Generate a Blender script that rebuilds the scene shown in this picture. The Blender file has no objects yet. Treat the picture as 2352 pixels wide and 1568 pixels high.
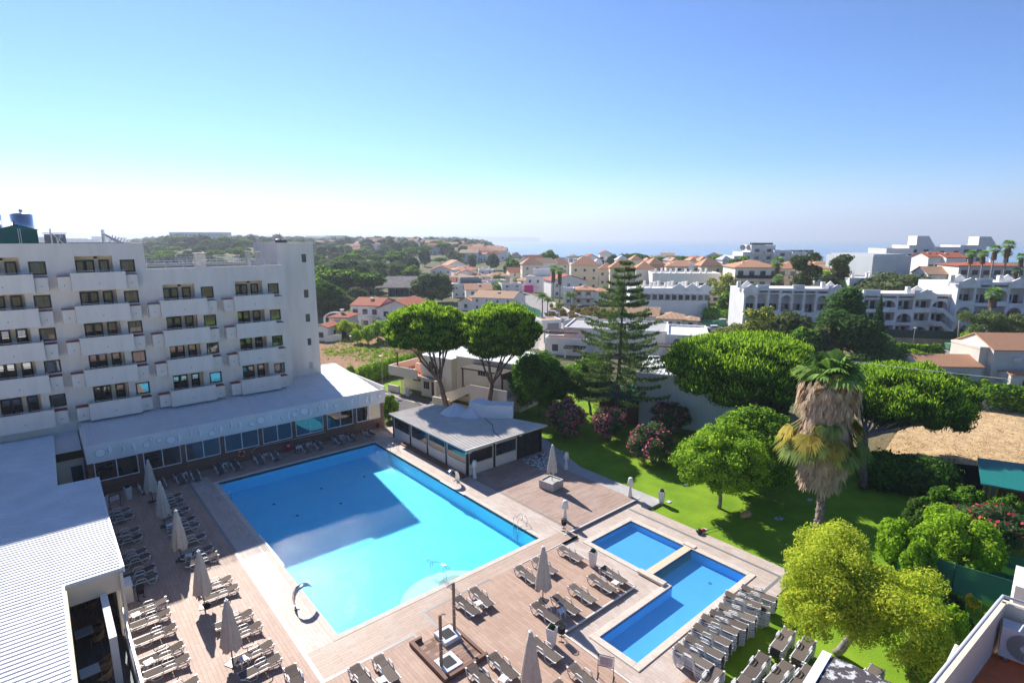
import bpy, math, random
import numpy as np
from mathutils import Vector, Matrix
R = math.radians
PI = math.pi
sc = bpy.context.scene
COL = sc.collection
rnd = random.Random(7)
CAMH = 21.05; FPX = 1276.2; TH = 0.1844; RO = -0.0009; PH = 0.7121
CAM = Vector((-10.25, -26.28, CAMH))
REG = {'1': (0, 760, 1.8375), '2': (0, 1550, 1.55234), '3': (1160, 1450, 2.09074), '4': (1160, 1950, 2.17778),
       '5': (1100, 840, 2.52935), '6': (1900, 840, 2.52935), 'a': (2700, 840, 2.06316), 'b': (1900, 1300, 1.96),
       'c': (2100, 1900, 2.37556), 'd': (2860, 1300, 2.2398), 'e': (2860, 1900, 2.37551), 'f': (1200, 1250, 2.61333),
       'k': (2500, 2150, 3.136), 'm': (3300, 2000, 2.8), 'p': (0, 2150, 3.825), 'q': (440, 2000, 2.8),
       'r': (1600, 2150, 3.36), 's': (1250, 2200, 4.27636), 't': (380, 1700, 3.92), 'g': (900, 1250, 4.01964),
       'h': (0, 750, 3.92), 'j': (2050, 2000, 5.22667), 'v': (0, 0, 1 / 1.632653)}
def ray(z, x, y):
    z = REG[z]
    X = (z[0] + x / z[2]) / 1.632653 - 1176; Y = 784 - (z[1] + y / z[2]) / 1.632653
    c, s = math.cos(-RO), math.sin(-RO); X, Y = X * c - Y * s, X * s + Y * c
    X /= FPX; Y /= FPX; c, s = math.cos(TH), math.sin(TH)
    r, f, u = X, c + Y * s, -s + Y * c                       # right, forward, up
    return Vector((r * math.cos(PH) + f * math.sin(PH), -r * math.sin(PH) + f * math.cos(PH), u)), f
def at(z, x, y, h=0.0):
    "point of the horizontal plane at height h seen at that place of the photograph"
    d, f = ray(z, x, y)
    return CAM + d * ((h - CAMH) / d.z)
def atd(z, x, y, D):
    "point seen there at forward distance D"
    d, f = ray(z, x, y)
    return CAM + d * (D / f)
FWD = Vector((math.sin(PH), math.cos(PH), 0)); RGT = Vector((math.cos(PH), -math.sin(PH), 0))
MATS = {}
def mat(name, col, rough=0.7, spec=0.3, metal=0.0, var=0.0, scale=3.0, bump=0.0, bscale=None, col2=None, detail=4.0, stretch=None):
    if name in MATS: return MATS[name]
    m = bpy.data.materials.new(name); m.use_nodes = True
    nt = m.node_tree; N = nt.nodes; L = nt.links; p = N['Principled BSDF']
    p.inputs['Roughness'].default_value = rough; p.inputs['Metallic'].default_value = metal
    p.inputs['Specular IOR Level'].default_value = spec
    p.inputs['Base Color'].default_value = (*col, 1)
    if var or col2 or bump:
        tc = N.new('ShaderNodeTexCoord'); mp = N.new('ShaderNodeMapping')
        L.new(tc.outputs['Object'], mp.inputs['Vector'])
        if stretch: mp.inputs['Scale'].default_value = stretch
    if var or col2:
        nz = N.new('ShaderNodeTexNoise'); nz.inputs['Scale'].default_value = scale; nz.inputs['Detail'].default_value = detail
        nz.inputs['Roughness'].default_value = .6
        L.new(mp.outputs[0], nz.inputs['Vector'])
        cr = N.new('ShaderNodeValToRGB'); L.new(nz.outputs['Fac'], cr.inputs['Fac'])
        a = col2 if col2 else tuple(c * (1 - var) for c in col)
        b = col if col2 else tuple(min(1, c * (1 + var)) for c in col)
        cr.color_ramp.elements[0].position = .32; cr.color_ramp.elements[1].position = .68
        cr.color_ramp.elements[0].color = (*a, 1); cr.color_ramp.elements[1].color = (*b, 1)
        L.new(cr.outputs['Color'], p.inputs['Base Color'])
    if bump:
        nb = N.new('ShaderNodeTexNoise'); nb.inputs['Scale'].default_value = bscale or scale * 4; nb.inputs['Detail'].default_value = 5
        L.new(mp.outputs[0], nb.inputs['Vector'])
        bp = N.new('ShaderNodeBump'); bp.inputs['Strength'].default_value = bump; bp.inputs['Distance'].default_value = .05
        L.new(nb.outputs['Fac'], bp.inputs['Height']); L.new(bp.outputs[0], p.inputs['Normal'])
    MATS[name] = m
    return m
def leafmat(name, a, b, trans=0.35, scale=.8, c=None, rough=.8):
    if name in MATS: return MATS[name]
    m = bpy.data.materials.new(name); m.use_nodes = True
    nt = m.node_tree; N = nt.nodes; L = nt.links; p = N['Principled BSDF']; out = N['Material Output']
    tc = N.new('ShaderNodeTexCoord'); nz = N.new('ShaderNodeTexNoise'); nz.inputs['Scale'].default_value = scale; nz.inputs['Detail'].default_value = 3
    L.new(tc.outputs['Object'], nz.inputs['Vector'])
    ge = N.new('ShaderNodeNewGeometry')
    ad = N.new('ShaderNodeMath'); ad.operation = 'MULTIPLY_ADD'; ad.inputs[1].default_value = .55; 
    L.new(ge.outputs['Random Per Island'], ad.inputs[0])
    m2 = N.new('ShaderNodeMath'); m2.operation = 'MULTIPLY_ADD'; m2.inputs[1].default_value = .9; m2.inputs[2].default_value = -.22
    L.new(nz.outputs['Fac'], m2.inputs[0]); L.new(m2.outputs[0], ad.inputs[2])
    cr = N.new('ShaderNodeValToRGB'); L.new(ad.outputs[0], cr.inputs['Fac'])
    e = cr.color_ramp.elements; e[0].position = .1; e[1].position = .9; e[0].color = (*a, 1); e[1].color = (*b, 1)
    if c:
        k = e.new(.97); k.color = (*c, 1)
    L.new(cr.outputs[0], p.inputs['Base Color']); p.inputs['Roughness'].default_value = rough
    p.inputs['Specular IOR Level'].default_value = .12
    tr = N.new('ShaderNodeBsdfTranslucent'); L.new(cr.outputs[0], tr.inputs['Color'])
    mx = N.new('ShaderNodeMixShader'); mx.inputs[0].default_value = trans
    L.new(p.outputs[0], mx.inputs[1]); L.new(tr.outputs[0], mx.inputs[2]); L.new(mx.outputs[0], out.inputs['Surface'])
    MATS[name] = m
    return m
def plankmat(name, c1, c2, along='x', w=1.2, h=.2, mortar=.006, mcol=(.12, .08, .06), rough=.55, stain=.25, stc=(.5,.42,.38)):
    if name in MATS: return MATS[name]
    m = bpy.data.materials.new(name); m.use_nodes = True
    nt = m.node_tree; N = nt.nodes; L = nt.links; p = N['Principled BSDF']
    tc = N.new('ShaderNodeTexCoord'); mp = N.new('ShaderNodeMapping'); L.new(tc.outputs['Object'], mp.inputs[0])
    if along == 'y': mp.inputs['Rotation'].default_value = (0, 0, PI / 2)
    if along == 'z': mp.inputs['Rotation'].default_value = (PI / 2, 0, 0)
    br = N.new('ShaderNodeTexBrick'); L.new(mp.outputs[0], br.inputs['Vector'])
    br.inputs['Scale'].default_value = 1; br.inputs['Brick Width'].default_value = w; br.inputs['Row Height'].default_value = h
    br.inputs['Mortar Size'].default_value = mortar; br.inputs['Mortar Smooth'].default_value = .3; br.inputs['Bias'].default_value = 0
    br.inputs['Color1'].default_value = (*c1, 1); br.inputs['Color2'].default_value = (*c2, 1); br.inputs['Mortar'].default_value = (*mcol, 1)
    br.offset = .5
    mp2 = N.new('ShaderNodeMapping'); L.new(mp.outputs[0], mp2.inputs[0]); mp2.inputs['Scale'].default_value = (1.2, 14, 1)
    g = N.new('ShaderNodeTexNoise'); g.inputs['Scale'].default_value = 1.5; g.inputs['Detail'].default_value = 3; L.new(mp2.outputs[0], g.inputs[0])
    mr = N.new('ShaderNodeMapRange'); mr.inputs[3].default_value = .78; mr.inputs[4].default_value = 1.2; L.new(g.outputs['Fac'], mr.inputs[0])
    mu = N.new('ShaderNodeMix'); mu.data_type = 'RGBA'; mu.blend_type = 'MULTIPLY'; mu.inputs[0].default_value = 1
    L.new(br.outputs['Color'], mu.inputs[6]); L.new(mr.outputs[0], mu.inputs[7])
    n2 = N.new('ShaderNodeTexNoise'); n2.inputs['Scale'].default_value = .55; n2.inputs['Detail'].default_value = 6; n2.inputs['Roughness'].default_value = .65
    L.new(tc.outputs['Object'], n2.inputs[0])
    r2 = N.new('ShaderNodeMapRange'); r2.inputs[1].default_value = .48; r2.inputs[2].default_value = .75; r2.inputs[3].default_value = 0; r2.inputs[4].default_value = stain
    L.new(n2.outputs['Fac'], r2.inputs[0])
    m3 = N.new('ShaderNodeMix'); m3.data_type = 'RGBA'; L.new(r2.outputs[0], m3.inputs[0]); L.new(mu.outputs[2], m3.inputs[6]); m3.inputs[7].default_value = (*stc, 1)
    L.new(m3.outputs[2], p.inputs['Base Color']); p.inputs['Roughness'].default_value = rough; p.inputs['Specular IOR Level'].default_value = .3
    bp = N.new('ShaderNodeBump'); bp.inputs['Strength'].default_value = .4; bp.inputs['Distance'].default_value = .01
    L.new(br.outputs['Fac'], bp.inputs['Height']); bp.invert = True; L.new(bp.outputs[0], p.inputs['Normal'])
    MATS[name] = m
    return m
def glassmat(name, tint=(.05, .07, .09), rough=.03, metal=0.0, spec=1.0):
    if name in MATS: return MATS[name]
    m = mat(name, tint, rough, spec, metal)
    return m
def seeglass(name, tint=(.6, .75, .8), f0=.12):
    if name in MATS: return MATS[name]
    m = bpy.data.materials.new(name); m.use_nodes = True
    nt = m.node_tree; N = nt.nodes; L = nt.links; N.remove(N['Principled BSDF']); out = N['Material Output']
    lw = N.new('ShaderNodeFresnel'); lw.inputs[0].default_value = 1.5
    ad = N.new('ShaderNodeMath'); ad.operation = 'ADD'; ad.use_clamp = True; ad.inputs[1].default_value = f0; L.new(lw.outputs[0], ad.inputs[0])
    ge = N.new('ShaderNodeNewGeometry'); fb = N.new('ShaderNodeMath'); fb.operation = 'SUBTRACT'; fb.use_clamp = True; L.new(ad.outputs[0], fb.inputs[0]); L.new(ge.outputs['Backfacing'], fb.inputs[1]); ad = fb
    t = N.new('ShaderNodeBsdfTransparent'); t.inputs[0].default_value = (*tint, 1)
    g = N.new('ShaderNodeBsdfGlossy'); g.inputs['Roughness'].default_value = .02
    x = N.new('ShaderNodeMixShader'); L.new(ad.outputs[0], x.inputs[0]); L.new(t.outputs[0], x.inputs[1]); L.new(g.outputs[0], x.inputs[2])
    L.new(x.outputs[0], out.inputs['Surface'])
    MATS[name] = m
    return m
class MB:
    def __init__(s): s.v = []; s.f = []; s.mi = []; s.M = None; s.m = 0; s.sm = []; s.smooth = False
    def add(s, vs, fs):
        o = len(s.v)
        if s.M is not None: vs = [s.M @ Vector(q) for q in vs]
        s.v += [tuple(q) for q in vs]; s.f += [[i + o for i in f] for f in fs]; s.mi += [s.m] * len(fs); s.sm += [s.smooth] * len(fs)
        return s
    def box(s, x0, x1, y0, y1, z0, z1):
        if x0 > x1: x0, x1 = x1, x0
        if y0 > y1: y0, y1 = y1, y0
        if z0 > z1: z0, z1 = z1, z0
        return s.add([(x0, y0, z0), (x1, y0, z0), (x1, y1, z0), (x0, y1, z0), (x0, y0, z1), (x1, y0, z1), (x1, y1, z1), (x0, y1, z1)],
                     [(0, 3, 2, 1), (4, 5, 6, 7), (0, 1, 5, 4), (1, 2, 6, 5), (2, 3, 7, 6), (3, 0, 4, 7)])
    def prism(s, poly, z0, z1):
        "extrude a ccw polygon; z0,z1 numbers"
        n = len(poly)
        a = sum(poly[i][0] * poly[(i + 1) % n][1] - poly[(i + 1) % n][0] * poly[i][1] for i in range(n))
        if a < 0: poly = poly[::-1]
        return s.add([(p[0], p[1], z0) for p in poly] + [(p[0], p[1], z1) for p in poly],
                     [tuple(range(n))[::-1], tuple(range(n, 2 * n))] + [(i, (i + 1) % n, n + (i + 1) % n, n + i) for i in range(n)])
    def bar(s, a, b, w, h=None):
        "rectangular bar from a to b"
        a = Vector(a); b = Vector(b); d = (b - a).normalized(); h = h or w
        up = Vector((0, 0, 1)) if abs(d.z) < .95 else Vector((1, 0, 0))
        x = d.cross(up).normalized() * w / 2; y = x.cross(d).normalized() * h / 2
        vs = [a - x - y, a + x - y, a + x + y, a - x + y, b - x - y, b + x - y, b + x + y, b - x + y]
        return s.add(vs, [(0, 3, 2, 1), (4, 5, 6, 7), (0, 1, 5, 4), (1, 2, 6, 5), (2, 3, 7, 6), (3, 0, 4, 7)])
    def tube(s, pts, r, n=6, caps=True):
        pts = [Vector(p) for p in pts]; k = len(pts)
        rs = r if isinstance(r, (list, tuple)) else [r] * k
        vs = []; prev = None
        for i, p in enumerate(pts):
            d = (pts[min(i + 1, k - 1)] - pts[max(i - 1, 0)]).normalized()
            if prev is None:
                up = Vector((0, 0, 1)) if abs(d.z) < .9 else Vector((1, 0, 0)); x = d.cross(up).normalized()
            else:
                x = (prev - d * prev.dot(d)); x = x.normalized() if x.length > 1e-6 else d.orthogonal().normalized()
            prev = x; y = d.cross(x)
            for j in range(n):
                t = 2 * PI * j / n; vs.append(p + (x * math.cos(t) + y * math.sin(t)) * rs[i])
        fs = [(i * n + j, i * n + (j + 1) % n, (i + 1) * n + (j + 1) % n, (i + 1) * n + j) for i in range(k - 1) for j in range(n)]
        if caps: fs += [tuple(range(n))[::-1], tuple(range((k - 1) * n, k * n))]
        sm = s.smooth; s.smooth = True; s.add(vs, fs); s.smooth = sm
        return s
    def lathe(s, prof, n=16, c=(0, 0, 0), sx=1, sy=1):
        k = len(prof); vs = []
        for r, z in prof:
            for j in range(n):
                t = 2 * PI * j / n; vs.append((c[0] + r * math.cos(t) * sx, c[1] + r * math.sin(t) * sy, c[2] + z))
        fs = [(i * n + j, i * n + (j + 1) % n, (i + 1) * n + (j + 1) % n, (i + 1) * n + j) for i in range(k - 1) for j in range(n)]
        fs += [tuple(range(n))[::-1], tuple(range((k - 1) * n, k * n))]
        return s.add(vs, fs)
    def ball(s, c, r, n=10, m=6, sz=1.0, j=0):
        vs = []; c = Vector(c)
        for i in range(1, m):
            for q in range(n):
                a = PI * i / m; t = 2 * PI * q / n; rr = r * (1 + (rnd.random() - .5) * j)
                vs.append(c + Vector((math.sin(a) * math.cos(t) * rr, math.sin(a) * math.sin(t) * rr, math.cos(a) * rr * sz)))
        vs += [c + Vector((0, 0, r * sz)), c - Vector((0, 0, r * sz))]
        fs = [(i * n + q, (i + 1) * n + q, (i + 1) * n + (q + 1) % n, i * n + (q + 1) % n) for i in range(m - 2) for q in range(n)]
        fs += [(len(vs) - 2, q, (q + 1) % n) for q in range(n)] + [(len(vs) - 1, (m - 2) * n + (q + 1) % n, (m - 2) * n + q) for q in range(n)]
        return s.add(vs, fs)
    def band(s, pts, y0, y1, t):
        "flat band following pts [(x,z)] with width y0..y1 and thickness t"
        n = len(pts); vs = []
        for i, (x, z) in enumerate(pts):
            a = pts[max(i - 1, 0)]; b = pts[min(i + 1, n - 1)]; dx, dz = b[0] - a[0], b[1] - a[1]; l = math.hypot(dx, dz); nx, nz = -dz / l * t / 2, dx / l * t / 2
            vs += [(x + nx, y0, z + nz), (x + nx, y1, z + nz), (x - nx, y1, z - nz), (x - nx, y0, z - nz)]
        fs = []
        for i in range(n - 1):
            o = i * 4
            for j in range(4): fs.append((o + j, o + (j + 1) % 4, o + 4 + (j + 1) % 4, o + 4 + j))
        fs += [(3, 2, 1, 0), ((n - 1) * 4, (n - 1) * 4 + 1, (n - 1) * 4 + 2, (n - 1) * 4 + 3)]
        return s.add(vs, fs)
    def build(s, name, mats, parent=None, world=True, bevel=0):
        me = bpy.data.meshes.new(name); vs = s.v
        if parent is not None and world:
            o = base_of(parent)
            if o is not None:
                inv = o.inverted(); vs = [inv @ Vector(q) for q in vs]
        me.from_pydata([tuple(q) for q in vs], [], s.f)
        if not isinstance(mats, (list, tuple)): mats = [mats]
        for m in mats: me.materials.append(m)
        if len(mats) > 1: me.polygons.foreach_set('material_index', s.mi)
        if any(s.sm): me.polygons.foreach_set('use_smooth', s.sm)
        me.update()
        ob = bpy.data.objects.new(name, me); COL.objects.link(ob)
        if parent is not None: ob.parent = parent
        if bevel:
            b = ob.modifiers.new('bevel', 'BEVEL'); b.width = bevel; b.segments = 2; b.limit_method = 'ANGLE'
        return ob
def base_of(o):
    M = Matrix.Identity(4)
    while o is not None:
        M = Matrix.LocRotScale(o.location, o.rotation_euler, o.scale) @ M; o = o.parent
    return M
def tag(o, label=None, cat=None, group=None, kind=None):
    if label: o['label'] = label
    if cat: o['category'] = cat
    if group: o['group'] = group
    if kind: o['kind'] = kind
    return o
def thing(name, label, cat, loc=(0, 0, 0), rz=0, group=None):
    o = bpy.data.objects.new(name, None); COL.objects.link(o); o.location = loc; o.rotation_euler = (0, 0, rz); o.empty_display_size = .2
    return tag(o, label, cat, group)
def struct(mb, name, mats): return tag(mb.build(name, mats), kind='structure')
def dup(root, loc, rz=0, label=None, group=None, sc_=None):
    r = root.copy(); COL.objects.link(r); r.location = loc; r.rotation_euler = (0, 0, rz)
    if sc_: r.scale = sc_ if isinstance(sc_, (tuple, list)) else (sc_,) * 3
    if label: r['label'] = label
    if group: r['group'] = group
    for ch in list(root.children):
        c = ch.copy(); COL.objects.link(c); c.parent = r
        for g in ch.children:
            d = g.copy(); COL.objects.link(d); d.parent = c
    return r
USED = set()
def place(proto, loc, rz=0, label=None, group=None, sc_=None):
    "first placing moves the prototype itself, later ones copy it"
    if proto.name in USED: return dup(proto, loc, rz, label, group, sc_)
    USED.add(proto.name); proto.location = loc; proto.rotation_euler = (0, 0, rz)
    if sc_: proto.scale = sc_ if isinstance(sc_, (tuple, list)) else (sc_,) * 3
    if label: proto['label'] = label
    if group: proto['group'] = group
    return proto
ORD = ['first', 'second', 'third', 'fourth', 'fifth', 'sixth', 'seventh', 'eighth', 'ninth', 'tenth', 'eleventh', 'twelfth', 'thirteenth',
       'fourteenth', 'fifteenth', 'sixteenth', 'seventeenth', 'eighteenth', 'nineteenth', 'twentieth']
def npmesh(name, V, quads, mats, mi=None, parent=None, smooth=False):
    "V (n,3), quads (m,4) numpy"
    me = bpy.data.meshes.new(name)
    me.vertices.add(len(V)); me.vertices.foreach_set('co', V.astype(np.float32).ravel())
    m = len(quads); me.loops.add(m * 4); me.loops.foreach_set('vertex_index', quads.astype(np.int32).ravel())
    me.polygons.add(m); me.polygons.foreach_set('loop_start', np.arange(m, dtype=np.int32) * 4)
    try: me.polygons.foreach_set('loop_total', np.full(m, 4, dtype=np.int32))
    except Exception: pass
    for q in mats: me.materials.append(q)
    if mi is not None: me.polygons.foreach_set('material_index', mi.astype(np.int32))
    me.update(calc_edges=True); me.validate()
    ob = bpy.data.objects.new(name, me); COL.objects.link(ob)
    if parent is not None: ob.parent = parent
    return ob
def wall_grid(mb, x0, x1, z0, z1, y, holes, depth, side=1):
    "vertical wall in the xz plane at y with rectangular holes (hx0,hx1,hz0,hz1) and reveals going depth towards +y"
    xs = sorted({x0, x1} | {h[0] for h in holes} | {h[1] for h in holes}); zs = sorted({z0, z1} | {h[2] for h in holes} | {h[3] for h in holes})
    xs = [a for a in xs if x0 <= a <= x1]; zs = [a for a in zs if z0 <= a <= z1]
    for i in range(len(xs) - 1):
        for j in range(len(zs) - 1):
            cx, cz = (xs[i] + xs[i + 1]) / 2, (zs[j] + zs[j + 1]) / 2
            if any(h[0] < cx < h[1] and h[2] < cz < h[3] for h in holes): continue
            mb.add([(xs[i], y, zs[j]), (xs[i + 1], y, zs[j]), (xs[i + 1], y, zs[j + 1]), (xs[i], y, zs[j + 1])], [(0, 1, 2, 3)])
    for a, b, c, d in holes:
        mb.add([(a, y, c), (b, y, c), (b, y, d), (a, y, d), (a, y + depth, c), (b, y + depth, c), (b, y + depth, d), (a, y + depth, d)],
               [(0, 4, 5, 1), (1, 5, 6, 2), (2, 6, 7, 3), (3, 7, 4, 0)])
WHITE = mat('white_render', (.80, .765, .72), .8, .2, var=.06, scale=1.0, bump=.05, bscale=8, stretch=(1, 1, .25), detail=7)
HOTEL = mat('hotel_render', (.83, .735, .625), .85, .2, var=.065, scale=1.1, bump=.04, bscale=9, stretch=(1, 1, .18), detail=7)
CREAM = mat('cream_render', (.84, .69, .48), .85, .2, var=.05, scale=.5)
PALEC = mat('pale_cream_render', (.80, .71, .57), .85, .2, var=.05, scale=.5)
DARKF = mat('dark_frame', (.012, .012, .013), .4, .4)
BLACKM = mat('black_metal', (.02, .018, .018), .45, .4)
WPLAST = mat('white_plastic', (.70, .69, .67), .4, .4)
STEEL = mat('steel', (.62, .62, .64), .18, .5, metal=1)
ALU = mat('white_aluminium', (.78, .78, .78), .35, .4)
TERRA = mat('terracotta', (.75, .19, .07), .6, .3, var=.12, scale=4)
REDT = mat('red_tile_ledge', (.30, .07, .05), .6, .3)
SLING = mat('brown_sling', (.145, .118, .10), .95, .04, var=.06, scale=30)
SLINGS = [SLING] + [mat('brown_sling_%s' % k, c, .95, .04, var=.06, scale=30) for k, c in (('faded', (.17, .14, .12)), ('deep', (.12, .097, .083)))]
CANVAS = mat('beige_canvas', (.58, .51, .42), .9, .1, var=.07, scale=5, bump=.1, bscale=30)
CONC = mat('concrete', (.46, .44, .41), .9, .2, var=.15, scale=3, bump=.2)
WOOD = mat('brown_wood', (.13, .06, .035), .7, .2, var=.3, scale=5, stretch=(1, 8, 1))
BARK = mat('bark', (.17, .125, .10), .95, .1, var=.4, scale=4, bump=.8, bscale=12)
BARKG = mat('grey_bark', (.27, .235, .20), .95, .1, var=.35, scale=4, bump=.8, bscale=10)
GLASSD = glassmat('dark_glass')
GREENM = mat('green_sheet_metal', (.01, .17, .145), .5, .4, var=.06, scale=2)
MESHG = mat('green_net', (.02, .09, .06), .8, .2, var=.25, scale=20)
BRICKW = plankmat('brown_wall_tile', (.155, .085, .06), (.20, .115, .082), 'z', 1.2, .16, .006, (.07, .04, .03), .6, .1, (.3, .2, .16))
def tilemat(name, c1, c2, c3):
    m = mat(name, c1, .8, .2, col2=c2, scale=6, detail=6)
    nt = m.node_tree; N = nt.nodes; L = nt.links; p = N['Principled BSDF']
    tc = N.new('ShaderNodeTexCoord'); w = N.new('ShaderNodeTexWave'); w.wave_type = 'BANDS'; w.bands_direction = 'X'; w.inputs['Scale'].default_value = 1.1
    w.inputs['Distortion'].default_value = .3
    L.new(tc.outputs['Object'], w.inputs[0]); bp = N.new('ShaderNodeBump'); bp.inputs['Strength'].default_value = .8; bp.inputs['Distance'].default_value = .12
    L.new(w.outputs['Fac'], bp.inputs['Height']); L.new(bp.outputs[0], p.inputs['Normal'])
    return m
TILE = tilemat('roof_tile', (.66, .36, .21), (.50, .24, .13), None)
TILEP = tilemat('pale_roof_tile', (.56, .37, .23), (.44, .26, .15), None)
TILER = tilemat('red_roof_tile', (.50, .15, .075), (.38, .10, .05), None)
YELLOW = mat('yellow_render', (.88, .72, .48), .85, .2, var=.06, scale=.5)
SAND = mat('sand_render', (.86, .75, .61), .85, .2, var=.06, scale=.5)
GREYW = mat('pale_blue_grey_render', (.72, .71, .69), .85, .2, var=.05, scale=.5)
def S(t): t = max(0, min(1, t)); return t * t * (3 - 2 * t)
def lerp(xs, ys, x):
    if x <= xs[0]: return ys[0]
    for i in range(len(xs) - 1):
        if x <= xs[i + 1]: return ys[i] + (ys[i + 1] - ys[i]) * (x - xs[i]) / (xs[i + 1] - xs[i])
    return ys[-1]
def polar(x, y):
    dx, dy = x - CAM.x, y - CAM.y
    return dx * FWD.x + dy * FWD.y, dx * RGT.x + dy * RGT.y
SEA_Z = -28.0
GZ = -.30
def hgt(x, y):
    F, X = polar(x, y)
    if F < 120: return GZ
    px = 1176 + 1298 * X / F
    ridge = lerp([-400, 300, 420, 560, 700, 800, 920, 1000, 1060, 1120, 1200, 1300], [2, 5, 12, 13, 9, 9, 9.5, 9, 7, 2, -2, 0], px)
    z = GZ + ridge * S((F - 240) / 420)
    if px < 1200:
        z += (-ridge * .55) * S((F - 850) / 700) * (1 if px < 790 else .35)
        z += 1.6 * math.sin(F / 63 + px / 90) * S((F - 250) / 100) + 1.2 * math.sin(px / 37 + F / 210) * S((F - 300) / 100)
    coast = lerp([-3000, 640, 760, 800, 900, 1000, 1080, 1120, 1180, 1230, 1300, 2400], [20000, 18000, 9000, 2600, 2400, 2200, 1900, 1300, 800, 620, 470, 500], px)
    z -= (z + 46) * S((F - coast) / 90)
    return z
def axis(vals, lo, hi):
    out = sorted(set(vals)); a = []
    step = 4; v = out[-1]
    while v < hi: v += step; a.append(v); step = min(step * 1.13, 26) if v < out[-1] + 1500 else step * 1.25
    b = []; step = 4; v = out[0]
    while v > lo: v -= step; b.append(v); step = min(step * 1.13, 26) if v > out[0] - 600 else step * 1.25
    return b[::-1] + out + a
HOLES = [(-.2, 15.2, -.2, 25.2), (10.45, 17.3, -11.95, -9.0), (17.3, 22.4, -11.95, -2.35)]
xs = axis([-.2, 15.2, 10.45, 17.3, 22.4] + list(range(-30, 60, 10)), -6000, 26000)
ys = axis([-.2, 25.2, -11.95, -9.0, -2.35] + list(range(-30, 60, 10)), -8000, 26000)
V = [(x, y, hgt(x, y)) for y in ys for x in xs]; nx = len(xs); F_ = []
for j in range(len(ys) - 1):
    for i in range(nx - 1):
        cx, cy = (xs[i] + xs[i + 1]) / 2, (ys[j] + ys[j + 1]) / 2
        if any(h[0] < cx < h[1] and h[2] < cy < h[3] for h in HOLES): continue
        F_.append((j * nx + i, j * nx + i + 1, (j + 1) * nx + i + 1, (j + 1) * nx + i))
g = MB(); g.smooth = True; g.add(V, F_)
EARTH = mat('dry_earth_and_scrub', (.20, .16, .09), .95, .1, col2=(.07, .10, .035), scale=.05, detail=8, bump=.3, bscale=.8)
struct(g, 'terrain', EARTH)
SEA = mat('sea_water', (.12, .28, .42), .28, .5, var=.12, scale=.002, detail=6, bump=.25, bscale=.08)
g = MB(); g.add([(-40000, -20000, SEA_Z), (90000, -20000, SEA_Z), (90000, 90000, SEA_Z), (-40000, 90000, SEA_Z)], [(0, 1, 2, 3)]); struct(g, 'sea', SEA)
HILLM = mat('far_hillside', (.10, .12, .08), .95, .1, var=.3, scale=.002)
def ridge(name, D, prof, depth):
    m = MB(); m.smooth = True; k = len(prof); rows = []
    for off, fz in ((-depth, 0), (-depth * .45, .55), (0, 1), (depth, 0)):
        for i, (px, py) in enumerate(prof):
            p = atd('v', px, py, D); base = atd('v', px, 545.5, D + off)
            rows.append((base.x, base.y, -30 + (p.z + 30) * fz))
    m.add(rows, [(r * k + i, r * k + i + 1, (r + 1) * k + i + 1, (r + 1) * k + i) for r in range(3) for i in range(k - 1)])
    return struct(m, name, HILLM)
pr = []
rp = random.Random(3)
for px in range(-260, 820, 12):
    y = lerp([-260, 40, 110, 170, 200, 235, 310, 345, 400, 480, 560, 640, 720, 800], [512, 520, 519.5, 524, 523, 520, 518.5, 520.5, 528, 529.5, 527, 533, 539, 543], px) + rp.uniform(-.6, .6)
    pr.append((px, y))
ridge('mountains', 13500, pr, 1800)
pr = [(px, lerp([-260, 60, 330, 640, 800, 1000, 1200, 1250], [538, 537, 536, 538, 540, 542, 544, 545.5], px) + rp.uniform(-.8, .8)) for px in range(-260, 1251, 12)]
ridge('hills', 7500, pr, 900)
PLX = plankmat('deck_planks_across', (.43, .31, .235), (.49, .36, .28), 'x', 1.2, .2, .007, (.20, .13, .10), .55, .35, (.60, .54, .48))
PLY = plankmat('deck_planks_along', (.39, .25, .18), (.455, .305, .225), 'y', 1.2, .2, .006, (.19, .11, .075), .6, .35, (.53, .41, .33))
PLP = plankmat('walkway_planks', (.47, .375, .31), (.55, .45, .38), 'y', .6, .2, .006, (.30, .22, .18), .55, .45, (.68, .63, .58))
PLT = plankmat('terrace_planks', (.33, .225, .175), (.42, .30, .24), 'x', 1.2, .2, .007, (.18, .12, .09), .55, .35, (.50, .42, .37))
def slab(name, rects, z0, z1, m):
    b = MB()
    for r in rects: b.box(r[0], r[1], r[2], r[3], z0, z1)
    return struct(b, name, m)
slab('deck', [(-60, -1.9, -60, 28.6)], -.28, 0, PLY)
slab('deck', [(-1.9, 4.4, -60, -2.65), (4.4, 9.3, -60, -1.5), (9.3, 15.65, -7.85, -1.5)], -.28, 0, PLY)
slab('walkway', [(-1.9, 17.4, -1.5, -.35), (-1.9, 4.4, -2.65, -1.5)], -.28, 0, PLX)
slab('walkway', [(-1.9, -.35, -.35, 27.0), (15.35, 17.4, -.35, 28.6)], -.28, 0, PLP)
slab('deck', [(-1.9, 15.35, 27.0, 28.6), (-.35, 15.35, 25.35, 27.0)], -.28, 0, PLT)
b = MB(); b.prism([(17.4, -.85), (25.1, -.85), (25.1, 6.9), (27.3, 12.6), (27.3, 25.6), (17.4, 28.6)], -.28, 0); struct(b, 'deck', PLT)
GREYP = mat('grey_paving', (.42, .40, .39), .8, .2, var=.12, scale=1.5, bump=.1)
b = MB(); b.prism([(25.1, -2.45), (26.6, -2.45), (26.6, 6.6), (29.4, 14.4), (29.6, 24), (27.3, 24), (27.3, 12.6), (25.1, 6.9)], -.28, -.004); struct(b, 'walkway', PLP if False else GREYP)
cp = mat('crazy_paving', (.5, .48, .45), .85, .2)
nt = cp.node_tree; N = nt.nodes; L = nt.links
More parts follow.
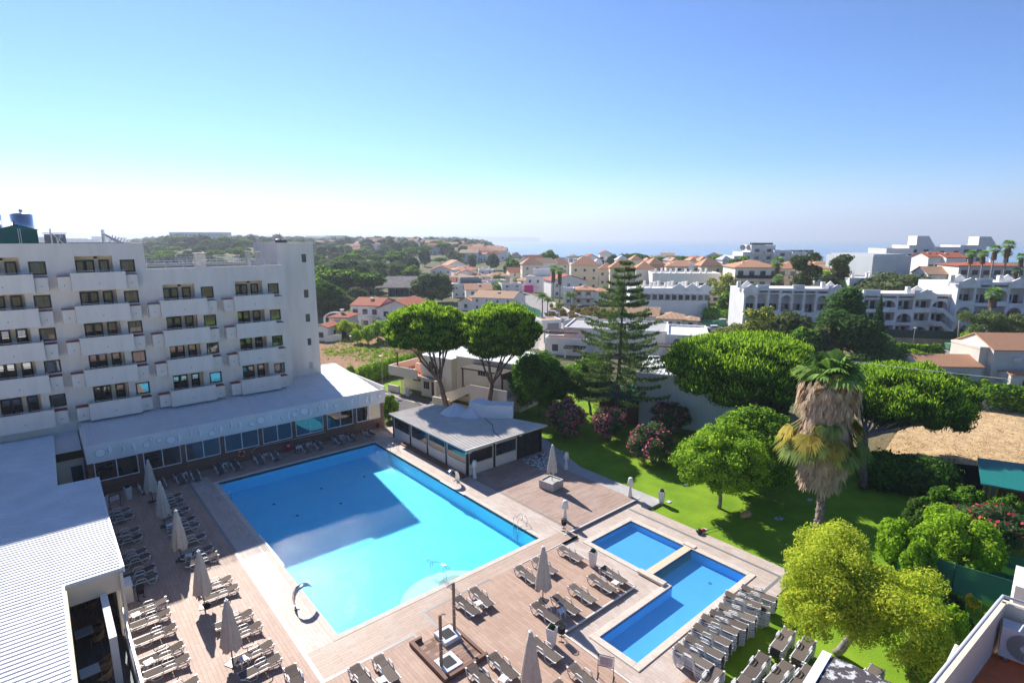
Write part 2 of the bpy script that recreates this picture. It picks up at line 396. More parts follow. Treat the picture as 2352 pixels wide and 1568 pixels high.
tc = N.new('ShaderNodeTexCoord'); vo = N.new('ShaderNodeTexVoronoi'); vo.feature = 'DISTANCE_TO_EDGE'; vo.inputs['Scale'].default_value = 2.1; L.new(tc.outputs['Object'], vo.inputs[0])
cr = N.new('ShaderNodeValToRGB'); cr.color_ramp.elements[0].position = .04; cr.color_ramp.elements[1].position = .09; cr.color_ramp.elements[0].color = (.10, .09, .08, 1); cr.color_ramp.elements[1].color = (.60, .57, .52, 1)
L.new(vo.outputs['Distance'], cr.inputs[0]); L.new(cr.outputs[0], N['Principled BSDF'].inputs['Base Color'])
b = MB(); b.prism([(23.3, 8.3), (25.45, 8.2), (26.75, 11.5), (23.3, 11.5)], .0, .006); struct(b, 'path', cp)
LOW = -.17
slab('deck', [(15.65, 17.13, -8.83, -1.5), (17.4, 25.1, -2.18, -.85), (17.13, 17.4, -2.18, -1.5), (22.57, 24.8, -13.9, -2.18), (9.3, 10.28, -13.9, -7.85), (10.28, 22.57, -13.9, -12.14), (10.28, 15.65, -8.83, -7.85)], -.32, LOW, PLP)
slab('deck', [(9.3, 12.6, -60, -13.9)], -.32, LOW, PLY)
slab('deck', [(15.65, 17.4, -1.5, -.85)], -.28, -.003, PLX)
DRAIN = mat('drain_grating', (.24, .24, .24), .5, .4, metal=.3, var=.2, scale=60)
TRIM = mat('white_edge_trim', (.72, .71, .69), .4, .4)
b = MB()
for r in [(-2.0, -1.8, -2.75, 27.1), (-1.8, 15.3, 27.0, 27.12), (-1.8, 3.2, -2.75, -2.58), (3.05, 3.2, -3.3, -2.75), (4.35, 4.5, -3.1, -1.42), (4.5, 9.3, -1.55, -1.42), (17.55, 17.66, -.8, 11.6)]:
    b.box(r[0], r[1], r[2], r[3], .002, .007)
for r in [(23.55, 23.75, -13.25, -1.3), (12.1, 23.55, -13.3, -13.12)]: b.box(r[0], r[1], r[2], r[3], LOW + .002, LOW + .007)
struct(b, 'drain_channels', DRAIN)
b = MB()
for r in [(11.7, 15.68, -1.56, -1.50), (15.62, 15.68, -7.9, -1.56), (9.27, 15.68, -7.92, -7.83), (9.24, 9.31, -40, -7.92), (16.7, 25.6, -.92, -.82)]: b.box(r[0], r[1], r[2], r[3], -.05, .03)
b.bar((16.72, -.85, .0), (16.78, .7, .0), .06, .05)
struct(b, 'edge_trim', TRIM)
def tilefloor(name, c, c2, sc_=.25):
    m = mat(name, c, .5, .3, var=.0, col2=c2, scale=.5, detail=8)
    return m
POOLT = tilefloor('pool_tiles', (.22, .80, 1.0), (.17, .75, .98))
KIDT = tilefloor('small_pool_tiles', (.17, .46, .80), (.15, .43, .77))
SHELF = mat('pool_step_white', (.80, .84, .84), .6, .3, var=.03, scale=2)
COPE = mat('pale_stone_coping', (.60, .52, .44), .75, .2, var=.1, scale=2.5)
def water(name, tint, body, bodyfac, scale, strength, rough=.06):
    m = bpy.data.materials.new(name); m.use_nodes = True
    nt = m.node_tree; N = nt.nodes; L = nt.links; N.remove(N['Principled BSDF']); out = N['Material Output']
    tc = N.new('ShaderNodeTexCoord')
    n1 = N.new('ShaderNodeTexNoise'); n1.inputs['Scale'].default_value = scale; n1.inputs['Detail'].default_value = 3; n1.inputs['Distortion'].default_value = 1.2; L.new(tc.outputs['Object'], n1.inputs[0])
    n2 = N.new('ShaderNodeTexNoise'); n2.inputs['Scale'].default_value = scale * .3; n2.inputs['Detail'].default_value = 2; L.new(tc.outputs['Object'], n2.inputs[0])
    ad = N.new('ShaderNodeMath'); ad.operation = 'MULTIPLY_ADD'; ad.inputs[1].default_value = 1.6; L.new(n2.outputs[0], ad.inputs[0]); L.new(n1.outputs[0], ad.inputs[2])
    bp = N.new('ShaderNodeBump'); bp.inputs['Strength'].default_value = strength; bp.inputs['Distance'].default_value = .5; L.new(ad.outputs[0], bp.inputs['Height'])
    fr = N.new('ShaderNodeFresnel'); fr.inputs[0].default_value = 1.18; b2 = N.new('ShaderNodeBump'); b2.inputs['Strength'].default_value = strength * .6; b2.inputs['Distance'].default_value = .07; L.new(ad.outputs[0], b2.inputs['Height']); L.new(b2.outputs[0], fr.inputs['Normal'])
    t = N.new('ShaderNodeBsdfTransparent'); t.inputs[0].default_value = (*tint, 1)
    g = N.new('ShaderNodeBsdfGlossy'); g.inputs['Roughness'].default_value = rough; L.new(b2.outputs[0], g.inputs['Normal'])
    d = N.new('ShaderNodeBsdfDiffuse'); d.inputs[0].default_value = (*body, 1); L.new(bp.outputs[0], d.inputs['Normal'])
    x = N.new('ShaderNodeMixShader'); x.inputs[0].default_value = bodyfac; L.new(t.outputs[0], x.inputs[1]); L.new(d.outputs[0], x.inputs[2])
    ge = N.new('ShaderNodeNewGeometry'); fb = N.new('ShaderNodeMath'); fb.operation = 'SUBTRACT'; fb.use_clamp = True; L.new(fr.outputs[0], fb.inputs[0]); L.new(ge.outputs['Backfacing'], fb.inputs[1])
    y = N.new('ShaderNodeMixShader'); L.new(fb.outputs[0], y.inputs[0]); L.new(x.outputs[0], y.inputs[1]); L.new(g.outputs[0], y.inputs[2])
    L.new(y.outputs[0], out.inputs['Surface'])
    return m
WAT = water('pool_water', (.70, .95, 1.0), (.30, .85, 1.0), .08, 5.0, 1.0)
WATK = water('small_pool_water', (.72, .92, 1.0), (.10, .42, .80), .10, 5.0, .08)
pool = thing('swimming_pool', 'large rectangular swimming pool with bright turquoise water and curved entry steps', 'swimming pool', (7.5, 12.5, 0))
b = MB(); D_ = -1.35
b.add([(0, 0, D_), (15, 0, D_), (15, 25, D_), (0, 25, D_)], [(0, 1, 2, 3)])
for p, q in (((0, 0), (15, 0)), ((15, 0), (15, 25)), ((15, 25), (0, 25)), ((0, 25), (0, 0))):
    b.add([(p[0], p[1], D_), (q[0], q[1], D_), (q[0], q[1], -.05), (p[0], p[1], -.05)], [(0, 3, 2, 1)])
b.build('basin', POOLT, pool)
b = MB()
for r in [(-.35, 15.35, -.35, 0), (-.35, 15.35, 25, 25.35), (-.35, 0, 0, 25), (15, 15.35, 0, 25)]: b.box(r[0], r[1], r[2], r[3], -.25, .012)
b.build('coping', COPE, pool)
b = MB()
for rr, z in ((3.25, -.62), (2.7, -.50), (2.15, -.38), (1.6, -.27)):
    pts = [(6.85 + rr * math.cos(PI * i / 28) , max(.001, -1.1 + rr * math.sin(PI * i / 28)) ) for i in range(29)]
    pts = [(x, y) for x, y in pts if y > .0011]
    h = math.sqrt(max(0, rr * rr - 1.21)) if rr > 1.1 else 0
    pts = [(6.85 + h, .001)] + pts + [(6.85 - h, .001)]
    b.prism(pts, D_ + .01, z)
b.build('entry_steps', SHELF, pool)
b = MB(); pts = [(7.4 + .85 * math.cos(PI * i / 16), .001 + .62 * math.sin(PI * i / 16)) for i in range(17)]
b.prism(pts, D_ + .01, -.10); b.build('top_step', COPE, pool)
g = MB(); N1 = 1
g.add([(0, 0, -.07), (15, 0, -.07), (15, 25, -.07), (0, 25, -.07)], [(0, 1, 2, 3)])
tag(g.build('pool_water', WAT), kind='structure')
b = MB()
for x, y in ((3.2, 20.5), (7.5, 20.8), (11.6, 20.6), (4.0, 17.2), (7.6, 16.9)): b = MB(); b.lathe([(.13, 0), (.13, .02), (.0, .02)], 12, (x, y, D_)); b.build('floor_drain', mat('dark_drain', (.02, .08, .18)), pool)
for q_ in ((14.9, 15.02, 9.0, 12.6), (-.03, .08, 8.4, 13.5)): b = MB(); b.box(*q_, .013, .03); b.build('overflow_slot', mat('pale_slot', (.8, .8, .8), .5), pool)
kid = thing('paddling_pool', 'low L shaped blue pool pair with pale stone coping and a beige divider', 'swimming pool', (19.8, -7, 0))
b = MB(); zf = -.86; zt = -.14
def walls(m, poly, z0, z1):
    n = len(poly)
    for i in range(n):
        p, q = poly[i], poly[(i + 1) % n]; m.add([(*p, z0), (*q, z0), (*q, z1), (*p, z1)], [(0, 3, 2, 1)])
up = [(17.55, -7.2), (22.15, -7.2), (22.15, -2.6), (17.55, -2.6)]
lo = [(10.7, -11.72), (22.15, -11.72), (22.15, -7.75), (17.55, -7.75), (17.55, -9.25), (10.7, -9.25)]
b.add([(*p, zf + .2) for p in up], [(0, 1, 2, 3)]); walls(b, up, zf + .2, zt)
b.add([(10.7, -11.72, zf), (22.15, -11.72, zf), (22.15, -9.25, zf), (10.7, -9.25, zf)], [(0, 1, 2, 3)]); b.add([(17.55, -9.25, zf), (22.15, -9.25, zf), (22.15, -7.75, zf), (17.55, -7.75, zf)], [(0, 1, 2, 3)])
walls(b, lo, zf, zt); b.build('basin', KIDT, kid)
gm = bpy.data.materials.new('waterline_tiles'); gm.use_nodes = True; nt = gm.node_tree; N = nt.nodes; L = nt.links
tc = N.new('ShaderNodeTexCoord'); ck = N.new('ShaderNodeTexChecker'); ck.inputs['Scale'].default_value = 11; L.new(tc.outputs['Object'], ck.inputs[0])
ck.inputs[1].default_value = (.03, .06, .16, 1); ck.inputs[2].default_value = (.35, .38, .42, 1); L.new(ck.outputs[0], N['Principled BSDF'].inputs['Base Color'])
b = MB()
for poly in (up, lo):
    n = len(poly)
    for i in range(n):
        p, q = Vector((*poly[i], 0)), Vector((*poly[(i + 1) % n], 0)); d = (q - p).normalized(); nrm = Vector((-d.y, d.x, 0)) * .012
        b.add([p + nrm + Vector((0, 0, -.27)), q + nrm + Vector((0, 0, -.27)), q + nrm + Vector((0, 0, -.141)), p + nrm + Vector((0, 0, -.141))], [(0, 3, 2, 1)])
b.build('waterline_band', gm, kid)
b = MB(); b.lathe([(.13, 0), (.13, .015), (.02, .015)], 12, (20.6, -10.1, zf + .002)); b.build('floor_drain', mat('drain_green', (.08, .22, .22)), kid)
b = MB(); ct = -.11
for r in [(17.13, 22.57, -2.6, -2.18), (22.15, 22.57, -11.72, -2.6), (10.28, 22.57, -12.14, -11.72), (10.28, 10.7, -11.72, -8.83), (10.7, 17.13, -9.25, -8.83), (17.13, 17.55, -9.25, -2.6)]:
    b.box(r[0], r[1], r[2], r[3], -.3, ct)
b.box(17.0, 17.45, -8.95, -7.0, ct, ct + .16); b.box(22.25, 22.7, -7.9, -7.0, ct, ct + .07)
b.build('coping', COPE, kid, bevel=.02)
b = MB(); b.box(17.55, 22.15, -7.75, -7.2, zf, ct - .006); b.build('divider', mat('beige_divider', (.68, .53, .38), .7), kid)
g = MB(); g.add([(*p, -.2) for p in up], [(0, 1, 2, 3)]); g.add([(10.7, -11.72, -.2), (22.15, -11.72, -.2), (22.15, -9.25, -.2), (10.7, -9.25, -.2)], [(0, 1, 2, 3)])
g.add([(17.55, -9.25, -.2), (22.15, -9.25, -.2), (22.15, -7.75, -.2), (17.55, -7.75, -.2)], [(0, 1, 2, 3)])
tag(g.build('pool_water', WATK), kind='structure')
GRASS = mat('lawn_green', (.235, .37, .025), .9, .1, col2=(.13, .25, .015), scale=.4, detail=9, bump=.8, bscale=26)
def sheet(name, pts, z, m, kind='structure'):
    b = MB(); b.prism([tuple(p)[:2] for p in pts], z - .03, z); return tag(b.build(name, m), kind=kind)
sheet('lawn', [(12.6, -60), (12.6, -13.9), (24.8, -13.9), (24.8, -2.4), (26.6, -2.4), (26.6, 6.6), (29.4, 14.4), (29.6, 24), (31, 31), (48, 24), (52, 4), (47, -11), (46, -16), (46, -60)], -.215, GRASS)
PAVE = mat('beige_paving', (.45, .38, .31), .9, .2, var=.12, scale=2)
ASPH = mat('asphalt', (.13, .125, .125), .9, .2, var=.15, scale=3)
ROADM = mat('pale_road', (.30, .275, .26), .9, .2, var=.12, scale=1)
DIRT = mat('brown_dirt_field', (.36, .21, .13), .95, .1, col2=(.25, .14, .08), scale=1.2, detail=8, bump=.6, bscale=6)
DRY = mat('dry_grass_field', (.64, .46, .25), .95, .1, col2=(.42, .28, .15), scale=.9, detail=9, bump=.6, bscale=8)
A = lambda z, x, y: at(z, x, y, -.2)
sheet('lawn', [A('f', 470, 520), A('f', 790, 440), A('f', 800, 590), A('f', 1250, 690), A('f', 1130, 700), A('f', 620, 590)], -.215, GRASS)
sheet('path', [A('f', 560, 550), A('f', 700, 560), A('f', 1200, 690), A('f', 1150, 770), A('f', 640, 800), A('f', 620, 610)], -.205, ASPH)
sheet('path', [A('f', 625, 583), A('f', 655, 577), A('f', 1060, 700), A('f', 1010, 705)], -.195, PAVE)
sheet('field', [A('5', 180, 1470), A('5', 560, 1420), A('5', 1010, 1290), A('5', 1380, 1180), A('5', 1100, 1010), A('5', 480, 1000), A('5', 180, 1060)], -.20, DIRT)
sheet('field', [at('a', 1820, 1560), at('a', 1860, 1400), at('a', 2352, 1430), at('a', 2700, 1500), at('d', 2500, 1200), at('d', 1850, 1065), at('d', 1330, 990), at('d', 1000, 900), at('d', 1200, 600)], -.20, DRY)
sheet('road', [A('6', 0, 1180), A('6', 420, 1190), A('6', 560, 1000), A('6', 860, 960), A('6', 850, 915), A('6', 560, 800), A('6', 420, 740), A('6', 180, 650), A('6', 60, 640), A('6', 200, 760), A('6', 330, 900)], -.19, ROADM)
sheet('road', [A('a', 1180, 925), A('a', 1900, 975), A('a', 2000, 1060), A('a', 1600, 1030), A('a', 1180, 960)], -.19, ROADM)
sheet('tennis_court', [A('6', 1380, 840), A('6', 1450, 785), A('6', 1890, 800), A('6', 1860, 900), A('6', 1500, 880)], -.18, mat('court_brown', (.36, .27, .20), .9, .1, var=.1, scale=.4))
sheet('lawn', [A('6', 1890, 900), A('6', 1930, 780), A('6', 2180, 770), A('6', 2200, 880), A('6', 2130, 900)], -.19, GRASS)
b = MB()
for p, q in (((1735, 885), (1775, 825)), ((1775, 890), (1815, 828)), ((1455, 800), (1880, 808))): 
    b.bar(A('6', *p) + Vector((0, 0, .03)), A('6', *q) + Vector((0, 0, .03)), .12, .01)
struct(b, 'court_marking', mat('white_paint', (.8, .8, .8)))
hotel = thing('hotel', 'large white hotel block with rows of balconies, black framed windows and a tall end tower', 'hotel', (0, 42, 0))
HW = 36.0
ROWS = [19.08, 16.23, 13.38, 10.52, 7.44]
COLS = [(-19.85, 0), (-13.47, 0), (-7.10, 0), (-.73, 1), (5.70, 1)]
holes = []
for u0, r0 in COLS:
    for k in range(r0, 5):
        t = ROWS[k]; holes.append((u0 - .04, u0 + 2.66, t - 2.2, t + .36)); holes.append((u0 + 3.2, u0 + 4.34, t - 1.14, t))
b = MB()
hl = [h for h in holes if h[1] < -1.93]; hr = [h for h in holes if h[0] > -1.93]
wall_grid(b, -26, -1.93, 2.5, 20.57, HW, hl, .14); wall_grid(b, -1.93, 10.82, 2.5, 18.16, HW, hr, .14)
b.add([(-1.93, HW, 18.16), (-1.93, HW, 20.57), (-1.93, 49, 20.57), (-1.93, 49, 18.16)], [(0, 1, 2, 3)])
b.add([(10.82, HW, 2.5), (10.82, 49, 2.5), (10.82, 49, 18.16), (10.82, HW, 18.16)], [(0, 1, 2, 3)])
b.box(-26, 10.82, 48.8, 49, -.3, 18.1)
b.box(-26, -1.93, HW + .01, HW + .25, 20.0, 20.568); b.box(-1.93, 10.82, HW + .01, HW + .25, 17.6, 18.158); b.box(-26, -1.95, 48.8, 49, 18.1, 20.56)
b.box(-2.15, -1.935, HW + .26, 48.79, 20.0, 20.566)
b.build('wall', HOTEL, hotel)
b = MB(); b.box(-25.9, -2.16, HW + .26, 48.7, 19.9, 20.02); b.box(-1.92, 10.8, HW + .26, 48.7, 17.5, 17.62); b.build('roof', mat('grey_roof_felt', (.07, .07, .075), .8, .2, var=.2, scale=1), hotel)
for u0, r0 in COLS:
    for k in range(r0, 5):
        b = MB(); t = ROWS[k]; x0, x1, z0, z1 = u0 - .04, u0 + 2.66, t - 2.2, t + .36; y0, y1 = HW + .141, HW + .95
        b.add([(x0, y1, z0), (x1, y1, z0), (x1, y1, z1), (x0, y1, z1), (x0, y0, z0), (x1, y0, z0), (x1, y0, z1), (x0, y0, z1)], [(0, 1, 2, 3), (4, 5, 1, 0), (5, 6, 2, 1), (6, 7, 3, 2), (7, 4, 0, 3)]); b.build('loggia', CREAM, hotel)
CURT = mat('curtain', (.55, .58, .60), .9, .1, var=.25, scale=4, stretch=(6, 1, .3))
PANEM = seeglass('window_glass', (.50, .57, .62), .22)
def make_window(name, w, h, leaves, rail=None):
    f = MB(); fr = .125
    f.box(0, w, -.04, .04, 0, fr); f.box(0, w, -.04, .04, h - fr, h); f.box(0, fr, -.04, .04, fr, h - fr); f.box(w - fr, w, -.04, .04, fr, h - fr)
    for i in range(1, leaves): f.box(w * i / leaves - fr, w * i / leaves + fr, -.045, .045, fr, h - fr)
    if rail: f.box(fr, w - fr, -.035, .035, rail, rail + .07)
    if h > 1.5: f.box(fr, w - fr, -.03, .03, fr, .55)
    fo = f.build(name, DARKF); p = MB(); p.box(fr, w - fr, -.008, .008, fr, h - fr); po = p.build('pane', PANEM, fo, world=False)
    return fo
def copy_part(o, parent, loc):
    c = o.copy(); COL.objects.link(c); c.parent = parent; c.location = loc
    for ch in o.children:
        d = ch.copy(); COL.objects.link(d); d.parent = c
    return c
wD = make_window('balcony_door', 1.36, 2.12, 2, 1.0); wS = make_window('balcony_door', .74, 2.12, 1, 1.0); wW = make_window('window', 1.14, 1.14, 1)
off = Vector((0, 42, 0))
firstw = {}
def putw(o, x, y, z, key):
    loc = Vector((x, y, z)) - off
    if key not in firstw: firstw[key] = 1; o.parent = hotel; o.location = loc
    else: copy_part(o, hotel, loc)
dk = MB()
curt = MB(); rc = random.Random(5)
for u0, r0 in COLS:
    for k in range(r0, 5):
        t = ROWS[k]
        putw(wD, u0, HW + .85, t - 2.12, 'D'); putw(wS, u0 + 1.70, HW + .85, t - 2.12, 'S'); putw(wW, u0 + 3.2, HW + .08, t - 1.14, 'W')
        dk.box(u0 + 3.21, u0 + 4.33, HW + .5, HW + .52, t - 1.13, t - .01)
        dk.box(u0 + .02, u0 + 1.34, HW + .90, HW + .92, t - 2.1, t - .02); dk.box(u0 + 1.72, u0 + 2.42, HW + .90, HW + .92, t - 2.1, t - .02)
        if k < 4 or u0 > 3:
            a = rc.uniform(.2, .7); curt.box(u0 + 3.26, u0 + 3.26 + a, HW + .2, HW + .22, t - 1.1, t - .05)
            if rc.random() < .6: curt.box(u0 + 3.95, u0 + 4.28, HW + .2, HW + .22, t - 1.1, t - .05)
            if rc.random() < .7: curt.box(u0 + .1, u0 + .1 + rc.uniform(.25, .5), HW + .875, HW + .885, t - 1.5, t - .08)
            if rc.random() < .5: curt.box(u0 + 1.8, u0 + 2.0, HW + .875, HW + .885, t - 1.5, t - .08)
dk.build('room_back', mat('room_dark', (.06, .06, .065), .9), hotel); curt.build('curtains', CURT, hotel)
def make_balcony():
    m = MB(); m.box(0, 3.95, -1.3, -1.15, -1.55, 0); m.box(0, .12, -1.148, -.002, -1.55, 0); m.box(3.83, 3.95, -1.148, -.002, -1.55, 0); m.box(.121, 3.829, -1.149, -.002, -1.55, -1.35)
    o = m.build('balcony', HOTEL); r = MB(); r.tube([(.02, -1.22, .13), (3.93, -1.22, .13)], .025)
    for i in range(5): r.tube([(.06 + i * .95, -1.22, 0), (.06 + i * .95, -1.22, .13)], .014, 5)
    r.build('railing', STEEL, o, world=False); s = MB(); s.tube([(1.95, -1.31, -.95), (1.95, -1.42, -.97)], .03, 6); s.build('spout', BLACKM, o, world=False)
    return o
def make_box():
    m = MB(); m.box(0, .88, -.9, -.002, -1.25, -.04); o = m.build('ledge_box', HOTEL); m = MB(); m.box(-.02, .90, -.93, -.003, -.038, .0); m.build('tile_cap', REDT, o, world=False)
    s = MB(); s.tube([(.44, -.91, -.75), (.44, -1.0, -.78)], .03, 6); s.build('spout', BLACKM, o, world=False)
    return o
bal = make_balcony(); bx = make_box()
lm = MB()
for u0, r0 in COLS:
    for k in range(r0, 5):
        t = ROWS[k]
        putw(bal, u0 - .55, HW, t - 1.02, 'B'); putw(bx, u0 - 1.45, HW, t - 1.30, 'X'); putw(bx, u0 + 3.42, HW, t - 1.30, 'X')
        lm.ball((u0 + 1.5, HW + .8, t + .2), .16, 10, 6, .6)
lm.build('wall_light', BLACKM, hotel)
b = MB(); TW = [(u, z) for u, z in ((13.66, 18.28), (13.66, 14.17), (13.66, 11.32), (13.66, 8.45), (13.66, 5.58))]
wall_grid(b, 11.0, 15.08, 4.0, 20.5, 38.5, [(u, u + .52, z, z + .92) for u, z in TW], .12)
b.add([(11.0, 38.5, 4), (11.0, 38.5, 20.5), (11.0, 47, 20.5), (11.0, 47, 4)], [(0, 1, 2, 3)]); b.add([(15.08, 38.5, 4), (15.08, 47, 4), (15.08, 47, 20.5), (15.08, 38.5, 20.5)], [(0, 1, 2, 3)])
b.box(11, 15.08, 46.99, 47.2, -.3, 20.5); b.box(11.001, 15.079, 38.501, 38.7, 20.2, 20.499)
b.add([(11, 38.7, 20.3), (15.08, 38.7, 20.3), (15.08, 47, 20.3), (11, 47, 20.3)], [(0, 1, 2, 3)])
b.build('tower', HOTEL, hotel)
for i, (u, z) in enumerate(TW):
    f = MB(); f.box(u, u + .52, 38.56, 38.60, z, z + .05); f.box(u, u + .52, 38.56, 38.60, z + .87, z + .92); f.box(u, u + .05, 38.56, 38.6, z + .05, z + .87); f.box(u + .47, u + .52, 38.56, 38.6, z + .05, z + .87)
    if i == 4:
        for q in range(9): f.box(u + .05, u + .47, 38.57, 38.6, z + .08 + q * .09, z + .12 + q * .09)
    fo = f.build('tower_window', DARKF if i < 3 else ALU, hotel); p = MB(); p.box(u + .05, u + .47, 38.595, 38.605, z + .05, z + .87); po = p.build('pane', glassmat('tower_glass', (.10, .09, .08), .08), fo); 
def rail_fence(p0, p1, n, label):
    t = thing('roof_railing', label, 'railing', p0)
    m = MB(); p0 = Vector(p0); p1 = Vector(p1)
    for h in (.28, .5, .72): m.tube([p0 + Vector((0, 0, h)), p1 + Vector((0, 0, h))], .022, 6)
    m.build('rail', ALU, t)
    for i in range(n + 1):
        m = MB(); q = p0.lerp(p1, i / n); m.tube([q, q + Vector((0, 0, .72))], .026, 6); m.build('post', ALU, t)
rail_fence((-1.85, 36.12, 18.16), (10.3, 36.12, 18.16), 8, 'white tube railing along the front edge of the lower hotel roof')
rail_fence((-1.7, 48.85, 18.1), (9.6, 48.85, 18.1), 14, 'white tube railing along the back edge of the lower hotel roof')
def chimney(x, y, w, d, z0, z1, label):
    t = thing('roof_chimney', label, 'chimney', (x, y, z0)); m = MB(); m.box(x - w / 2, x + w / 2, y - d / 2, y + d / 2, z0, z1); m.build('stack', PALEC, t)
    m = MB(); m.box(x - w / 2 - .08, x + w / 2 + .08, y - d / 2 - .08, y + d / 2 + .08, z1 + .12, z1 + .18); m.build('cap', WHITE, t)
    m = MB(); 
    for sx in (-.35, .35): m.box(x + w * sx - .06, x + w * sx + .06, y - d * .4, y + d * .4, z1, z1 + .12)
    m.build('vent', CREAM, t)
P_ = lambda z, x, y, w: (lambda d: CAM + d * ((w - CAM.y) / d.y))(ray(z, x, y)[0])
c1 = P_('1', 1382, 440, 38.2); chimney(c1.x, 38.2, 1.0, .6, 17.6, 19.35, 'broad cream chimney with white cap on the lower hotel roof between the railings')
chimney(8.55, 41.0, .45, .5, 17.6, 19.4, 'narrow cream chimney left of its twin by the tower wall')
chimney(9.35, 40.2, .45, .5, 17.6, 19.35, 'narrow cream chimney right of its twin by the tower wall')
q0 = P_('h', 0, 630, 40); q1 = P_('h', 580, 630, 40); qr = P_('h', 240, 355, 40); qe = P_('h', 560, 425, 40)
xr = q1.x - .02; xw = (qr.x - q0.x); xm = qr.x; hw = xr - xm
t = thing('roof_shed', 'green corrugated metal shed with white door edges on the high hotel roof', 'shed', (xm, 41.5, 20.02))
b = MB(); prof = [(xm - hw, 20.02), (xm + hw, 20.02), (xm + hw, qe.z - .05), (xm, qr.z - .05), (xm - hw, qe.z - .05)]
b.add([(x, 40, z) for x, z in prof] + [(x, 43, z) for x, z in prof], [(0, 1, 2, 3, 4), (9, 8, 7, 6, 5), (0, 5, 6, 1), (1, 6, 7, 2), (2, 7, 8, 3), (3, 8, 9, 4), (4, 9, 5, 0)])
for i in range(36): b.box(xm - hw + .05 + i * (2 * hw - .1) / 36, xm - hw + .05 + i * (2 * hw - .1) / 36 + .03, 39.97, 39.999, 20.05, qe.z - .12)
b.build('body', GREENM, t)
b = MB(); b.add([(xm - hw - .12, 39.8, qe.z - .04), (xm, 39.8, qr.z), (xm, 43.2, qr.z), (xm - hw - .12, 43.2, qe.z - .04), (xm + hw + .12, 39.8, qe.z - .04), (xm + hw + .12, 43.2, qe.z - .04)], [(0, 1, 2, 3), (1, 4, 5, 2)]); b.build('roof', GREENM, t)
b = MB(); b.box(xm + .02, xm + .07, 39.92, 39.97, 20.05, qe.z + .05); b.box(xm + .16, xm + .21, 39.92, 39.97, 20.05, qe.z + .05); b.build('door_edge', ALU, t)
def tankat(za, xa, xb, yt, w, label, ob=None):
    a = P_(za, xa, yt, w); c = P_(za, xb, yt, w); r = (c.x - a.x) / 2
    t = thing('water_tank', label, 'tank', ((a.x + c.x) / 2, w + r, 20.02)); m = MB(); m.smooth = True
    m.lathe([(r, 0), (r, a.z - 20.02), (r * .6, a.z - 20.02 + .12), (.05, a.z - 20.02 + .18)], 32, ((a.x + c.x) / 2, w + r, 20.02)); m.build('shell', STEEL, t)
    m = MB(); m.smooth = False
    for h in (.6, 1.3, 2.0): m.lathe([(r + .03, 0), (r + .03, .05)], 32, ((a.x + c.x) / 2, w + r, 20.02 + h))
    m.build('hoop', STEEL, t); m = MB(); m.ball(((a.x + c.x) / 2, w + r, a.z + .35), .16, 8, 6); m.build('valve', STEEL, t)
tankat('h', 135, 480, 200, 44.5, 'tall round steel water tank rising behind the green roof shed')
tankat('h', -380, 8, 200, 44.5, 'steel water tank cut by the left edge of the picture')
def solar(xa, xb, w, zt, label, n=1):
    "tilted solar collector seen from the side: high on the left"
    t = thing('solar_collector', label, 'solar panel', (xa, w, 20.02))
    m = MB(); m.add([(xa, w, zt), (xb, w, 20.35), (xb, w + 2.2, 20.35), (xa, w + 2.2, zt), (xa, w, zt - .1), (xb, w, 20.25), (xb, w + 2.2, 20.25), (xa, w + 2.2, zt - .1)],
        [(0, 1, 2, 3), (7, 6, 5, 4), (0, 4, 5, 1), (1, 5, 6, 2), (2, 6, 7, 3), (3, 7, 4, 0)]); m.build('panel', mat('collector_blue_black', (.03, .035, .05), .2, .6), t)
    m = MB()
    for y in (w + .02, w + 1.1, w + 2.15):
        m = MB(); m.bar((xa + .04, y, 20.02), (xa + .04, y, zt + .3), .07); m.bar((xa + .1, y, zt - .12), (xb, y, 20.2), .08, .06); m.bar((xa + .5, y, 20.02), (xa + (xb - xa) * .35, y, 20.02 + (zt - 20.02) * .62), .05); m.build('stand', ALU, t)
    for i in range(n):
        m = MB(); m.tube([(xa + .25 + i * .22, w + .2, 20.05), (xa + .7 + i * .22, w + .2, zt - .2 - i * .09)], .04, 6); m.build('tube', ALU, t)
s0 = P_('h', 735, 440, 37.5); s1 = P_('h', 1000, 630, 37.5); solar(s0.x, s1.x, 37.5, s0.z - .15, 'tilted solar collector beside the grey vent house on the high roof')
s0 = P_('h', 1520, 460, 37.5); s1 = P_('h', 1880, 630, 37.5); solar(s0.x, s1.x, 37.5, s0.z - .1, 'tilted solar collector with exposed tubes near the right end of the high roof', 7)
v0 = P_('h', 645, 480, 40); v1 = P_('h', 960, 480, 40)
t = thing('vent_house', 'small grey rendered vent house with flat lid behind a solar collector', 'vent house', ((v0.x + v1.x) / 2, 40.5, 20.02))
b = MB(); b.box(v0.x, v1.x, 40, 41, 20.02, v0.z - .1); b.build('body', CONC, t); b = MB(); b.box(v0.x - .1, v1.x + .1, 39.9, 41.1, v0.z - .04, v0.z + .02); b.build('lid', GREYP, t)
b = MB(); b.box(v1.x - .55, v1.x - .2, 39.97, 39.998, v0.z - .4, v0.z - .15); b.build('vent', WHITE, t)
t = thing('roof_fan', 'dark round fan unit on top of the hotel tower', 'fan unit', (12.2, 41, 20.3))
b = MB(); b.lathe([(.35, 0), (.35, .55), (.2, .6)], 14, (12.0, 41, 20.3)); b.box(12.3, 12.9, 40.7, 41.3, 20.3, 20.8); b.build('housing', mat('dark_unit', (.05, .06, .08), .5), t)
b = MB(); b.tube([(12.3, 41.2, 20.3), (12.3, 41.2, 21.7)], .015, 4); b.build('mast', BLACKM, t)
annex = thing('pool_annex', 'long glazed annex with white fascia, ribbed metal roof and brown tiled piers', 'annex', (5, 34, 0))
AX0, AX1, AY = -8.6, 18.15, 28.6
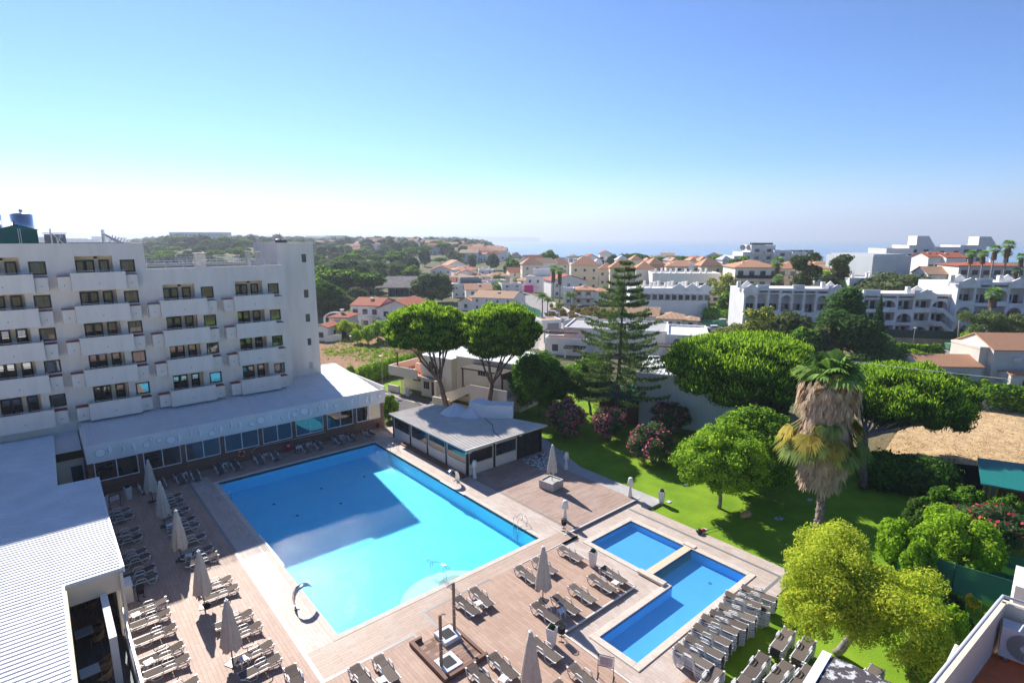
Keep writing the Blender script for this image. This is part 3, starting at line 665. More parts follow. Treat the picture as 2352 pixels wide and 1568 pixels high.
piers = [-8.35, -4.95, -1.75, 1.45, 4.85, 8.05, 11.3, 14.6, 17.85]
b = MB(); b.box(AX0 + .05, AX1 - .05, AY, AY + .12, -.2, 1.22); b.box(AX1 - .12, AX1, AY + .12, 38, -.2, 1.0); b.box(AX0, AX0 + .12, AY + .12, 36, -.2, 2.9)
b.build('brown_wall', BRICKW, annex)
for x in piers: b = MB(); b.box(x - .17, x + .17, AY - .06, AY + .3, -.2, 2.95); b.build('pier', BRICKW, annex)
AG = seeglass('annex_glass', (.34, .42, .45), .16)
for i in range(len(piers) - 1):
    x0, x1 = piers[i] + .19, piers[i + 1] - .19; xm = (x0 + x1) / 2
    f = MB(); f.box(x0, x1, AY + .02, AY + .1, 1.222, 1.30); f.box(x0, x1, AY + .02, AY + .1, 2.86, 2.94)
    for x in (x0, xm - .035, x1 - .07): f.box(x, x + .07, AY + .02, AY + .1, 1.301, 2.859)
    fo = f.build('window', ALU, annex); p = MB(); p.box(x0 + .07, x1 - .07, AY + .055, AY + .065, 1.30, 2.86); p.build('pane', AG, fo)
f = MB(); f.box(AX1 - .1, AX1 - .02, AY + .4, 37.5, 1.0, 1.07); f.box(AX1 - .1, AX1 - .02, AY + .4, 37.5, 2.8, 2.87)
for y in (AY + .4, 31.5, 34.5, 37.4): f.box(AX1 - .1, AX1 - .02, y, y + .08, 1.071, 2.799)
fo = f.build('window', ALU, annex); p = MB(); p.box(AX1 - .07, AX1 - .06, AY + .4, 37.5, 1.07, 2.8); p.build('pane', AG, fo)
b = MB(); b.box(AX0 + .2, AX1 - .2, 38.2, 38.3, 0, 4.1); b.box(AX0 + .14, AX1 - .14, AY + .2, 38.2, -.1, .02); b.build('interior', mat('annex_inside', (.16, .12, .10), .8, .2, var=.2, scale=1), annex)
for i in range(7):
    x = -6.6 + i * 3.3
    if i in (2, 3): continue
FZ0, FZ1 = 2.95, 4.47
b = MB(); b.box(AX0, AX1, AY - .16, AY - .02, FZ0, FZ1); b.box(AX0, AX0 + .14, AY - .02, 36.0, 3.05, 4.55); b.box(AX1, AX1 + .14, AY - .02, 41.6, 3.4, 4.75)
b.box(11.2, AX1, 41.46, 41.6, 4.0, 5.25)
b.build('fascia', WHITE, annex)
RELM = mat('relief_white', (.93, .92, .90), .8)  # lighter than the fascia: contrast put into colour where soft shade gives none
rs = random.Random(11)
RELSHADE = mat('relief_shade_plate', (.22, .22, .22), .9)  # dark plates outlining the reliefs, the gap shadows painted as colour
def disc(cx, cz, r, sz=1):
    b = MB(); b.add([(cx + (r + .03) * math.cos(PI * i / 9), AY - .166, cz - .01 + (r + .03) * math.sin(PI * i / 9)) for i in range(18)], [tuple(range(18))]); b.build('relief_shade_plate', RELSHADE, annex); b = MB(); n = 16; v = [(cx + r * math.cos(2 * PI * i / n), AY - .161, cz + r * sz * math.sin(2 * PI * i / n)) for i in range(n)]
    b.add(v + [(x, AY - .24, z) for x, y, z in v], [tuple(range(n, 2 * n))] + [(i, (i + 1) % n, n + (i + 1) % n, n + i) for i in range(n)]); b.build('fascia_relief', RELM, annex)
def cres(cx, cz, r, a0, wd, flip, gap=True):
    if gap: cres(cx + .012, cz - .012, r + .025, a0, wd + .055, flip, False)  # larger dark plate behind the crescent, its shadow outline painted
    b = MB(); n = 9; o = []; q = []
    for i in range(n + 1):
        a = a0 + (i / n - .5) * 2.1; w_ = wd * math.sin(PI * i / n) + .012
        o.append((cx + flip * (r * math.cos(a) - r), cz + r * math.sin(a))); q.append((cx + flip * ((r - w_) * math.cos(a) - r), cz + (r - w_) * math.sin(a)))
    pts = o + q[::-1]
    v = [(x, AY - (.161 if gap else .166), z) for x, z in pts]; m_ = len(v)
    b.add(v + [(x, AY - .24, z) for x, y, z in v], [tuple(range(m_, 2 * m_)), tuple(range(m_, 2 * m_))[::-1]][:1] + [(i, (i + 1) % m_, m_ + (i + 1) % m_, m_ + i) for i in range(m_)] if gap else [tuple(range(m_))]); b.build('fascia_relief' if gap else 'relief_shade_plate', RELM if gap else RELSHADE, annex)
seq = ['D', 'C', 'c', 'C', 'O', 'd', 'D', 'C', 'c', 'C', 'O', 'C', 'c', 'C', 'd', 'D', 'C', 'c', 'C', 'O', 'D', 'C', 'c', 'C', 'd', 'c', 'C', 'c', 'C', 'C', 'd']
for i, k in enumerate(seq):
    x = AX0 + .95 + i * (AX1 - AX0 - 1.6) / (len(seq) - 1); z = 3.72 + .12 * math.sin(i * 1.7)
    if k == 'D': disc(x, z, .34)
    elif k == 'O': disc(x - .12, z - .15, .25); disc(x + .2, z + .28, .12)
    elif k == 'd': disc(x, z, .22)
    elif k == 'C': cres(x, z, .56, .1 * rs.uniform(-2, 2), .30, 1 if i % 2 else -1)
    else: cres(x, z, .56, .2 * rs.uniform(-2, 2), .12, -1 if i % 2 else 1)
ROOFW = mat('white_metal_roof', (.80, .79, .77), .45, .4, var=.05, scale=.8)
b = MB()
def slope(y): return 4.1 + (y - AY) * .085
y0, y1 = AY - .01, 41.45
b.add([(AX0 + .15, y0, slope(y0)), (AX1 - .01, y0, slope(y0)), (AX1 - .01, y1, slope(y1)), (AX0 + .15, y1, slope(y1)), (AX0 + .15, y0, slope(y0) - .1), (AX1 - .01, y0, slope(y0) - .1), (AX1 - .01, y1, slope(y1) - .1), (AX0 + .15, y1, slope(y1) - .1)], [(0, 1, 2, 3), (7, 6, 5, 4), (0, 4, 5, 1), (1, 5, 6, 2), (2, 6, 7, 3), (3, 7, 4, 0)])
x = AX0 + .4
while x < AX1 - .2:
    b.add([(x, y0 + .02, slope(y0)), (x + .06, y0 + .02, slope(y0)), (x + .05, y0 + .02, slope(y0) + .05), (x + .01, y0 + .02, slope(y0) + .05), (x, y1, slope(y1)), (x + .06, y1, slope(y1)), (x + .05, y1, slope(y1) + .05), (x + .01, y1, slope(y1) + .05)], [(0, 1, 2, 3), (1, 5, 6, 2), (2, 6, 7, 3), (3, 7, 4, 0)]); x += .30
b.build('roof', ROOFW, annex)
rest = thing('restaurant_building', 'low restaurant building under a white ribbed metal roof with a beige fascia', 'building', (-14, 10, 0))
RIB = mat('ribbed_white_roof', (.78, .76, .73), .5, .4, var=.09, scale=.5, detail=9)
b = MB(); b.prism([(-60, -60), (-10.87, -60), (-10.87, 7.28), (-8.42, 7.28), (-8.2, 22.0), (-10.55, 22.15), (-10.35, 35.6), (-60, 35.6)], 3.82, 4.0)
y = -30.0
while y < 35.4:
    xe = -10.9 if y < 7.2 else (-8.38 - .0 if y < 22 else -10.5)
    if 7.2 <= y < 22: xe = -8.42 + (y - 7.28) * .0149 - .04
    if y >= 22: xe = -10.56 + (y - 22) * .0149 - .03
    b.add([(-60, y, 4.001), (xe, y, 4.001), (xe, y + .08, 4.001), (-60, y + .08, 4.001), (-60, y + .02, 4.045), (xe, y + .02, 4.045), (xe, y + .06, 4.045), (-60, y + .06, 4.045)], [(4, 5, 6, 7), (0, 1, 5, 4), (2, 3, 7, 6), (1, 2, 6, 5)])
    y += .31
b.build('roof', RIB, rest)
b = MB(); b.box(-10.86, -8.45, 7.26, 7.4, 2.78, 3.819); b.box(-10.87, -10.75, -60, 7.25, 3.3, 3.818); b.build('fascia', CREAM, rest)
b = MB(); b.box(-8.40, -8.32, 7.3, 22, 3.7, 4.02); b.box(-10.86, -10.80, -60, 7.2, 4.002, 4.06); b.build('gutter', ALU, rest)
b = MB(); b.box(-8.8, -8.62, 7.45, 22, -.1, 3.8); b.box(-60, -8.8, 22.0, 22.02, 0.0, 3.8) ; b.box(-60, -14.5, -60, 22, 0, 3.8); b.box(-10.75, -10.6, 22.3, 35.6, 0, 3.8); b.build('wall', PALEC, rest)
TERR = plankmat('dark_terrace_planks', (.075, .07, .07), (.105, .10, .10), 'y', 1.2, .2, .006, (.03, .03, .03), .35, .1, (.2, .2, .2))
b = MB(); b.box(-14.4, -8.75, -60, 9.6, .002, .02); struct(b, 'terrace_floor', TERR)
t = thing('terrace_screen', 'white framed glass screen along the edge of the shaded terrace', 'screen', (-8.7, -5, 0))
b = MB(); b.box(-8.72, -8.6, -30, 7.2, .02, .55); b.build('kerb', WHITE, t)
b = MB()
for y in range(-30, 8, 3): b.box(-8.71, -8.61, y, y + .1, .551, 1.7)
b.box(-8.71, -8.61, -30, 7.2, 1.701, 1.78); b.build('frame', ALU, t)
b = MB(); b.box(-8.665, -8.655, -30, 7.2, .55, 1.7); b.build('pane', seeglass('screen_glass', (.8, .85, .85), .1), t)
t = thing('terrace_beam', 'white beam on a post beside the wicker chairs', 'beam', (-9.3, 5.2, 0))
b = MB(); b.box(-9.50, -9.20, 3.0, 3.3, .02, 2.9); b.box(-9.50, -9.20, 3.3, 7.25, 2.55, 2.9); b.build('post', WHITE, t)
t = thing('serving_box', 'cream box cupboard beside the black bin', 'cupboard', (-8.15, 11.2, 0))
b = MB(); b.box(-8.5, -7.9, 10.5, 11.6, 0, 1.05); b.build('body', PALEC, t); b = MB(); b.box(-8.52, -7.86, 10.46, 11.64, 1.051, 1.09); b.build('top', WHITE, t)
t = thing('corner_post', 'slim beige post at the corner of the metal roof', 'post', (-8.5, 7.1, 0))
b = MB(); b.box(-8.58, -8.44, 7.05, 7.2, 0, 3.8); b.build('shaft', PALEC, t)
t = thing('passage_door', 'white framed glass door with push bar in the shaded passage', 'door', (-9.2, 31.5, 0))
b = MB(); b.box(-10.5, -8.65, 31.6, 31.7, 0, 2.6); b.build('wall', PALEC, t)
b = MB(); b.box(-9.7, -9.6, 31.5, 31.58, .0, 2.15); b.box(-8.82, -8.72, 31.5, 31.58, 0, 2.15); b.box(-9.6, -8.82, 31.5, 31.58, 2.05, 2.15); b.box(-9.6, -8.82, 31.5, 31.58, 0, .1); b.build('frame', ALU, t)
b = MB(); b.box(-9.6, -8.82, 31.53, 31.55, .1, 2.05); b.build('pane', GLASSD, t); b = MB(); b.tube([(-9.6, 31.45, 1.0), (-8.85, 31.45, 1.05)], .03); b.build('push_bar', BLACKM, t)
b = MB(); b.add([(-10.5, 31.7, 3.3), (-8.7, 31.7, 3.3), (-8.7, 36, 3.9), (-10.5, 36, 3.9)], [(0, 1, 2, 3)]); b.build('roof', RIB, t)
b = MB(); b.box(-60, -8.62, 22.1, 31.55, .002, .012); struct(b, 'passage_floor', mat('dark_paving', (.08, .075, .07), .8, .2, var=.3, scale=3))
def make_lounger(sl):
    t = thing('sun_lounger', 'x', 'sun lounger')
    m = MB(); m.box(.72, 1.88, -.27, .27, .30, .318); m.build('seat', SLINGS[sl], t)
    m = MB(); m.band([(.0, .405), (.12, .395), (.4, .34), (.70, .308)], -.27, .27, .018); m.build('backrest', SLINGS[sl], t)
    for s in (-1, 1):
        m = MB(); y0, y1 = (.275, .325) if s > 0 else (-.325, -.275)
        m.band([(-.02, .41), (.02, .30), (.08, .14), (.19, .02), (.34, .02), (.46, .12), (.54, .30), (.60, .47), (.66, .51), (1.0, .52), (1.08, .47), (1.13, .30), (1.20, .08), (1.27, .015), (1.52, .015), (1.60, .09), (1.68, .20), (1.88, .30)], y0, y1, .03)
        m.box(.0, 1.9, y0 * .97, y1 * .97, .275, .305); m.build('side_frame', WPLAST, t)
        m = MB(); y = s * .28
        m.box(-.05, .06, y - .045, y + .045, .39, .43); m.build('corner_cap', WPLAST, t); m = MB(); m.box(1.85, 1.93, y - .04, y + .04, .295, .335); m.build('corner_cap', WPLAST, t)
    m = MB(); m.box(1.88, 1.905, -.225, .225, .29, .318); m.build('crossbar', SLINGS[sl], t); m = MB(); m.box(-.02, .0, -.22, .22, .385, .41); m.build('crossbar', SLINGS[sl], t)
    return t
LG = [make_lounger(i) for i in range(3)]
for i, l in enumerate(LG): l['group'] = 'sun loungers'
rl = random.Random(21)
def lounger(headx, heady, rz, label, z=0.0, group='sun loungers on the pool deck', v=None):
    k = rl.choice([0, 0, 1, 2]) if v is None else v
    return place(LG[k], (headx, heady, z), rz, label, group)
w1 = [23.89, 22.53, 19.87, 18.57, 16.27, 15.35, 13.59, 12.46, 9.2, 7.96, 6.37, 4.52, 3.33, 1.38]
for i, w in enumerate(w1):
    lounger(-6.5 + rl.uniform(-.05, .05), w - .35, PI + rl.uniform(-.03, .03), '%s sun lounger from the pool annex in the row beside the metal roof' % ORD[i])
w2 = [24.12, 22.84, 21.04, 19.06, 17.78, 15.72, 13.70, 12.52, 9.12, 7.93, 4.88, 3.49, 1.59, .34]
for i, w in enumerate(w2):
    lounger(-3.02 + rl.uniform(-.05, .05), w - .35, PI + rl.uniform(-.03, .03), '%s sun lounger from the annex in the row beside the left parasols' % ORD[i])
for i, (u, w) in enumerate([(-5.11, 27.7), (-3.87, 27.8), (-2.46, 27.8), (-1.18, 27.7), (.78, 27.8), (2.03, 27.8), (4.26, 27.8), (5.7, 27.75), (8.55, 27.8), (9.92, 27.8), (12.08, 27.75), (13.38, 27.7), (15.48, 27.6)]):
    lounger(u, w + .55, -PI / 2 + rl.uniform(-.06, .06), '%s shaded sun lounger from the left with its head against the brown annex wall' % ORD[i])
cen = [((7.62, -2.9), 'lounger right of the white table just below the curved pool steps'), ((6.42, -2.96), 'lounger left of the white table, beside the tall shower pole'),
       ((11.15, -2.98), 'lounger half hidden behind the closed parasol below the pool, left one'), ((12.57, -3.06), 'lounger behind the closed parasol below the pool, right one'),
       ((14.85, -3.17), 'lounger beside the white planter in the terrace corner nearest the L shaped pool'), ((9.45, -6.34), 'lounger left of the shaded table at the foot of the closed parasol'),
       ((10.85, -6.6), 'lounger right of the shaded table at the foot of the closed parasol'), ((12.33, -6.55), 'lounger standing alone by the silver edge, second pair from the parasol'),
       ((15.21, -6.58), 'lounger in the terrace corner right of the small white table'), ((13.96, -6.64), 'lounger left of the white table by the terrace corner'),
       ((-.51, -4.02), 'lounger cut by the bottom of the picture, left of the white table'), ((.68, -4.22), 'lounger right of the white table near the bottom left pool corner'),
       ((3.85, -7.77), 'lounger below the shower tray, left of the white table'), ((5.13, -7.84), 'lounger below the shower tray, right of the white table'),
       ((7.43, -8.41), 'lounger partly hidden by the nearest closed parasol, beside the round bush planter'), ((7.64, -10.98), 'lounger at the bottom edge beside the framed notice stand'),
       ((6.3, -11.2), 'lounger left of the one beside the notice stand at the bottom edge'), ((-2.9, -2.0), 'lounger at the bottom edge nearest the last parasol of the left row')]
for (u, w), lab in cen:
    lounger(u, w + .95, -PI / 2 + rl.uniform(-.05, .05), lab)
def stack(z, hx, hy, fx, fy, n, h, desc, g):
    a = at(z, hx, hy, h + LOW); b_ = at(z, fx, fy, h + LOW); c = (a + b_) / 2; d = (b_ - a); rz = math.atan2(d.y, d.x); dd = d.normalized() * .95
    bz = -.215 if g == 2 else LOW
    for i in range(n):
        lab = '%s lounger up in the %s' % (ORD[i], desc) if i < n - 1 else 'topmost lounger of the %s' % desc
        lounger(c.x - dd.x + rl.uniform(-.02, .02), c.y - dd.y + rl.uniform(-.02, .02), rz + rl.uniform(-.012, .012), lab, bz + i * .105, 'stacked loungers by the small pools' if g == 1 else 'stacked loungers on the lawn')
S1 = [((900, 155), (1260, 275), 7, 'stack nearest the yellow green tree'), ((790, 300), (1190, 400), 8, 'second stack from the pool corner, partly hidden'),
      ((715, 235), (1070, 345), 10, 'tall third stack from the pool corner'), ((640, 375), (1015, 500), 9, 'fourth stack from the pool corner'), ((540, 455), (900, 590), 9, 'fifth stack from the pool corner'),
      ((440, 510), (800, 650), 9, 'middle stack beside the blue pool'), ((345, 620), (715, 785), 8, 'third stack from the notice stand'), ((250, 750), (630, 930), 8, 'second stack from the notice stand'),
      ((120, 850), (510, 1060), 6, 'stack at the lower left end nearest the notice stand')]
for (h, f, n, dsc) in [(q[0], q[1], q[2], q[3]) for q in S1]:
    stack('k', h[0] + 20, h[1] + 10, f[0] - 10, f[1] + 10, n, .38 + (n - 1) * .105, dsc, 1)
S2 = [((1440, 650), (1280, 850), 5, 'front stack on the lawn under the yellow green tree'), ((1680, 760), (1530, 985), 5, 'lawn stack beside the trunk of the yellow green tree'), ((1150, 935), (950, 1180), 5, 'lawn stack in the middle of the second row'),
      ((1430, 1035), (1200, 1280), 5, 'lawn stack right of the middle in the second row'), ((1700, 1085), (1480, 1330), 5, 'lawn stack touching the speckled wall corner'), ((580, 1145), (420, 1330), 5, 'lawn stack nearest the paved edge'),
      ((930, 1230), (760, 1430), 4, 'lawn stack at the bottom edge of the picture')]
for h, f, n, dsc in S2: stack('k', h[0], h[1], f[0], f[1], n, .38 + (n - 1) * .105, dsc, 2)
stack('e', 1010, 1420, 900, 1560, 4, .8, 'lawn stack right of the speckled wall top', 2)
def make_table():
    t = thing('side_table', 'x', 'side table'); m = MB()
    pts = [(-.22, -.15), (-.15, -.22), (-.05, -.19), (.05, -.19), (.15, -.22), (.22, -.15), (.19, -.05), (.19, .05), (.22, .15), (.15, .22), (.05, .19), (-.05, .19), (-.15, .22), (-.22, .15), (-.19, .05), (-.19, -.05)]
    m.prism(pts, .40, .43); m.build('table_top', WPLAST, t)
    for sx in (-1, 1):
        for sy in (-1, 1): m = MB(); m.bar((sx * .13, sy * .13, .40), (sx * .18, sy * .18, 0), .045); m.build('leg', WPLAST, t)
    return t
TB = make_table()
for (u, w), lab in [((-4.53, 13.16), 'white table at the foot of the third parasol from the annex'), ((-8.04, 8.39), 'white table beside the black bin in the row along the metal roof'), ((-8.08, 3.78), 'white table between loungers nearest the terrace screen'),
                    ((-4.51, .94), 'white table at the foot of the fifth parasol from the annex'), ((-4.71, 18.5), 'shaded white table at the foot of the second parasol'), ((-8.1, 19.2), 'white table half under the metal roof edge'),
                    ((-1.9, 28.1), 'leftmost white table against the brown annex wall'), ((1.39, 28.1), 'second white table from the left against the annex wall'), ((5.0, 28.05), 'third white table from the left against the annex wall'), ((9.22, 28.1), 'fourth white table from the left against the annex wall'), ((12.72, 28.1), 'rightmost white table against the annex wall'),
                    ((7.04, -3.3), 'white table between the two loungers beside the shower pole'), ((10.16, -6.89), 'white table standing in the shadow of the parasol'), ((.09, -4.8), 'white table between two loungers at the bottom left of the pool'), ((4.52, -8.52), 'white table between two loungers below the shower tray'), ((14.53, -7.21), 'white table by the silver terrace corner')]:
    place(TB, (u, w, .0), rl.uniform(-.3, .3), lab, 'white plastic side tables')
def make_parasol(seed, h=3.55):
    rp_ = random.Random(seed); t = thing('closed_parasol', 'x', 'parasol'); m = MB(); m.tube([(0, 0, 0), (0, 0, h - .1)], .035, 8); m.build('pole', mat('brown_pole', (.20, .155, .12), .5, .4), t)
    m = MB(); m.smooth = True; n = 64; ph = [rp_.uniform(0, 6) for _ in range(4)]; rows = 16
    vs = []
    for i in range(rows + 1):
        q = i / rows; z = h - .05 - q * (h - .95); rr = .08 + .37 * q ** .9 + .03 * math.sin(q * 3)
        if .16 < q < .26: rr += .025
        for j in range(n):
            a = 2 * PI * j / n; fold = (.22 * q + .06) * (math.sin(a * 8 + ph[0] + .5 * q) * .6 + .4 * math.sin(a * 13 + ph[1] + q * 2))
            r_ = rr * (1 + fold * .75); zz = z + (.09 * math.sin(a * 4 + ph[2]) + .10 * math.sin(a * 8 + ph[0])) * max(0, q - .85) / .15
            vs.append((r_ * math.cos(a) + .03 * q * math.sin(ph[3]), r_ * math.sin(a), zz))
    m.add(vs, [(i * n + j, (i + 1) * n + j, (i + 1) * n + (j + 1) % n, i * n + (j + 1) % n) for i in range(rows) for j in range(n)])
    m.build('canopy', CANVAS, t); m = MB(); m.lathe([(.09, 0), (.095, .04), (.02, .07), (.02, .12)], 14, (0, 0, h - .06)); m.build('cap', ALU, t)
    m = MB(); m.box(-.28, .28, -.28, .28, 0, .03); m.build('base_plate', BLACKM, t)
    return t
PR = [make_parasol(i) for i in range(3)]
for i, (x, y, lab) in enumerate([(-4.9, 24.6, 'closed beige parasol nearest the annex in the left row'), (-4.9, 19.4, 'second closed beige parasol from the annex in the left row'), (-4.88, 13.6, 'third closed beige parasol from the annex, at the shadow edge'),
                    (-4.87, 7.3, 'fourth closed beige parasol from the annex, in full sun'), (-4.86, 1.5, 'fifth closed beige parasol, nearest one of the left row'), (10.35, -5.2, 'closed beige parasol between the pool and the terrace corner'), (5.0, -9.9, 'closed beige parasol at the bottom of the picture below the shower')]):
    place(PR[i % 3], (x, y, 0), rl.uniform(0, 6), lab, 'closed beige parasols', 1.0)
pp = place(PR[1], (21.5, 5.25, .55), 1.2, 'pale closed parasol standing in the square stone planter', 'closed beige parasols', (.9, .9, .93))
t = thing('stone_planter', 'square grey stone planter with bronze green shrub around the parasol', 'planter', (21.45, 5.3, 0), R(8))
m = MB()
for a in ((-.75, .75, -.75, -.62), (-.75, .75, .62, .75), (-.75, -.62, -.62, .62), (.62, .75, -.62, .62)): m.box(a[0], a[1], a[2], a[3], .04, .72)
m.box(-.62, .62, -.62, .62, .04, .62); m.build('box', CONC, t, world=False, bevel=.015)
def make_lamp():
    t = thing('floor_lamp', 'x', 'floor lamp'); m = MB(); m.smooth = True; m.lathe([(.20, 0), (.20, .03), (.075, .95), (.07, 1.05)], 20); m.build('base', WPLAST, t)
    m = MB(); m.smooth = True; m.lathe([(.27, 1.05), (.17, 1.62), (.14, 1.66)], 24); m.build('lamp_shade', WPLAST, t); return t
LP = make_lamp()
for (u, w), lab in [((17.62, 11.1), 'white plastic floor lamp in front of the bar kiosk corner'), ((25.2, 7.1), 'white plastic floor lamp by the lawn edge behind the planter parasol'), ((25.16, -.2), 'white plastic floor lamp at the far end of the terrace step'), ((18.2, .55), 'white plastic floor lamp beside the black bin on the terrace')]:
    place(LP, (u, w, 0), 0, lab, 'white plastic floor lamps')
BALLG = leafmat('clipped_bush', (.015, .045, .02), (.06, .13, .05), .1, 3)
def make_pot(h):
    t = thing('tall_planter', 'x', 'planter'); m = MB(); a, c = .16, .235
    vs = [(-a, -a, 0), (a, -a, 0), (a, a, 0), (-a, a, 0), (-c, -c, h), (c, -c, h), (c, c, h), (-c, c, h)]; k = c - .03
    vs += [(-k, -k, h), (k, -k, h), (k, k, h), (-k, k, h), (-k, -k, h - .12), (k, -k, h - .12), (k, k, h - .12), (-k, k, h - .12)]
    m.add(vs, [(0, 3, 2, 1), (0, 1, 5, 4), (1, 2, 6, 5), (2, 3, 7, 6), (3, 0, 4, 7), (4, 5, 9, 8), (5, 6, 10, 9), (6, 7, 11, 10), (7, 4, 8, 11), (8, 9, 13, 12), (9, 10, 14, 13), (10, 11, 15, 14), (11, 8, 12, 15), (12, 13, 14, 15)]); m.build('pot', WPLAST, t)
    n_ = 900; g_ = np.random.default_rng(4); d = g_.normal(size=(n_, 3)); d /= np.linalg.norm(d, axis=1)[:, None]; c_ = d * .165 + np.array([0, 0, h + .03]); leafobj('bush', c_, d, .03, [BALLG], None, t, 4)
    return t
def leafobj(name, c, nrm, size, mats, mi, parent, seed, up=0.0, elong=1.0, jitter=.35):
    "rhombus leaves at c, lying roughly across nrm"
    g_ = np.random.default_rng(seed); n = len(c); r = g_.normal(size=(n, 3)); nn = nrm + g_.normal(size=(n, 3)) * .55
    nn /= np.linalg.norm(nn, axis=1)[:, None] + 1e-9
    a = np.cross(nn, r); a /= np.linalg.norm(a, axis=1)[:, None] + 1e-9
    if up: a = a * (1 - up) + nrm * up * .5 + np.array([0, 0, 1.0]) * up; a /= np.linalg.norm(a, axis=1)[:, None]
    b_ = np.cross(a, nn); b_ /= np.linalg.norm(b_, axis=1)[:, None] + 1e-9
    s = (size if np.ndim(size) else np.full(n, size)) * (1 + g_.uniform(-jitter, jitter, n)); s = s[:, None]
    V = np.empty((n, 4, 3)); V[:, 0] = c + a * s * elong; V[:, 1] = c + b_ * s * .5; V[:, 2] = c - a * s * elong; V[:, 3] = c - b_ * s * .5
    return npmesh(name, V.reshape(-1, 3), np.arange(n * 4).reshape(n, 4), mats, mi, parent)
PT = make_pot(1.05)
for (u, w, z), lab in [((-6.3, 26.4, 0), 'tall white tapered planter with clipped bush by the annex wall, in shade'), ((-7.95, 25.7, 0), 'white planter half hidden by the metal roof edge'), ((26.43, -2.4, LOW), 'white planter with clipped bush on the lawn edge'),
                       ((15.3, -4.75, 0), 'white planter with clipped bush on the white terrace edge'), ((8.2, -8.1, 0), 'white planter with round clipped bush beside the black bin')]:
    place(PT, (u, w, z), .3, lab, 'tall white square planters')
def make_bin():
    t = thing('litter_bin', 'x', 'litter bin'); m = MB(); n = 18
    for q in range(n):
        a = 2 * PI * q / n; m.bar((.17 * math.cos(a), .17 * math.sin(a), .42), (.19 * math.cos(a), .19 * math.sin(a), .85), .022, .012)
    for z in (.42, .6, .74): m.lathe([(.18, z), (.185, z + .015)], 18)
    m.lathe([(.16, .44), (.165, .46), (.17, .62)], 14); m.build('basket', BLACKM, t)
    m = MB(); m.tube([(.19 * math.cos(i * PI / 8), .19 * math.sin(i * PI / 8), .86) for i in range(17)], .018, 6); m.build('rim', BLACKM, t)
    m = MB()
    for s in (-1, 1): m.bar((s * .20, 0, 0), (s * .20, 0, .8), .02, .05); m.bar((s * .2, -.15, .02), (s * .2, .15, .02), .03)
    m.bar((-.2, 0, .3), (.2, 0, .3), .02); m.build('stand', BLACKM, t); return t
BN = make_bin()
for (u, w), lab in [((8.9, -8.15), 'black wire litter bin beside the white planter with the round bush'), ((17.15, -.35), 'black wire litter bin on the terrace corner under the white lamp'), ((-7.55, 10.5), 'black wire litter bin on a round foot beside the metal roof'), ((17.0, 28.1), 'black litter bin against the right end of the annex wall')]:
    place(BN, (u, w, 0), .7, lab, 'black litter bins')
def ladder(x, y, rz, label):
    t = thing('pool_ladder', label, 'pool ladder', (x, y, 0), rz)
    for s in (-.25, .25):
        m = MB(); m.tube([(-.75, s, .0), (-.72, s, .35), (-.58, s, .62), (-.38, s, .66), (-.22, s, .5), (-.16, s, .40), (-.02, s, .62), (.12, s, .60), (.2, s, .4), (.2, s, -1.1)], .022, 7); m.build('handrail', STEEL, t, world=False)
    m = MB()
    for z in (-.25, -.5, -.75, -1.0): m.box(.16, .24, -.25, .25, z, z + .025)
    m.build('step', STEEL, t, world=False)
ladder(15.05, 21.6, PI, 'steel pool ladder in front of the bar kiosk'); ladder(15.05, 2.4, PI, 'steel pool ladder near the right pool corner'); ladder(-.1, 21.2, 0, 'steel pool ladder on the shaded left edge of the pool')
def swan(x, y, rz, label, w=.42):
    t = thing('water_spout', label, 'water fountain', (x, y, 0), rz)
    pts = [(-.35, .0), (-.42, .25), (-.45, .55), (-.38, .90), (-.18, 1.16), (.12, 1.25), (.42, 1.16), (.62, .98)]
    m = MB(); m.smooth = True; n = len(pts)
    for i in range(n - 1): pass
    m.band(pts, -w / 2, w / 2, .035); m.build('spout', STEEL, t, world=False); m = MB(); m.box(-.5, -.2, -w / 2, w / 2, 0, .05); m.build('base', STEEL, t, world=False)
swan(-.55, 3.7, R(0), 'curved steel water spout on the left pool edge in the sun'); swan(15.6, 11.5, R(180), 'curved steel water spout on the right pool edge below the kiosk', .6)
t = thing('handrail', 'double steel handrail sloping down over the curved pool steps', 'handrail', (7.2, .9, -.4))
for x, o in ((6.95, 0), (7.1, 0)): pass
for s in (-.08, .08):
    m = MB(); X = 7.15 + s
    m.tube([(X - .02, 2.35, .42), (X - .01, 1.95, .45), (X, .95, .9), (X + .02, .25, 1.0), (X + .02, -.12, .96)], .02, 7)
    m.tube([(X - .01, 1.8, .5), (X - .01, 1.8, -.55)], .018, 6); m.tube([(X + .02, .32, .98), (X + .02, .32, -.2)], .018, 6); m.build('rail', STEEL, t)
m = MB(); m.tube([(7.07, -.12, .96), (7.17, -.16, .955), (7.25, -.12, .96)], .02, 6); m.tube([(7.05, 2.35, .42), (7.13, 2.40, .42), (7.21, 2.35, .42)], .02, 6); m.build('end_bend', STEEL, t)
DECKB = mat('brown_kerb', (.17, .085, .055), .6, .3, var=.15, scale=3)
t = thing('shower_kerb', 'low brown tiled kerb around the wet shower floor', 'kerb', (3.8, -5, 0))
m = MB(); m.box(2.5, 2.72, -6.6, -3.25, 0, .24); m.box(2.72, 5.15, -6.6, -6.42, 0, .24); m.box(4.98, 5.15, -6.42, -3.4, 0, .12); m.box(4.0, 4.98, -3.52, -3.38, 0, .2); m.box(2.72, 3.2, -3.40, -3.25, 0, .24); m.build('kerb', DECKB, t)
m = MB(); m.box(2.72, 4.98, -6.42, -3.52, .003, .012); tag(m.build('wet_floor', plankmat('wet_planks', (.20, .11, .07), (.40, .26, .19), 'x', .9, .2, .01, (.12, .07, .05), .25, .35, (.5, .42, .38))), kind='structure')
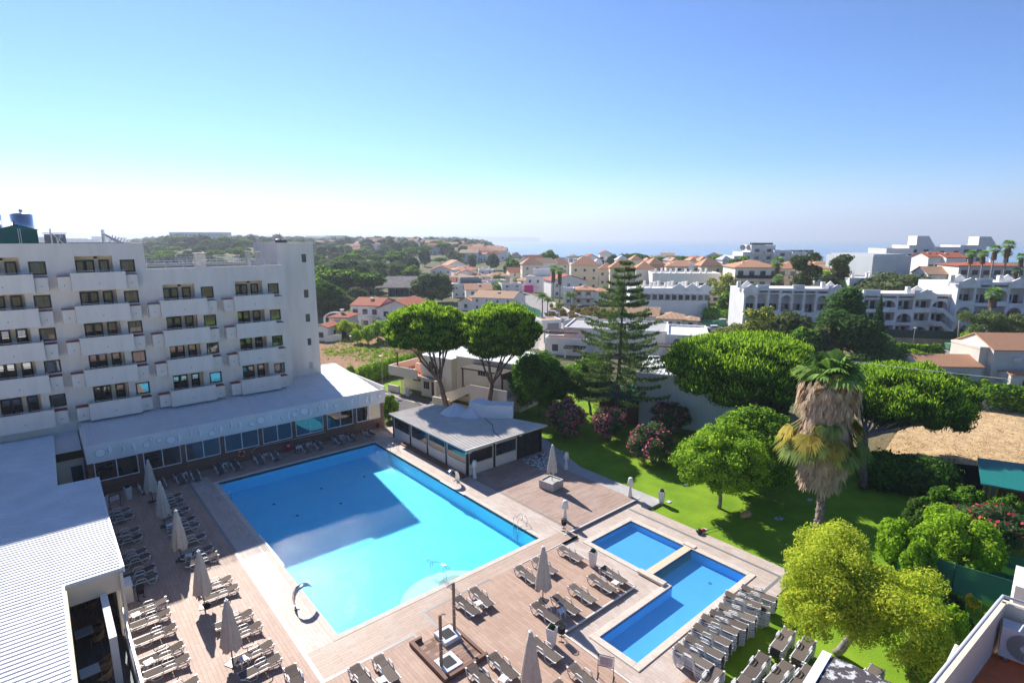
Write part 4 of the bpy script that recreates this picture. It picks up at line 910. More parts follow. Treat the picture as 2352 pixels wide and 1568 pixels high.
WETTR = mat('pale_tray', (.70, .71, .72), .3, .5)
def shower(x, y, d, label, th):
    t = thing('shower_column', label, 'shower', (x, y, 0))
    m = MB(); m.box(x - .065, x + .065, y - .05, y + .05, 0.2, 3.05); m.build('column', mat('brown_shower', (.22, .15, .10), .35, .4), t)
    m = MB(); m.tube([(x, y, 3.0), (x + .22 * d, y + .05, 2.98), (x + .35 * d, y + .08, 2.86)], .035, 8); m.build('shower_head', STEEL, t)
    for z in (1.75, 1.6, 1.15): m = MB(); m.tube([(x - .1, y - .06, z), (x + .1, y - .06, z)], .03, 8); m.build('tap', STEEL, t)
    t2 = thing('shower_tray', th, 'shower tray', (x + .5 * d, y, 0)); cx, cy = x - .1, y
    cx = 4.35 if d < 0 else 3.25; cy = y
    m = MB(); m.box(cx - .5, cx + .55, cy - .55, cy + .55, .012, .25); m.build('tray', WETTR, t2, bevel=.02)
    m = MB()
    m.box(cx - .32, cx + .32, cy - .35, cy + .35, .251, .257); m.build('grate', mat('dark_grate', (.02, .02, .025), .4), t2)
    m = MB()
    for i in range(9): m.box(cx - .32, cx + .32, cy - .33 + i * .075, cy - .31 + i * .075, .258, .27)
    m.build('slats', mat('grate_slat', (.10, .10, .10), .4), t2)
shower(4.82, -4.05, -1, 'brown shower column with taps nearer the pool', 'white shower tray with black grate nearer the pool'); shower(2.85, -5.75, 1, 'brown shower column at the lower left of the wet floor', 'white shower tray with black grate farther from the pool')
def notice(x, y, rz, label, s=1.0, red=False):
    t = thing('notice_stand', label, 'notice stand', (x, y, 0), rz)
    m = MB()
    for q in (-.38, .38): m.box(q - .015, q + .015, -.015, .015, 0, 1.25 * s); m.box(q - .02, q + .02, -.25, .25, 0, .03)
    m.box(-.365, .365, -.012, .012, 1.22 * s, 1.25 * s); m.box(-.365, .365, -.012, .012, .62 * s, .65 * s); m.build('frame', BLACKM, t, world=False)
    m = MB(); m.box(-.33, .33, -.01, .01, .68 * s, 1.19 * s); m.build('board', mat('notice_board', (.62, .56, .56), .5), t, world=False)
    m = MB()
    for i in range(5): m.box(-.26, .12 if i % 2 else .2, -.014, -.0101, 1.1 * s - i * .08, 1.115 * s - i * .08)
    m.build('print', mat('notice_print', (.35, .12, .12), .6), t, world=False)
notice(8.6, -11.4, R(-60), 'black framed notice board stand on the deck at the bottom of the picture'); notice(-7.3, 25.3, R(20), 'small notice stand between the white planters in the shade', .85)
notice(8.0, 27.4, R(10), 'small white notice stand beside the red box at the annex', .6)
t = thing('fire_box', 'red fire hose box standing against the brown annex wall', 'hose box', (7.3, 28.3, 0)); m = MB(); m.box(7.05, 7.5, 28.25, 28.5, .1, .85); m.build('cabinet', mat('signal_red', (.5, .02, .03), .4), t); m = MB(); m.box(7.13, 7.42, 28.235, 28.249, .5, .75); m.build('plate', mat('red_plate', (.65, .30, .28), .5), t); m = MB(); m.box(7.08, 7.12, 28.22, 28.249, .15, .8); m.build('handle', BLACKM, t)
t = thing('lifebuoy', 'orange lifebuoy with white bands hanging on the brown annex wall', 'lifebuoy', (2.95, 28.45, 1.0)); m = MB(); m.M = Matrix.Translation((2.95, 28.46, .86)) @ Matrix.Rotation(PI / 2, 4, 'X')
def torus(m, Rr, r, n=28, k=8, a0=0, a1=2 * PI):
    pts = [(Rr * math.cos(a0 + (a1 - a0) * i / n), Rr * math.sin(a0 + (a1 - a0) * i / n), 0) for i in range(n + 1)]; m.tube(pts, r, k)
torus(m, .28, .07); m.build('ring', mat('buoy_orange', (.75, .10, .02), .5), t)
m = MB(); m.M = Matrix.Translation((2.95, 28.46, .86)) @ Matrix.Rotation(PI / 2, 4, 'X')
for a in range(4): torus(m, .28, .074, 4, 8, a * PI / 2 + .3, a * PI / 2 + .55)
m.build('band', WPLAST, t)
t = thing('skimmer_pole', 'long white pole leaning along the annex wall above the lifebuoy', 'pole', (5, 28.5, 1)); m = MB(); m.tube([(3.8, 28.48, .75), (4.4, 28.5, 1.15), (11.2, 28.5, 1.05)], .018, 6); m.build('shaft', WPLAST, t)
t = thing('garden_hose', 'coiled green garden hose on the shaded deck by the annex', 'hose', (-7.6, 27.2, 0)); m = MB()
for i in range(9):
    a = i * .9; m.tube([(-7.6 + .12 * math.sin(a) + (.55 + .03 * i) * math.cos(q * PI / 8), 27.1 + .1 * math.cos(a) + (.36 + .02 * i) * math.sin(q * PI / 8), .03 + .012 * i) for q in range(17)], .014, 5)
m.build('coil', mat('hose_green', (.01, .08, .05), .5), t)
WICK = mat('wicker', (.36, .20, .10), .7, .2, var=.35, scale=40); BAMB = mat('cane', (.42, .26, .10), .5, .3)
def make_wchair():
    t = thing('wicker_chair', 'x', 'chair'); m = MB(); m.prism([(.24 * math.cos(i * PI / 8), .24 * math.sin(i * PI / 8)) for i in range(16)], .40, .44); m.build('seat', WICK, t)
    m = MB(); m.smooth = True; n = 14; vs = []
    for i in range(n + 1):
        a = PI * (i / n) ; h = .66 + .22 * math.sin(a)
        vs += [(.27 * math.cos(a) , .05 + .25 * math.sin(a), .46 if .2 < a < 2.9 else .6), (.30 * math.cos(a), .05 + .29 * math.sin(a), h)]
    m.add(vs, [(2 * i, 2 * i + 2, 2 * i + 3, 2 * i + 1) for i in range(n)]); m.build('backrest', WICK, t)
    m = MB(); m.tube([(vs[2 * i + 1]) for i in range(n + 1)], .016, 6); m.tube([(.3, .05, .66), (.28, -.2, .62), (.22, -.22, .42)], .014, 5); m.tube([(-.3, .05, .66), (-.28, -.2, .62), (-.22, -.22, .42)], .014, 5); m.build('arm_frame', BAMB, t)
    for x, y in ((.19, -.2), (-.19, -.2), (.2, .2), (-.2, .2)): m = MB(); m.tube([(x, y, .41), (x * 1.15, y * 1.2, 0)], .016, 6); m.build('leg', BAMB, t)
    return t
def make_ttable():
    t = thing('terrace_table', 'x', 'table'); m = MB(); m.box(-.38, .38, -.38, .38, .72, .75); m.build('table_top', mat('grey_table_top', (.40, .47, .50), .3, .5), t); m = MB(); m.box(-.39, .39, -.39, .39, .70, .719); m.build('edge', BAMB, t)
    for x in (-.32, .32):
        for y in (-.32, .32): m = MB(); m.box(x - .025, x + .025, y - .025, y + .025, 0, .70); m.build('leg', mat('dark_leg', (.08, .05, .03)), t)
    return t
TT = make_ttable(); WC = make_wchair()
tz = .02
for i, w in enumerate((11.35, 7.95, 4.45)):
    place(TT, (-10.35, w, tz), .05, ['square grey topped table farthest down the shaded terrace', 'square grey topped table in the middle of the shaded terrace', 'square grey topped table nearest the bottom of the shaded terrace'][i], 'grey topped terrace tables')
    place(WC, (-9.75, w + .35, tz), R(-80), 'wicker armchair on the far right side of the %s terrace table' % ['farthest', 'middle', 'nearest'][i], 'wicker armchairs on the terrace')
    place(WC, (-9.85, w - .55, tz), R(-115), 'wicker armchair on the near right side of the %s terrace table' % ['farthest', 'middle', 'nearest'][i], 'wicker armchairs on the terrace')
    place(WC, (-11.05, w - .1, tz), R(90), 'wicker armchair left of the %s terrace table' % ['farthest', 'middle', 'nearest'][i], 'wicker armchairs on the terrace')
ki = thing('bar_kiosk', 'low bar kiosk with ribbed pale roof, black posts and cream framed windows', 'kiosk', (21, 18, 0))
kx0, ky0 = 17.35, 11.85
foot = [(kx0, ky0), (26.5, ky0), (22.0, 25.1), (kx0, 25.1)]
roofp = [(16.75, 11.15), (26.9, 11.35), (22.1, 25.0), (16.75, 25.0)]
b = MB(); b.prism(roofp, 2.62, 2.78)
dx = .30; x = 16.85
while x < 26.8:
    yt = 25.0 if x < 22.1 else 25.0 - (x - 22.1) / 4.8 * 13.6
    if yt - 11.3 > .5: pass
    x += dx
y = 11.45
while y < 24.8:
    xr = 22.1 + (25.0 - y) / 13.65 * 4.8 - .1
    b.add([(16.8, y, 2.781), (xr, y, 2.781), (xr, y + .10, 2.781), (16.8, y + .10, 2.781), (16.8, y + .03, 2.83), (xr, y + .03, 2.83), (xr, y + .07, 2.83), (16.8, y + .07, 2.83)], [(4, 5, 6, 7), (0, 1, 5, 4), (2, 3, 7, 6), (3, 0, 4, 7), (1, 2, 6, 5)]); y += .31
b.build('roof', mat('kiosk_roof_cream', (.66, .60, .53), .5, .4, var=.10, scale=.7, detail=8), ki)
b = MB(); b.box(kx0 + .005, kx0 + .1, ky0, 25.1, 2.45, 2.619); b.box(kx0 + .1, 26.3, ky0 + .005, ky0 + .1, 2.45, 2.619); b.bar((26.4, ky0 + .1, 2.53), (22.0, 25.0, 2.53), .1, .16); b.build('beam', BLACKM, ki)
KG = seeglass('kiosk_glass', (.30, .32, .34), .14); CW = mat('cream_panel', (.74, .67, .57), .7, .2, var=.03, scale=1)
ys_ = [11.85, 15.1, 18.35, 21.6, 25.1]
for y in ys_: m = MB(); m.box(kx0 - .08, kx0 + .12, y - .1, y + .1, 0, 2.449); m.build('post', BLACKM, ki)
for i in range(4):
    a, c = ys_[i] + .11, ys_[i + 1] - .11
    m = MB(); m.box(kx0 - .03, kx0 + .07, a, c, .0, 1.0); m.build('panel', CW, ki)
    m = MB(); m.box(kx0 - .05, kx0 + .09, a, c, 1.001, 1.08); m.box(kx0 - .05, kx0 + .09, a, c, 2.36, 2.44)
    m.box(kx0 - .05, kx0 + .09, a, a + .09, 1.081, 2.359); m.box(kx0 - .05, kx0 + .09, c - .09, c, 1.081, 2.359); fo = m.build('window', ALU, ki)
    m = MB(); m.box(kx0 + .0, kx0 + .01, a + .09, c - .09, 1.08, 2.36); m.build('pane', KG, fo)
xs_ = [17.47, 20.45, 23.35]
for x in xs_[1:] + [26.42]: m = MB(); m.box(x - .1, x + .1, ky0 - .08, ky0 + .12, 0, 2.449); m.build('post', BLACKM, ki)
CF = mat('cream_frame', (.62, .52, .38), .6)
for i in range(2):
    a, c = xs_[i] + (.02 if i == 0 else .11), xs_[i + 1] - .11
    m = MB(); m.box(a, c, ky0 - .03, ky0 + .07, 0, .95); m.build('panel', CW, ki)
    m = MB(); m.box(a, c, ky0 - .05, ky0 + .09, .951, 1.04); m.box(a, c, ky0 - .05, ky0 + .09, 2.2, 2.3)
    m.box(a, a + .1, ky0 - .05, ky0 + .09, 1.041, 2.199); m.box(c - .1, c, ky0 - .05, ky0 + .09, 1.041, 2.199); fo = m.build('window', CF, ki)
    m = MB(); m.box(a + .1, c - .1, ky0, ky0 + .01, 1.04, 2.2); m.build('pane', KG, fo)
for i in range(3): m = MB(); x = 23.46 + i * .96; m.box(x, x + .92, ky0, ky0 + .08, .02, 2.44); m.build('dark_panel', mat('anthracite_panel', (.03, .03, .032), .5, .3, var=.3, scale=2), ki)
b = MB(); b.bar((26.45, 12.1, 1.25), (22.0, 25.0, 1.25), .08, 2.4); b.box(kx0, 22, 25.05, 25.12, 0, 2.45); b.build('back_wall', CW, ki)
b = MB(); b.prism([(17.5, 12.0), (26.2, 12.0), (21.9, 24.9), (17.5, 24.9)], .0, .02); b.box(18.6, 21.5, 17.2, 17.9, .02, 1.1); b.box(19, 20, 21, 22, .02, .75); b.box(22, 23.2, 14, 15, .02, .75); b.build('interior', mat('kiosk_inside', (.10, .085, .075), .7, .2, var=.3, scale=1.5), ki)
t = thing('kiosk_step', 'low brown step running along the front of the bar kiosk', 'step', (16.9, 18, 0)); m = MB(); m.box(16.7, 17.25, 11.7, 22.8, 0, .13); m.build('step', DECKB, t)
for i, (x, y) in enumerate([(16.85, 11.3), (17.2, 11.25), (20.4, 11.45), (23.4, 11.5)]):
    t = thing('flood_light', 'small white floodlight under the kiosk eaves, %s from the front corner' % ORD[i], 'floodlight', (x, y, 2.5), group='floodlights on the kiosk eaves'); m = MB(); m.box(x - .12, x + .12, y - .1, y + .02, 2.42, 2.52); m.build('housing', WPLAST, t); m = MB(); m.box(x - .02, x + .02, y - .02, y + .03, 2.52, 2.62); m.build('bracket', BLACKM, t)
DUCT = mat('duct_white', (.72, .73, .74), .5, .3)
t = thing('roof_duct', 'large white boxed air duct bending across the back of the kiosk roof', 'air duct', (23, 21, 2.8)); m = MB()
p0, p1, p2 = at('f', 1530, 740, 3.4), at('f', 1645, 790, 3.3), at('f', 1885, 805, 3.2)
def boxrun(m, pts, w, h, z0):
    pts = [Vector((p.x, p.y, 0)) for p in pts]; L_ = []
    for i, p in enumerate(pts):
        d = (pts[min(i + 1, len(pts) - 1)] - pts[max(i - 1, 0)]).normalized(); n = Vector((-d.y, d.x, 0)) * w / 2; L_.append((p - n, p + n))
    vs = []
    for a, c in L_: vs += [(a.x, a.y, z0), (c.x, c.y, z0), (c.x, c.y, z0 + h), (a.x, a.y, z0 + h)]
    fs = [(0, 1, 2, 3), tuple(range(len(vs) - 4, len(vs)))[::-1]]
    for i in range(len(pts) - 1):
        o = i * 4
        for j in range(4): fs.append((o + j, o + 4 + j, o + 4 + (j + 1) % 4, o + (j + 1) % 4))
    m.add(vs, fs)
boxrun(m, [p0 + FWD * .9 - RGT * .2, p1 + FWD * .9, p2 + FWD * .9 + RGT * .1], 1.7, 1.35, 2.83); m.build('duct', DUCT, t)
t = thing('roof_membrane', 'pale peaked membrane cover at the back of the kiosk roof', 'roof cover', (21, 23.5, 2.8)); m = MB()
for (cx, cy, r, h) in ((20.3, 23.8, 1.7, 1.0), (22.3, 22.2, 1.5, .8)):
    c0 = at('f', *((1330, 770) if h > .9 else (1480, 790)), 2.83)
    m.lathe([(r, 0), (r * .55, h * .5), (r * .15, h * .92), (.05, h)], 7, (c0.x, c0.y, 2.79))
m.build('cover', DUCT, t)
t = thing('roof_cable', 'black cable snaking over the kiosk roof', 'cable', (21, 17, 2.85)); m = MB()
m.tube([at('f', x, y, 2.86) for x, y in ((1230, 680), (1250, 745), (1400, 760), (1640, 800), (1610, 825), (1690, 890), (1700, 960), (1760, 1010))], .03, 5); m.build('cable', BLACKM, t)
for i, (z, x, y) in enumerate([('b', 1322, 1013), ('b', 1990, 1262), ('b', 1190, 1140), ('b', 1450, 1345), ('d', 395, 1287), ('d', 150, 1443), ('b', 400, 770)]):
    c = at(z, x, y, -.2); t = thing('valve_cover', ['pale square valve cover in the sunlit lawn', 'pale square valve cover right of the orange sack', 'pale valve cover beside the white planter on the lawn edge', 'pale valve cover beside the garden tools', 'pale valve cover in shade left of the big palm trunk', 'pale valve cover in dappled shade at the lawn bottom', 'small pale valve cover by the kiosk lawn edge'][i], 'cover', (c.x, c.y, -.21)); m = MB(); m.box(c.x - .22, c.x + .22, c.y - .16, c.y + .16, -.21, -.165); m.build('lid', mat('cover_grey', (.5, .53, .56), .7), t)
c = at('b', 1760, 1245, -.1); t = thing('garden_sack', 'crumpled orange sack lying on the lawn by the tree', 'sack', (c.x, c.y, -.2)); m = MB(); m.smooth = True; m.M = Matrix.Translation((c.x, c.y, -.02)) @ Matrix.Diagonal((1.5, .8, .62, 1)); m.ball((0, 0, .1), .42, 12, 8, 1, .35); m.build('sack', mat('orange_sack', (.66, .38, .18), .8, .2, var=.2, scale=6), t)
c = at('b', 1415, 1365, -.1); t = thing('strimmer', 'red and black garden strimmer left on the paving by the lawn', 'garden tool', (c.x, c.y, -.17)); m = MB(); m.ball((c.x, c.y, .02), .25, 9, 6, .7, .3); m.build('bag', BLACKM, t); m = MB(); m.ball((c.x + .35, c.y - .1, -.02), .17, 8, 6, .9, .2); m.build('engine', mat('engine_red', (.6, .05, .05), .4), t); m = MB(); m.tube([(c.x + .4, c.y - .1, -.05), (c.x + 2.2, c.y - .7, -.12)], .018, 6); m.build('shaft', MESHG, t)
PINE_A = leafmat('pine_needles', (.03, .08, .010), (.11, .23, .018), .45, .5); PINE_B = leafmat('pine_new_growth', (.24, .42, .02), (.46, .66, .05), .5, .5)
BROAD = leafmat('broad_leaf', (.035, .10, .015), (.16, .34, .03), .45, .7, (.20, .36, .06)); BROADL = leafmat('bright_broad_leaf', (.17, .33, .02), (.52, .72, .05), .5, .7, (.60, .74, .14))
DARKL = leafmat('dark_leaf', (.025, .065, .02), (.09, .18, .05), .4, .7); OLIVE = leafmat('olive_leaf', (.08, .11, .035), (.21, .25, .09), .4, .6)
YELL = leafmat('yellow_green_leaf', (.30, .40, .02), (.80, .80, .10), .5, .5, (.92, .74, .18)); HEDGE = leafmat('hedge_leaf', (.12, .26, .012), (.36, .58, .035), .4, .9)
NORF = leafmat('norfolk_needles', (.06, .11, .03), (.20, .29, .08), .4, .5); EUC = leafmat('eucalyptus_leaf', (.06, .08, .03), (.19, .19, .075), .4, .5, (.25, .16, .05))
PINK = leafmat('pink_blossom', (.55, .09, .16), (.85, .30, .38), .3, 2); REDB = leafmat('red_blossom', (.5, .02, .05), (.75, .12, .15), .3, 2); OLEL = leafmat('oleander_leaf', (.035, .09, .025), (.14, .23, .08), .3, 1.2)
FANG = leafmat('fan_palm_green', (.10, .22, .04), (.34, .50, .12), .35, 1); DEAD = leafmat('dead_frond', (.36, .25, .16), (.78, .60, .42), .3, 1.2); FANY = leafmat('yellowing_frond', (.22, .24, .04), (.60, .42, .08), .3, 1)
WOODM = leafmat('woodland_leaf', (.018, .050, .014), (.07, .12, .03), .25, .06); YUC = leafmat('yucca_leaf', (.10, .17, .05), (.30, .36, .12), .3, 1)
SCRUB = leafmat('scrub_leaf', (.075, .105, .03), (.19, .23, .07), .3, .3)
def gen(lobes, n, rg, fill=.22, up=0.0):
    "points on the outside of a set of lobes (cx,cy,cz,rx,ry,rz)"
    Lb = np.array(lobes, float); w = (Lb[:, 3] * Lb[:, 5]) ** 1.0; w /= w.sum()
    k = rg.choice(len(Lb), n, p=w); d = rg.normal(size=(n, 3)); d[:, 2] += up; d /= np.linalg.norm(d, axis=1)[:, None]
    r = 1 - np.abs(rg.normal(size=n)) * fill; r = np.clip(r, .2, 1.06) + (rg.random(n) < .13) * rg.uniform(0, .28, n)
    p = Lb[k, :3] + d * Lb[k, 3:6] * r[:, None]
    return p, d, k
def lobed(c, rad, n, lr, rg, zmin=-1.0, flat=1.0):
    out = []
    for i in range(n):
        z = 1 - (i + .5) / n * (1 - zmin); a = i * 2.39996 + rg.uniform(-.3, .3); q = math.sqrt(max(0, 1 - z * z)); s = rg.uniform(.62, .82)
        l = lr * rg.uniform(.75, 1.25)
        out.append((c[0] + rad[0] * q * math.cos(a) * s, c[1] + rad[1] * q * math.sin(a) * s, c[2] + rad[2] * z * s, rad[0] * l, rad[1] * l, rad[2] * l * flat))
    return out
def core_quads(cores, n=10, m=6):
    V = []; Q = []
    for c in cores:
        o = len(V)
        for i in range(m + 1):
            for j in range(n):
                a = PI * (i + .02) / (m + .04); t = 2 * PI * j / n; V.append((c[0] + c[3] * math.sin(a) * math.cos(t), c[1] + c[4] * math.sin(a) * math.sin(t), c[2] + c[5] * math.cos(a)))
        for i in range(m):
            for j in range(n): Q.append((o + i * n + j, o + (i + 1) * n + j, o + (i + 1) * n + (j + 1) % n, o + i * n + (j + 1) % n))
    return np.array(V).reshape(-1, 3), np.array(Q).reshape(-1, 4)
def crown(name, pts, nrm, size, mats, parent, seed, mi=None, up=0.0, wide=.5, elong=1.0, cores=None, jitter=.35, spread=.55):
    g_ = np.random.default_rng(seed); n = len(pts); r = g_.normal(size=(n, 3)); nn = nrm + g_.normal(size=(n, 3)) * spread
    nn /= np.linalg.norm(nn, axis=1)[:, None] + 1e-9
    a = np.cross(nn, r); a /= np.linalg.norm(a, axis=1)[:, None] + 1e-9
    if up:
        a = a * (1 - up) + nrm * up * .45 + np.array([0, 0, 1.0]) * up; a /= np.linalg.norm(a, axis=1)[:, None]; nn = g_.normal(size=(n, 3)) 
    b_ = np.cross(a, nn); b_ /= np.linalg.norm(b_, axis=1)[:, None] + 1e-9
    s = (size * (1 + g_.uniform(-jitter, jitter, n)))[:, None]
    V = np.empty((n, 4, 3)); V[:, 0] = pts + a * s * elong; V[:, 1] = pts + b_ * s * wide; V[:, 2] = pts - a * s * elong; V[:, 3] = pts - b_ * s * wide
    V = V.reshape(-1, 3); Q = np.arange(n * 4).reshape(n, 4); MI = mi if mi is not None else np.zeros(n, int)
    if cores:
        cv, cq = core_quads(cores); Q = np.vstack([Q, cq + len(V)]); V = np.vstack([V, cv]); MI = np.concatenate([MI, np.zeros(len(cq), int)])
    if parent is not None:
        o = base_of(parent)
        if o is not None:
            inv = np.array(o.inverted()); V = V @ inv[:3, :3].T + inv[:3, 3]
    return npmesh(name, V, Q, mats, MI, parent)
def limb(m, a, b_, r0, r1, sag=0, n=5, rr=None):
    a = Vector(a); b_ = Vector(b_); q = rr or rnd; pts = []
    for i in range(n + 1):
        t = i / n; p = a.lerp(b_, t); p.z += sag * math.sin(PI * t); p += Vector((q.uniform(-1, 1), q.uniform(-1, 1), 0)) * .12 * (b_ - a).length / n * (0 if i in (0, n) else 1); pts.append(p)
    m.tube(pts, [r0 + (r1 - r0) * i / n for i in range(n + 1)], 7)
def ext(z, xl, xr, yt, yb, F):
    "centre, half width, half height of something spanning those pixels at forward distance F"
    l = atd(z, xl, (yt + yb) / 2, F); r = atd(z, xr, (yt + yb) / 2, F); t = atd(z, (xl + xr) / 2, yt, F); b_ = atd(z, (xl + xr) / 2, yb, F)
    return (l + r) / 2, (r - l).length / 2, (t.z - b_.z) / 2
def stone_pine(name, label, base, c, rw, rh, nleaf, seed, ntrunks=3, leaf=.28, lean=None, nl=90, zmin=-.5):
    rg = np.random.default_rng(seed); q = random.Random(seed); t = thing(name, label, 'pine tree', base, group=None)
    lob = lobed((0, 0, 0), (rw, rw, rh), nl, .20, rg, zmin=zmin, flat=.95); lob = [(c.x + a, c.y + b_, c.z + z, x, y, zz) for a, b_, z, x, y, zz in lob]
    lob.append((c.x, c.y, c.z, rw * .78, rw * .78, rh * .72)); p, d, k = gen(lob[:-1], int(nleaf * 1.5), rg, .16, .35)
    keep = (p[:, 2] > c.z - rh * .95); p, d = p[keep], d[keep]
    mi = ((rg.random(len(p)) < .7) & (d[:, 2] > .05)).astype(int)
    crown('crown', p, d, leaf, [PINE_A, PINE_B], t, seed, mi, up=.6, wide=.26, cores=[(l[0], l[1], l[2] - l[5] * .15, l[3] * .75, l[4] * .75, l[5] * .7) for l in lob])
    m = MB(); base = Vector(base); fork = base.lerp(Vector((c.x, c.y, c.z)), .42) if lean is None else lean
    limb(m, base, fork, .36, .26, 0, 6, q)
    for i in range(ntrunks + 4):
        l = lob[q.randrange(len(lob))]; a = 2 * PI * i / (ntrunks + 4) + .4; e = Vector((c.x + rw * .55 * math.cos(a), c.y + rw * .55 * math.sin(a), c.z - rh * .1))
        mid = fork.lerp(e, .5) + Vector((0, 0, -.25)); limb(m, fork, mid, .19 if i % 2 else .15, .10, 0, 4, q); limb(m, mid, e, .10, .05, 0, 4, q)
        for s_ in range(2): limb(m, mid, e + Vector((q.uniform(-1, 1), q.uniform(-1, 1), .2)) * rw * .3, .07, .03, 0, 3, q)
    m.build('trunk', BARK, t); return t
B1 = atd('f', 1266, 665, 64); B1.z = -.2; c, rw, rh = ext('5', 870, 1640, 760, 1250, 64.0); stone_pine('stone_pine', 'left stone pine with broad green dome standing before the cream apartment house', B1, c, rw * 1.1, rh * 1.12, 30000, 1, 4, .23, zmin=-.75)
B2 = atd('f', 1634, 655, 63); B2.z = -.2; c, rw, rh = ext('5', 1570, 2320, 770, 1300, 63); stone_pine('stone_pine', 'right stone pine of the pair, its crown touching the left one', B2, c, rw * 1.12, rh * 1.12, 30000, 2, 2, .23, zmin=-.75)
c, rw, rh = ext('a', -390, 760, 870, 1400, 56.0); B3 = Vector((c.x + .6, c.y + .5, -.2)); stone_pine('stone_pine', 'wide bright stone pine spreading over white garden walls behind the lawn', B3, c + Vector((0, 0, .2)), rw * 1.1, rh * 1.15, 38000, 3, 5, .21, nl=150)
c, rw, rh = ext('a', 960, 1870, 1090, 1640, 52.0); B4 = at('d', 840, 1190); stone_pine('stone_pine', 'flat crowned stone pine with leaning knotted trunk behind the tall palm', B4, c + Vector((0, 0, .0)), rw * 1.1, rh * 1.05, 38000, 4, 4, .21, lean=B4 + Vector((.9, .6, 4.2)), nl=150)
def broad(name, label, base, c, rw, rh, n, mats, seed, leaf=.16, trunk=.17, nl=22, cat='tree', bark=BARKG, bl=None, zmin=-.75, wide=.5, corek=.7, lr=None, jit=.05, subs=None):
    rg = np.random.default_rng(seed); q = random.Random(seed); t = thing(name, label, cat, base)
    lob = [(c.x + a * q.uniform(1 - jit * 2, 1 + jit * 2) + q.uniform(-jit, jit) * rw, c.y + b_ * q.uniform(1 - jit * 2, 1 + jit * 2), c.z + z * q.uniform(1 - jit * 2, 1 + jit * 2), x, y, zz) for a, b_, z, x, y, zz in lobed((0, 0, 0), (rw, rw, rh), nl, lr or 1.75 / math.sqrt(nl), rg, zmin=zmin)]
    if subs:
        lob = []
        for c_, a_, h_ in subs: lob += [(c_.x + a + q.uniform(-.3, .3), c_.y + b2 + q.uniform(-.3, .3), c_.z + z + q.uniform(-.25, .25), x, x, x * .9) for a, b2, z, x, y, zz in lobed((0, 0, 0), (a_ * 1.05, a_ * 1.05, h_ * 1.05), 30, .3, rg, zmin=-.6)]
    p, d, k = gen(lob, n, rg, .34 if subs else .22, .1); mi = None
    if bl: mi = (rg.random(len(p)) < bl).astype(int) 
    crown('crown', p, d, leaf, mats, t, seed, mi, wide=wide, cores=[(l[0], l[1], l[2], l[3] * corek, l[4] * corek, l[5] * corek) for l in lob])
    m = MB(); base = Vector(base); fork = base.lerp(Vector((c.x, c.y, c.z - rh * .5)), .75); limb(m, base, fork, trunk, trunk * .75, 0, 5, q)
    for i in range(5):
        a = 2 * PI * i / 5; limb(m, fork, (c.x + rw * .5 * math.cos(a), c.y + rw * .5 * math.sin(a), c.z), trunk * .55, .03, 0, 4, q)
    m.build('trunk', bark, t); return t
def bbox(z, xl, xr, yt, yb, bx, by, h=-.2):
    b_ = at(z, bx, by, h); F, X = polar(b_.x, b_.y); c, rw, rh = ext(z, xl, xr, yt, yb, F); return b_, c, rw, rh
b_, c, rw, rh = bbox('b', 10, 480, 20, 480, 235, 508); broad('round_tree', 'dark glossy round tree behind the bar kiosk with lit left rim', b_, c, rw, rh, 16000, [BROAD], 11, .15, nl=44)
b_, c, rw, rh = bbox('b', 440, 760, 70, 430, 620, 500); broad('round_tree', 'dark spreading tree with forked black trunk between the two nearest oleanders', b_, c, rw * 1.1, rh, 12000, [BROAD, BROADL], 12, .15, bl=.2, nl=40)
b_, c, rw, rh = bbox('b', 1225, 1960, 600, 1060, 1560, 1185); broad('round_tree', 'bright green round tree in front on the sunny lawn with leaning trunk', b_, c, rw * .98, rh * 1.05, 24000, [BROADL, BROAD], 13, .12, bl=.3, nl=60)
b_, c, rw, rh = bbox('b', 1490, 2130, 420, 1060, 1755, 1060); broad('round_tree', 'large darker round tree behind the bright one on the lawn', b_, c, rw * 1.0, rh * .95, 22000, [BROAD, BROADL], 14, .13, bl=.4, nl=60)
b_ = at('e', 650, 1310, -.2); c, rw, rh = ext('e', 170, 1700, 330, 1330, 24.5); t = broad('pepper_tree', 'large yellow green feathery tree at the lower right over stacked loungers', b_, c + Vector((0, 0, .45)), rw * .92, rh * .92, 72000, [YELL, BROADL], 15, .075, .22, 100, bl=.2, zmin=-.5, wide=.45, corek=.3, lr=.2, jit=.12, subs=[ext('e', 190, 960, 330, 1060, 24.5), ext('e', 700, 1690, 620, 1330, 23.3), ext('e', 300, 1000, 240, 700, 26), ext('e', 180, 700, 700, 1150, 23.6), ext('e', 560, 1300, 520, 1180, 24.2)])
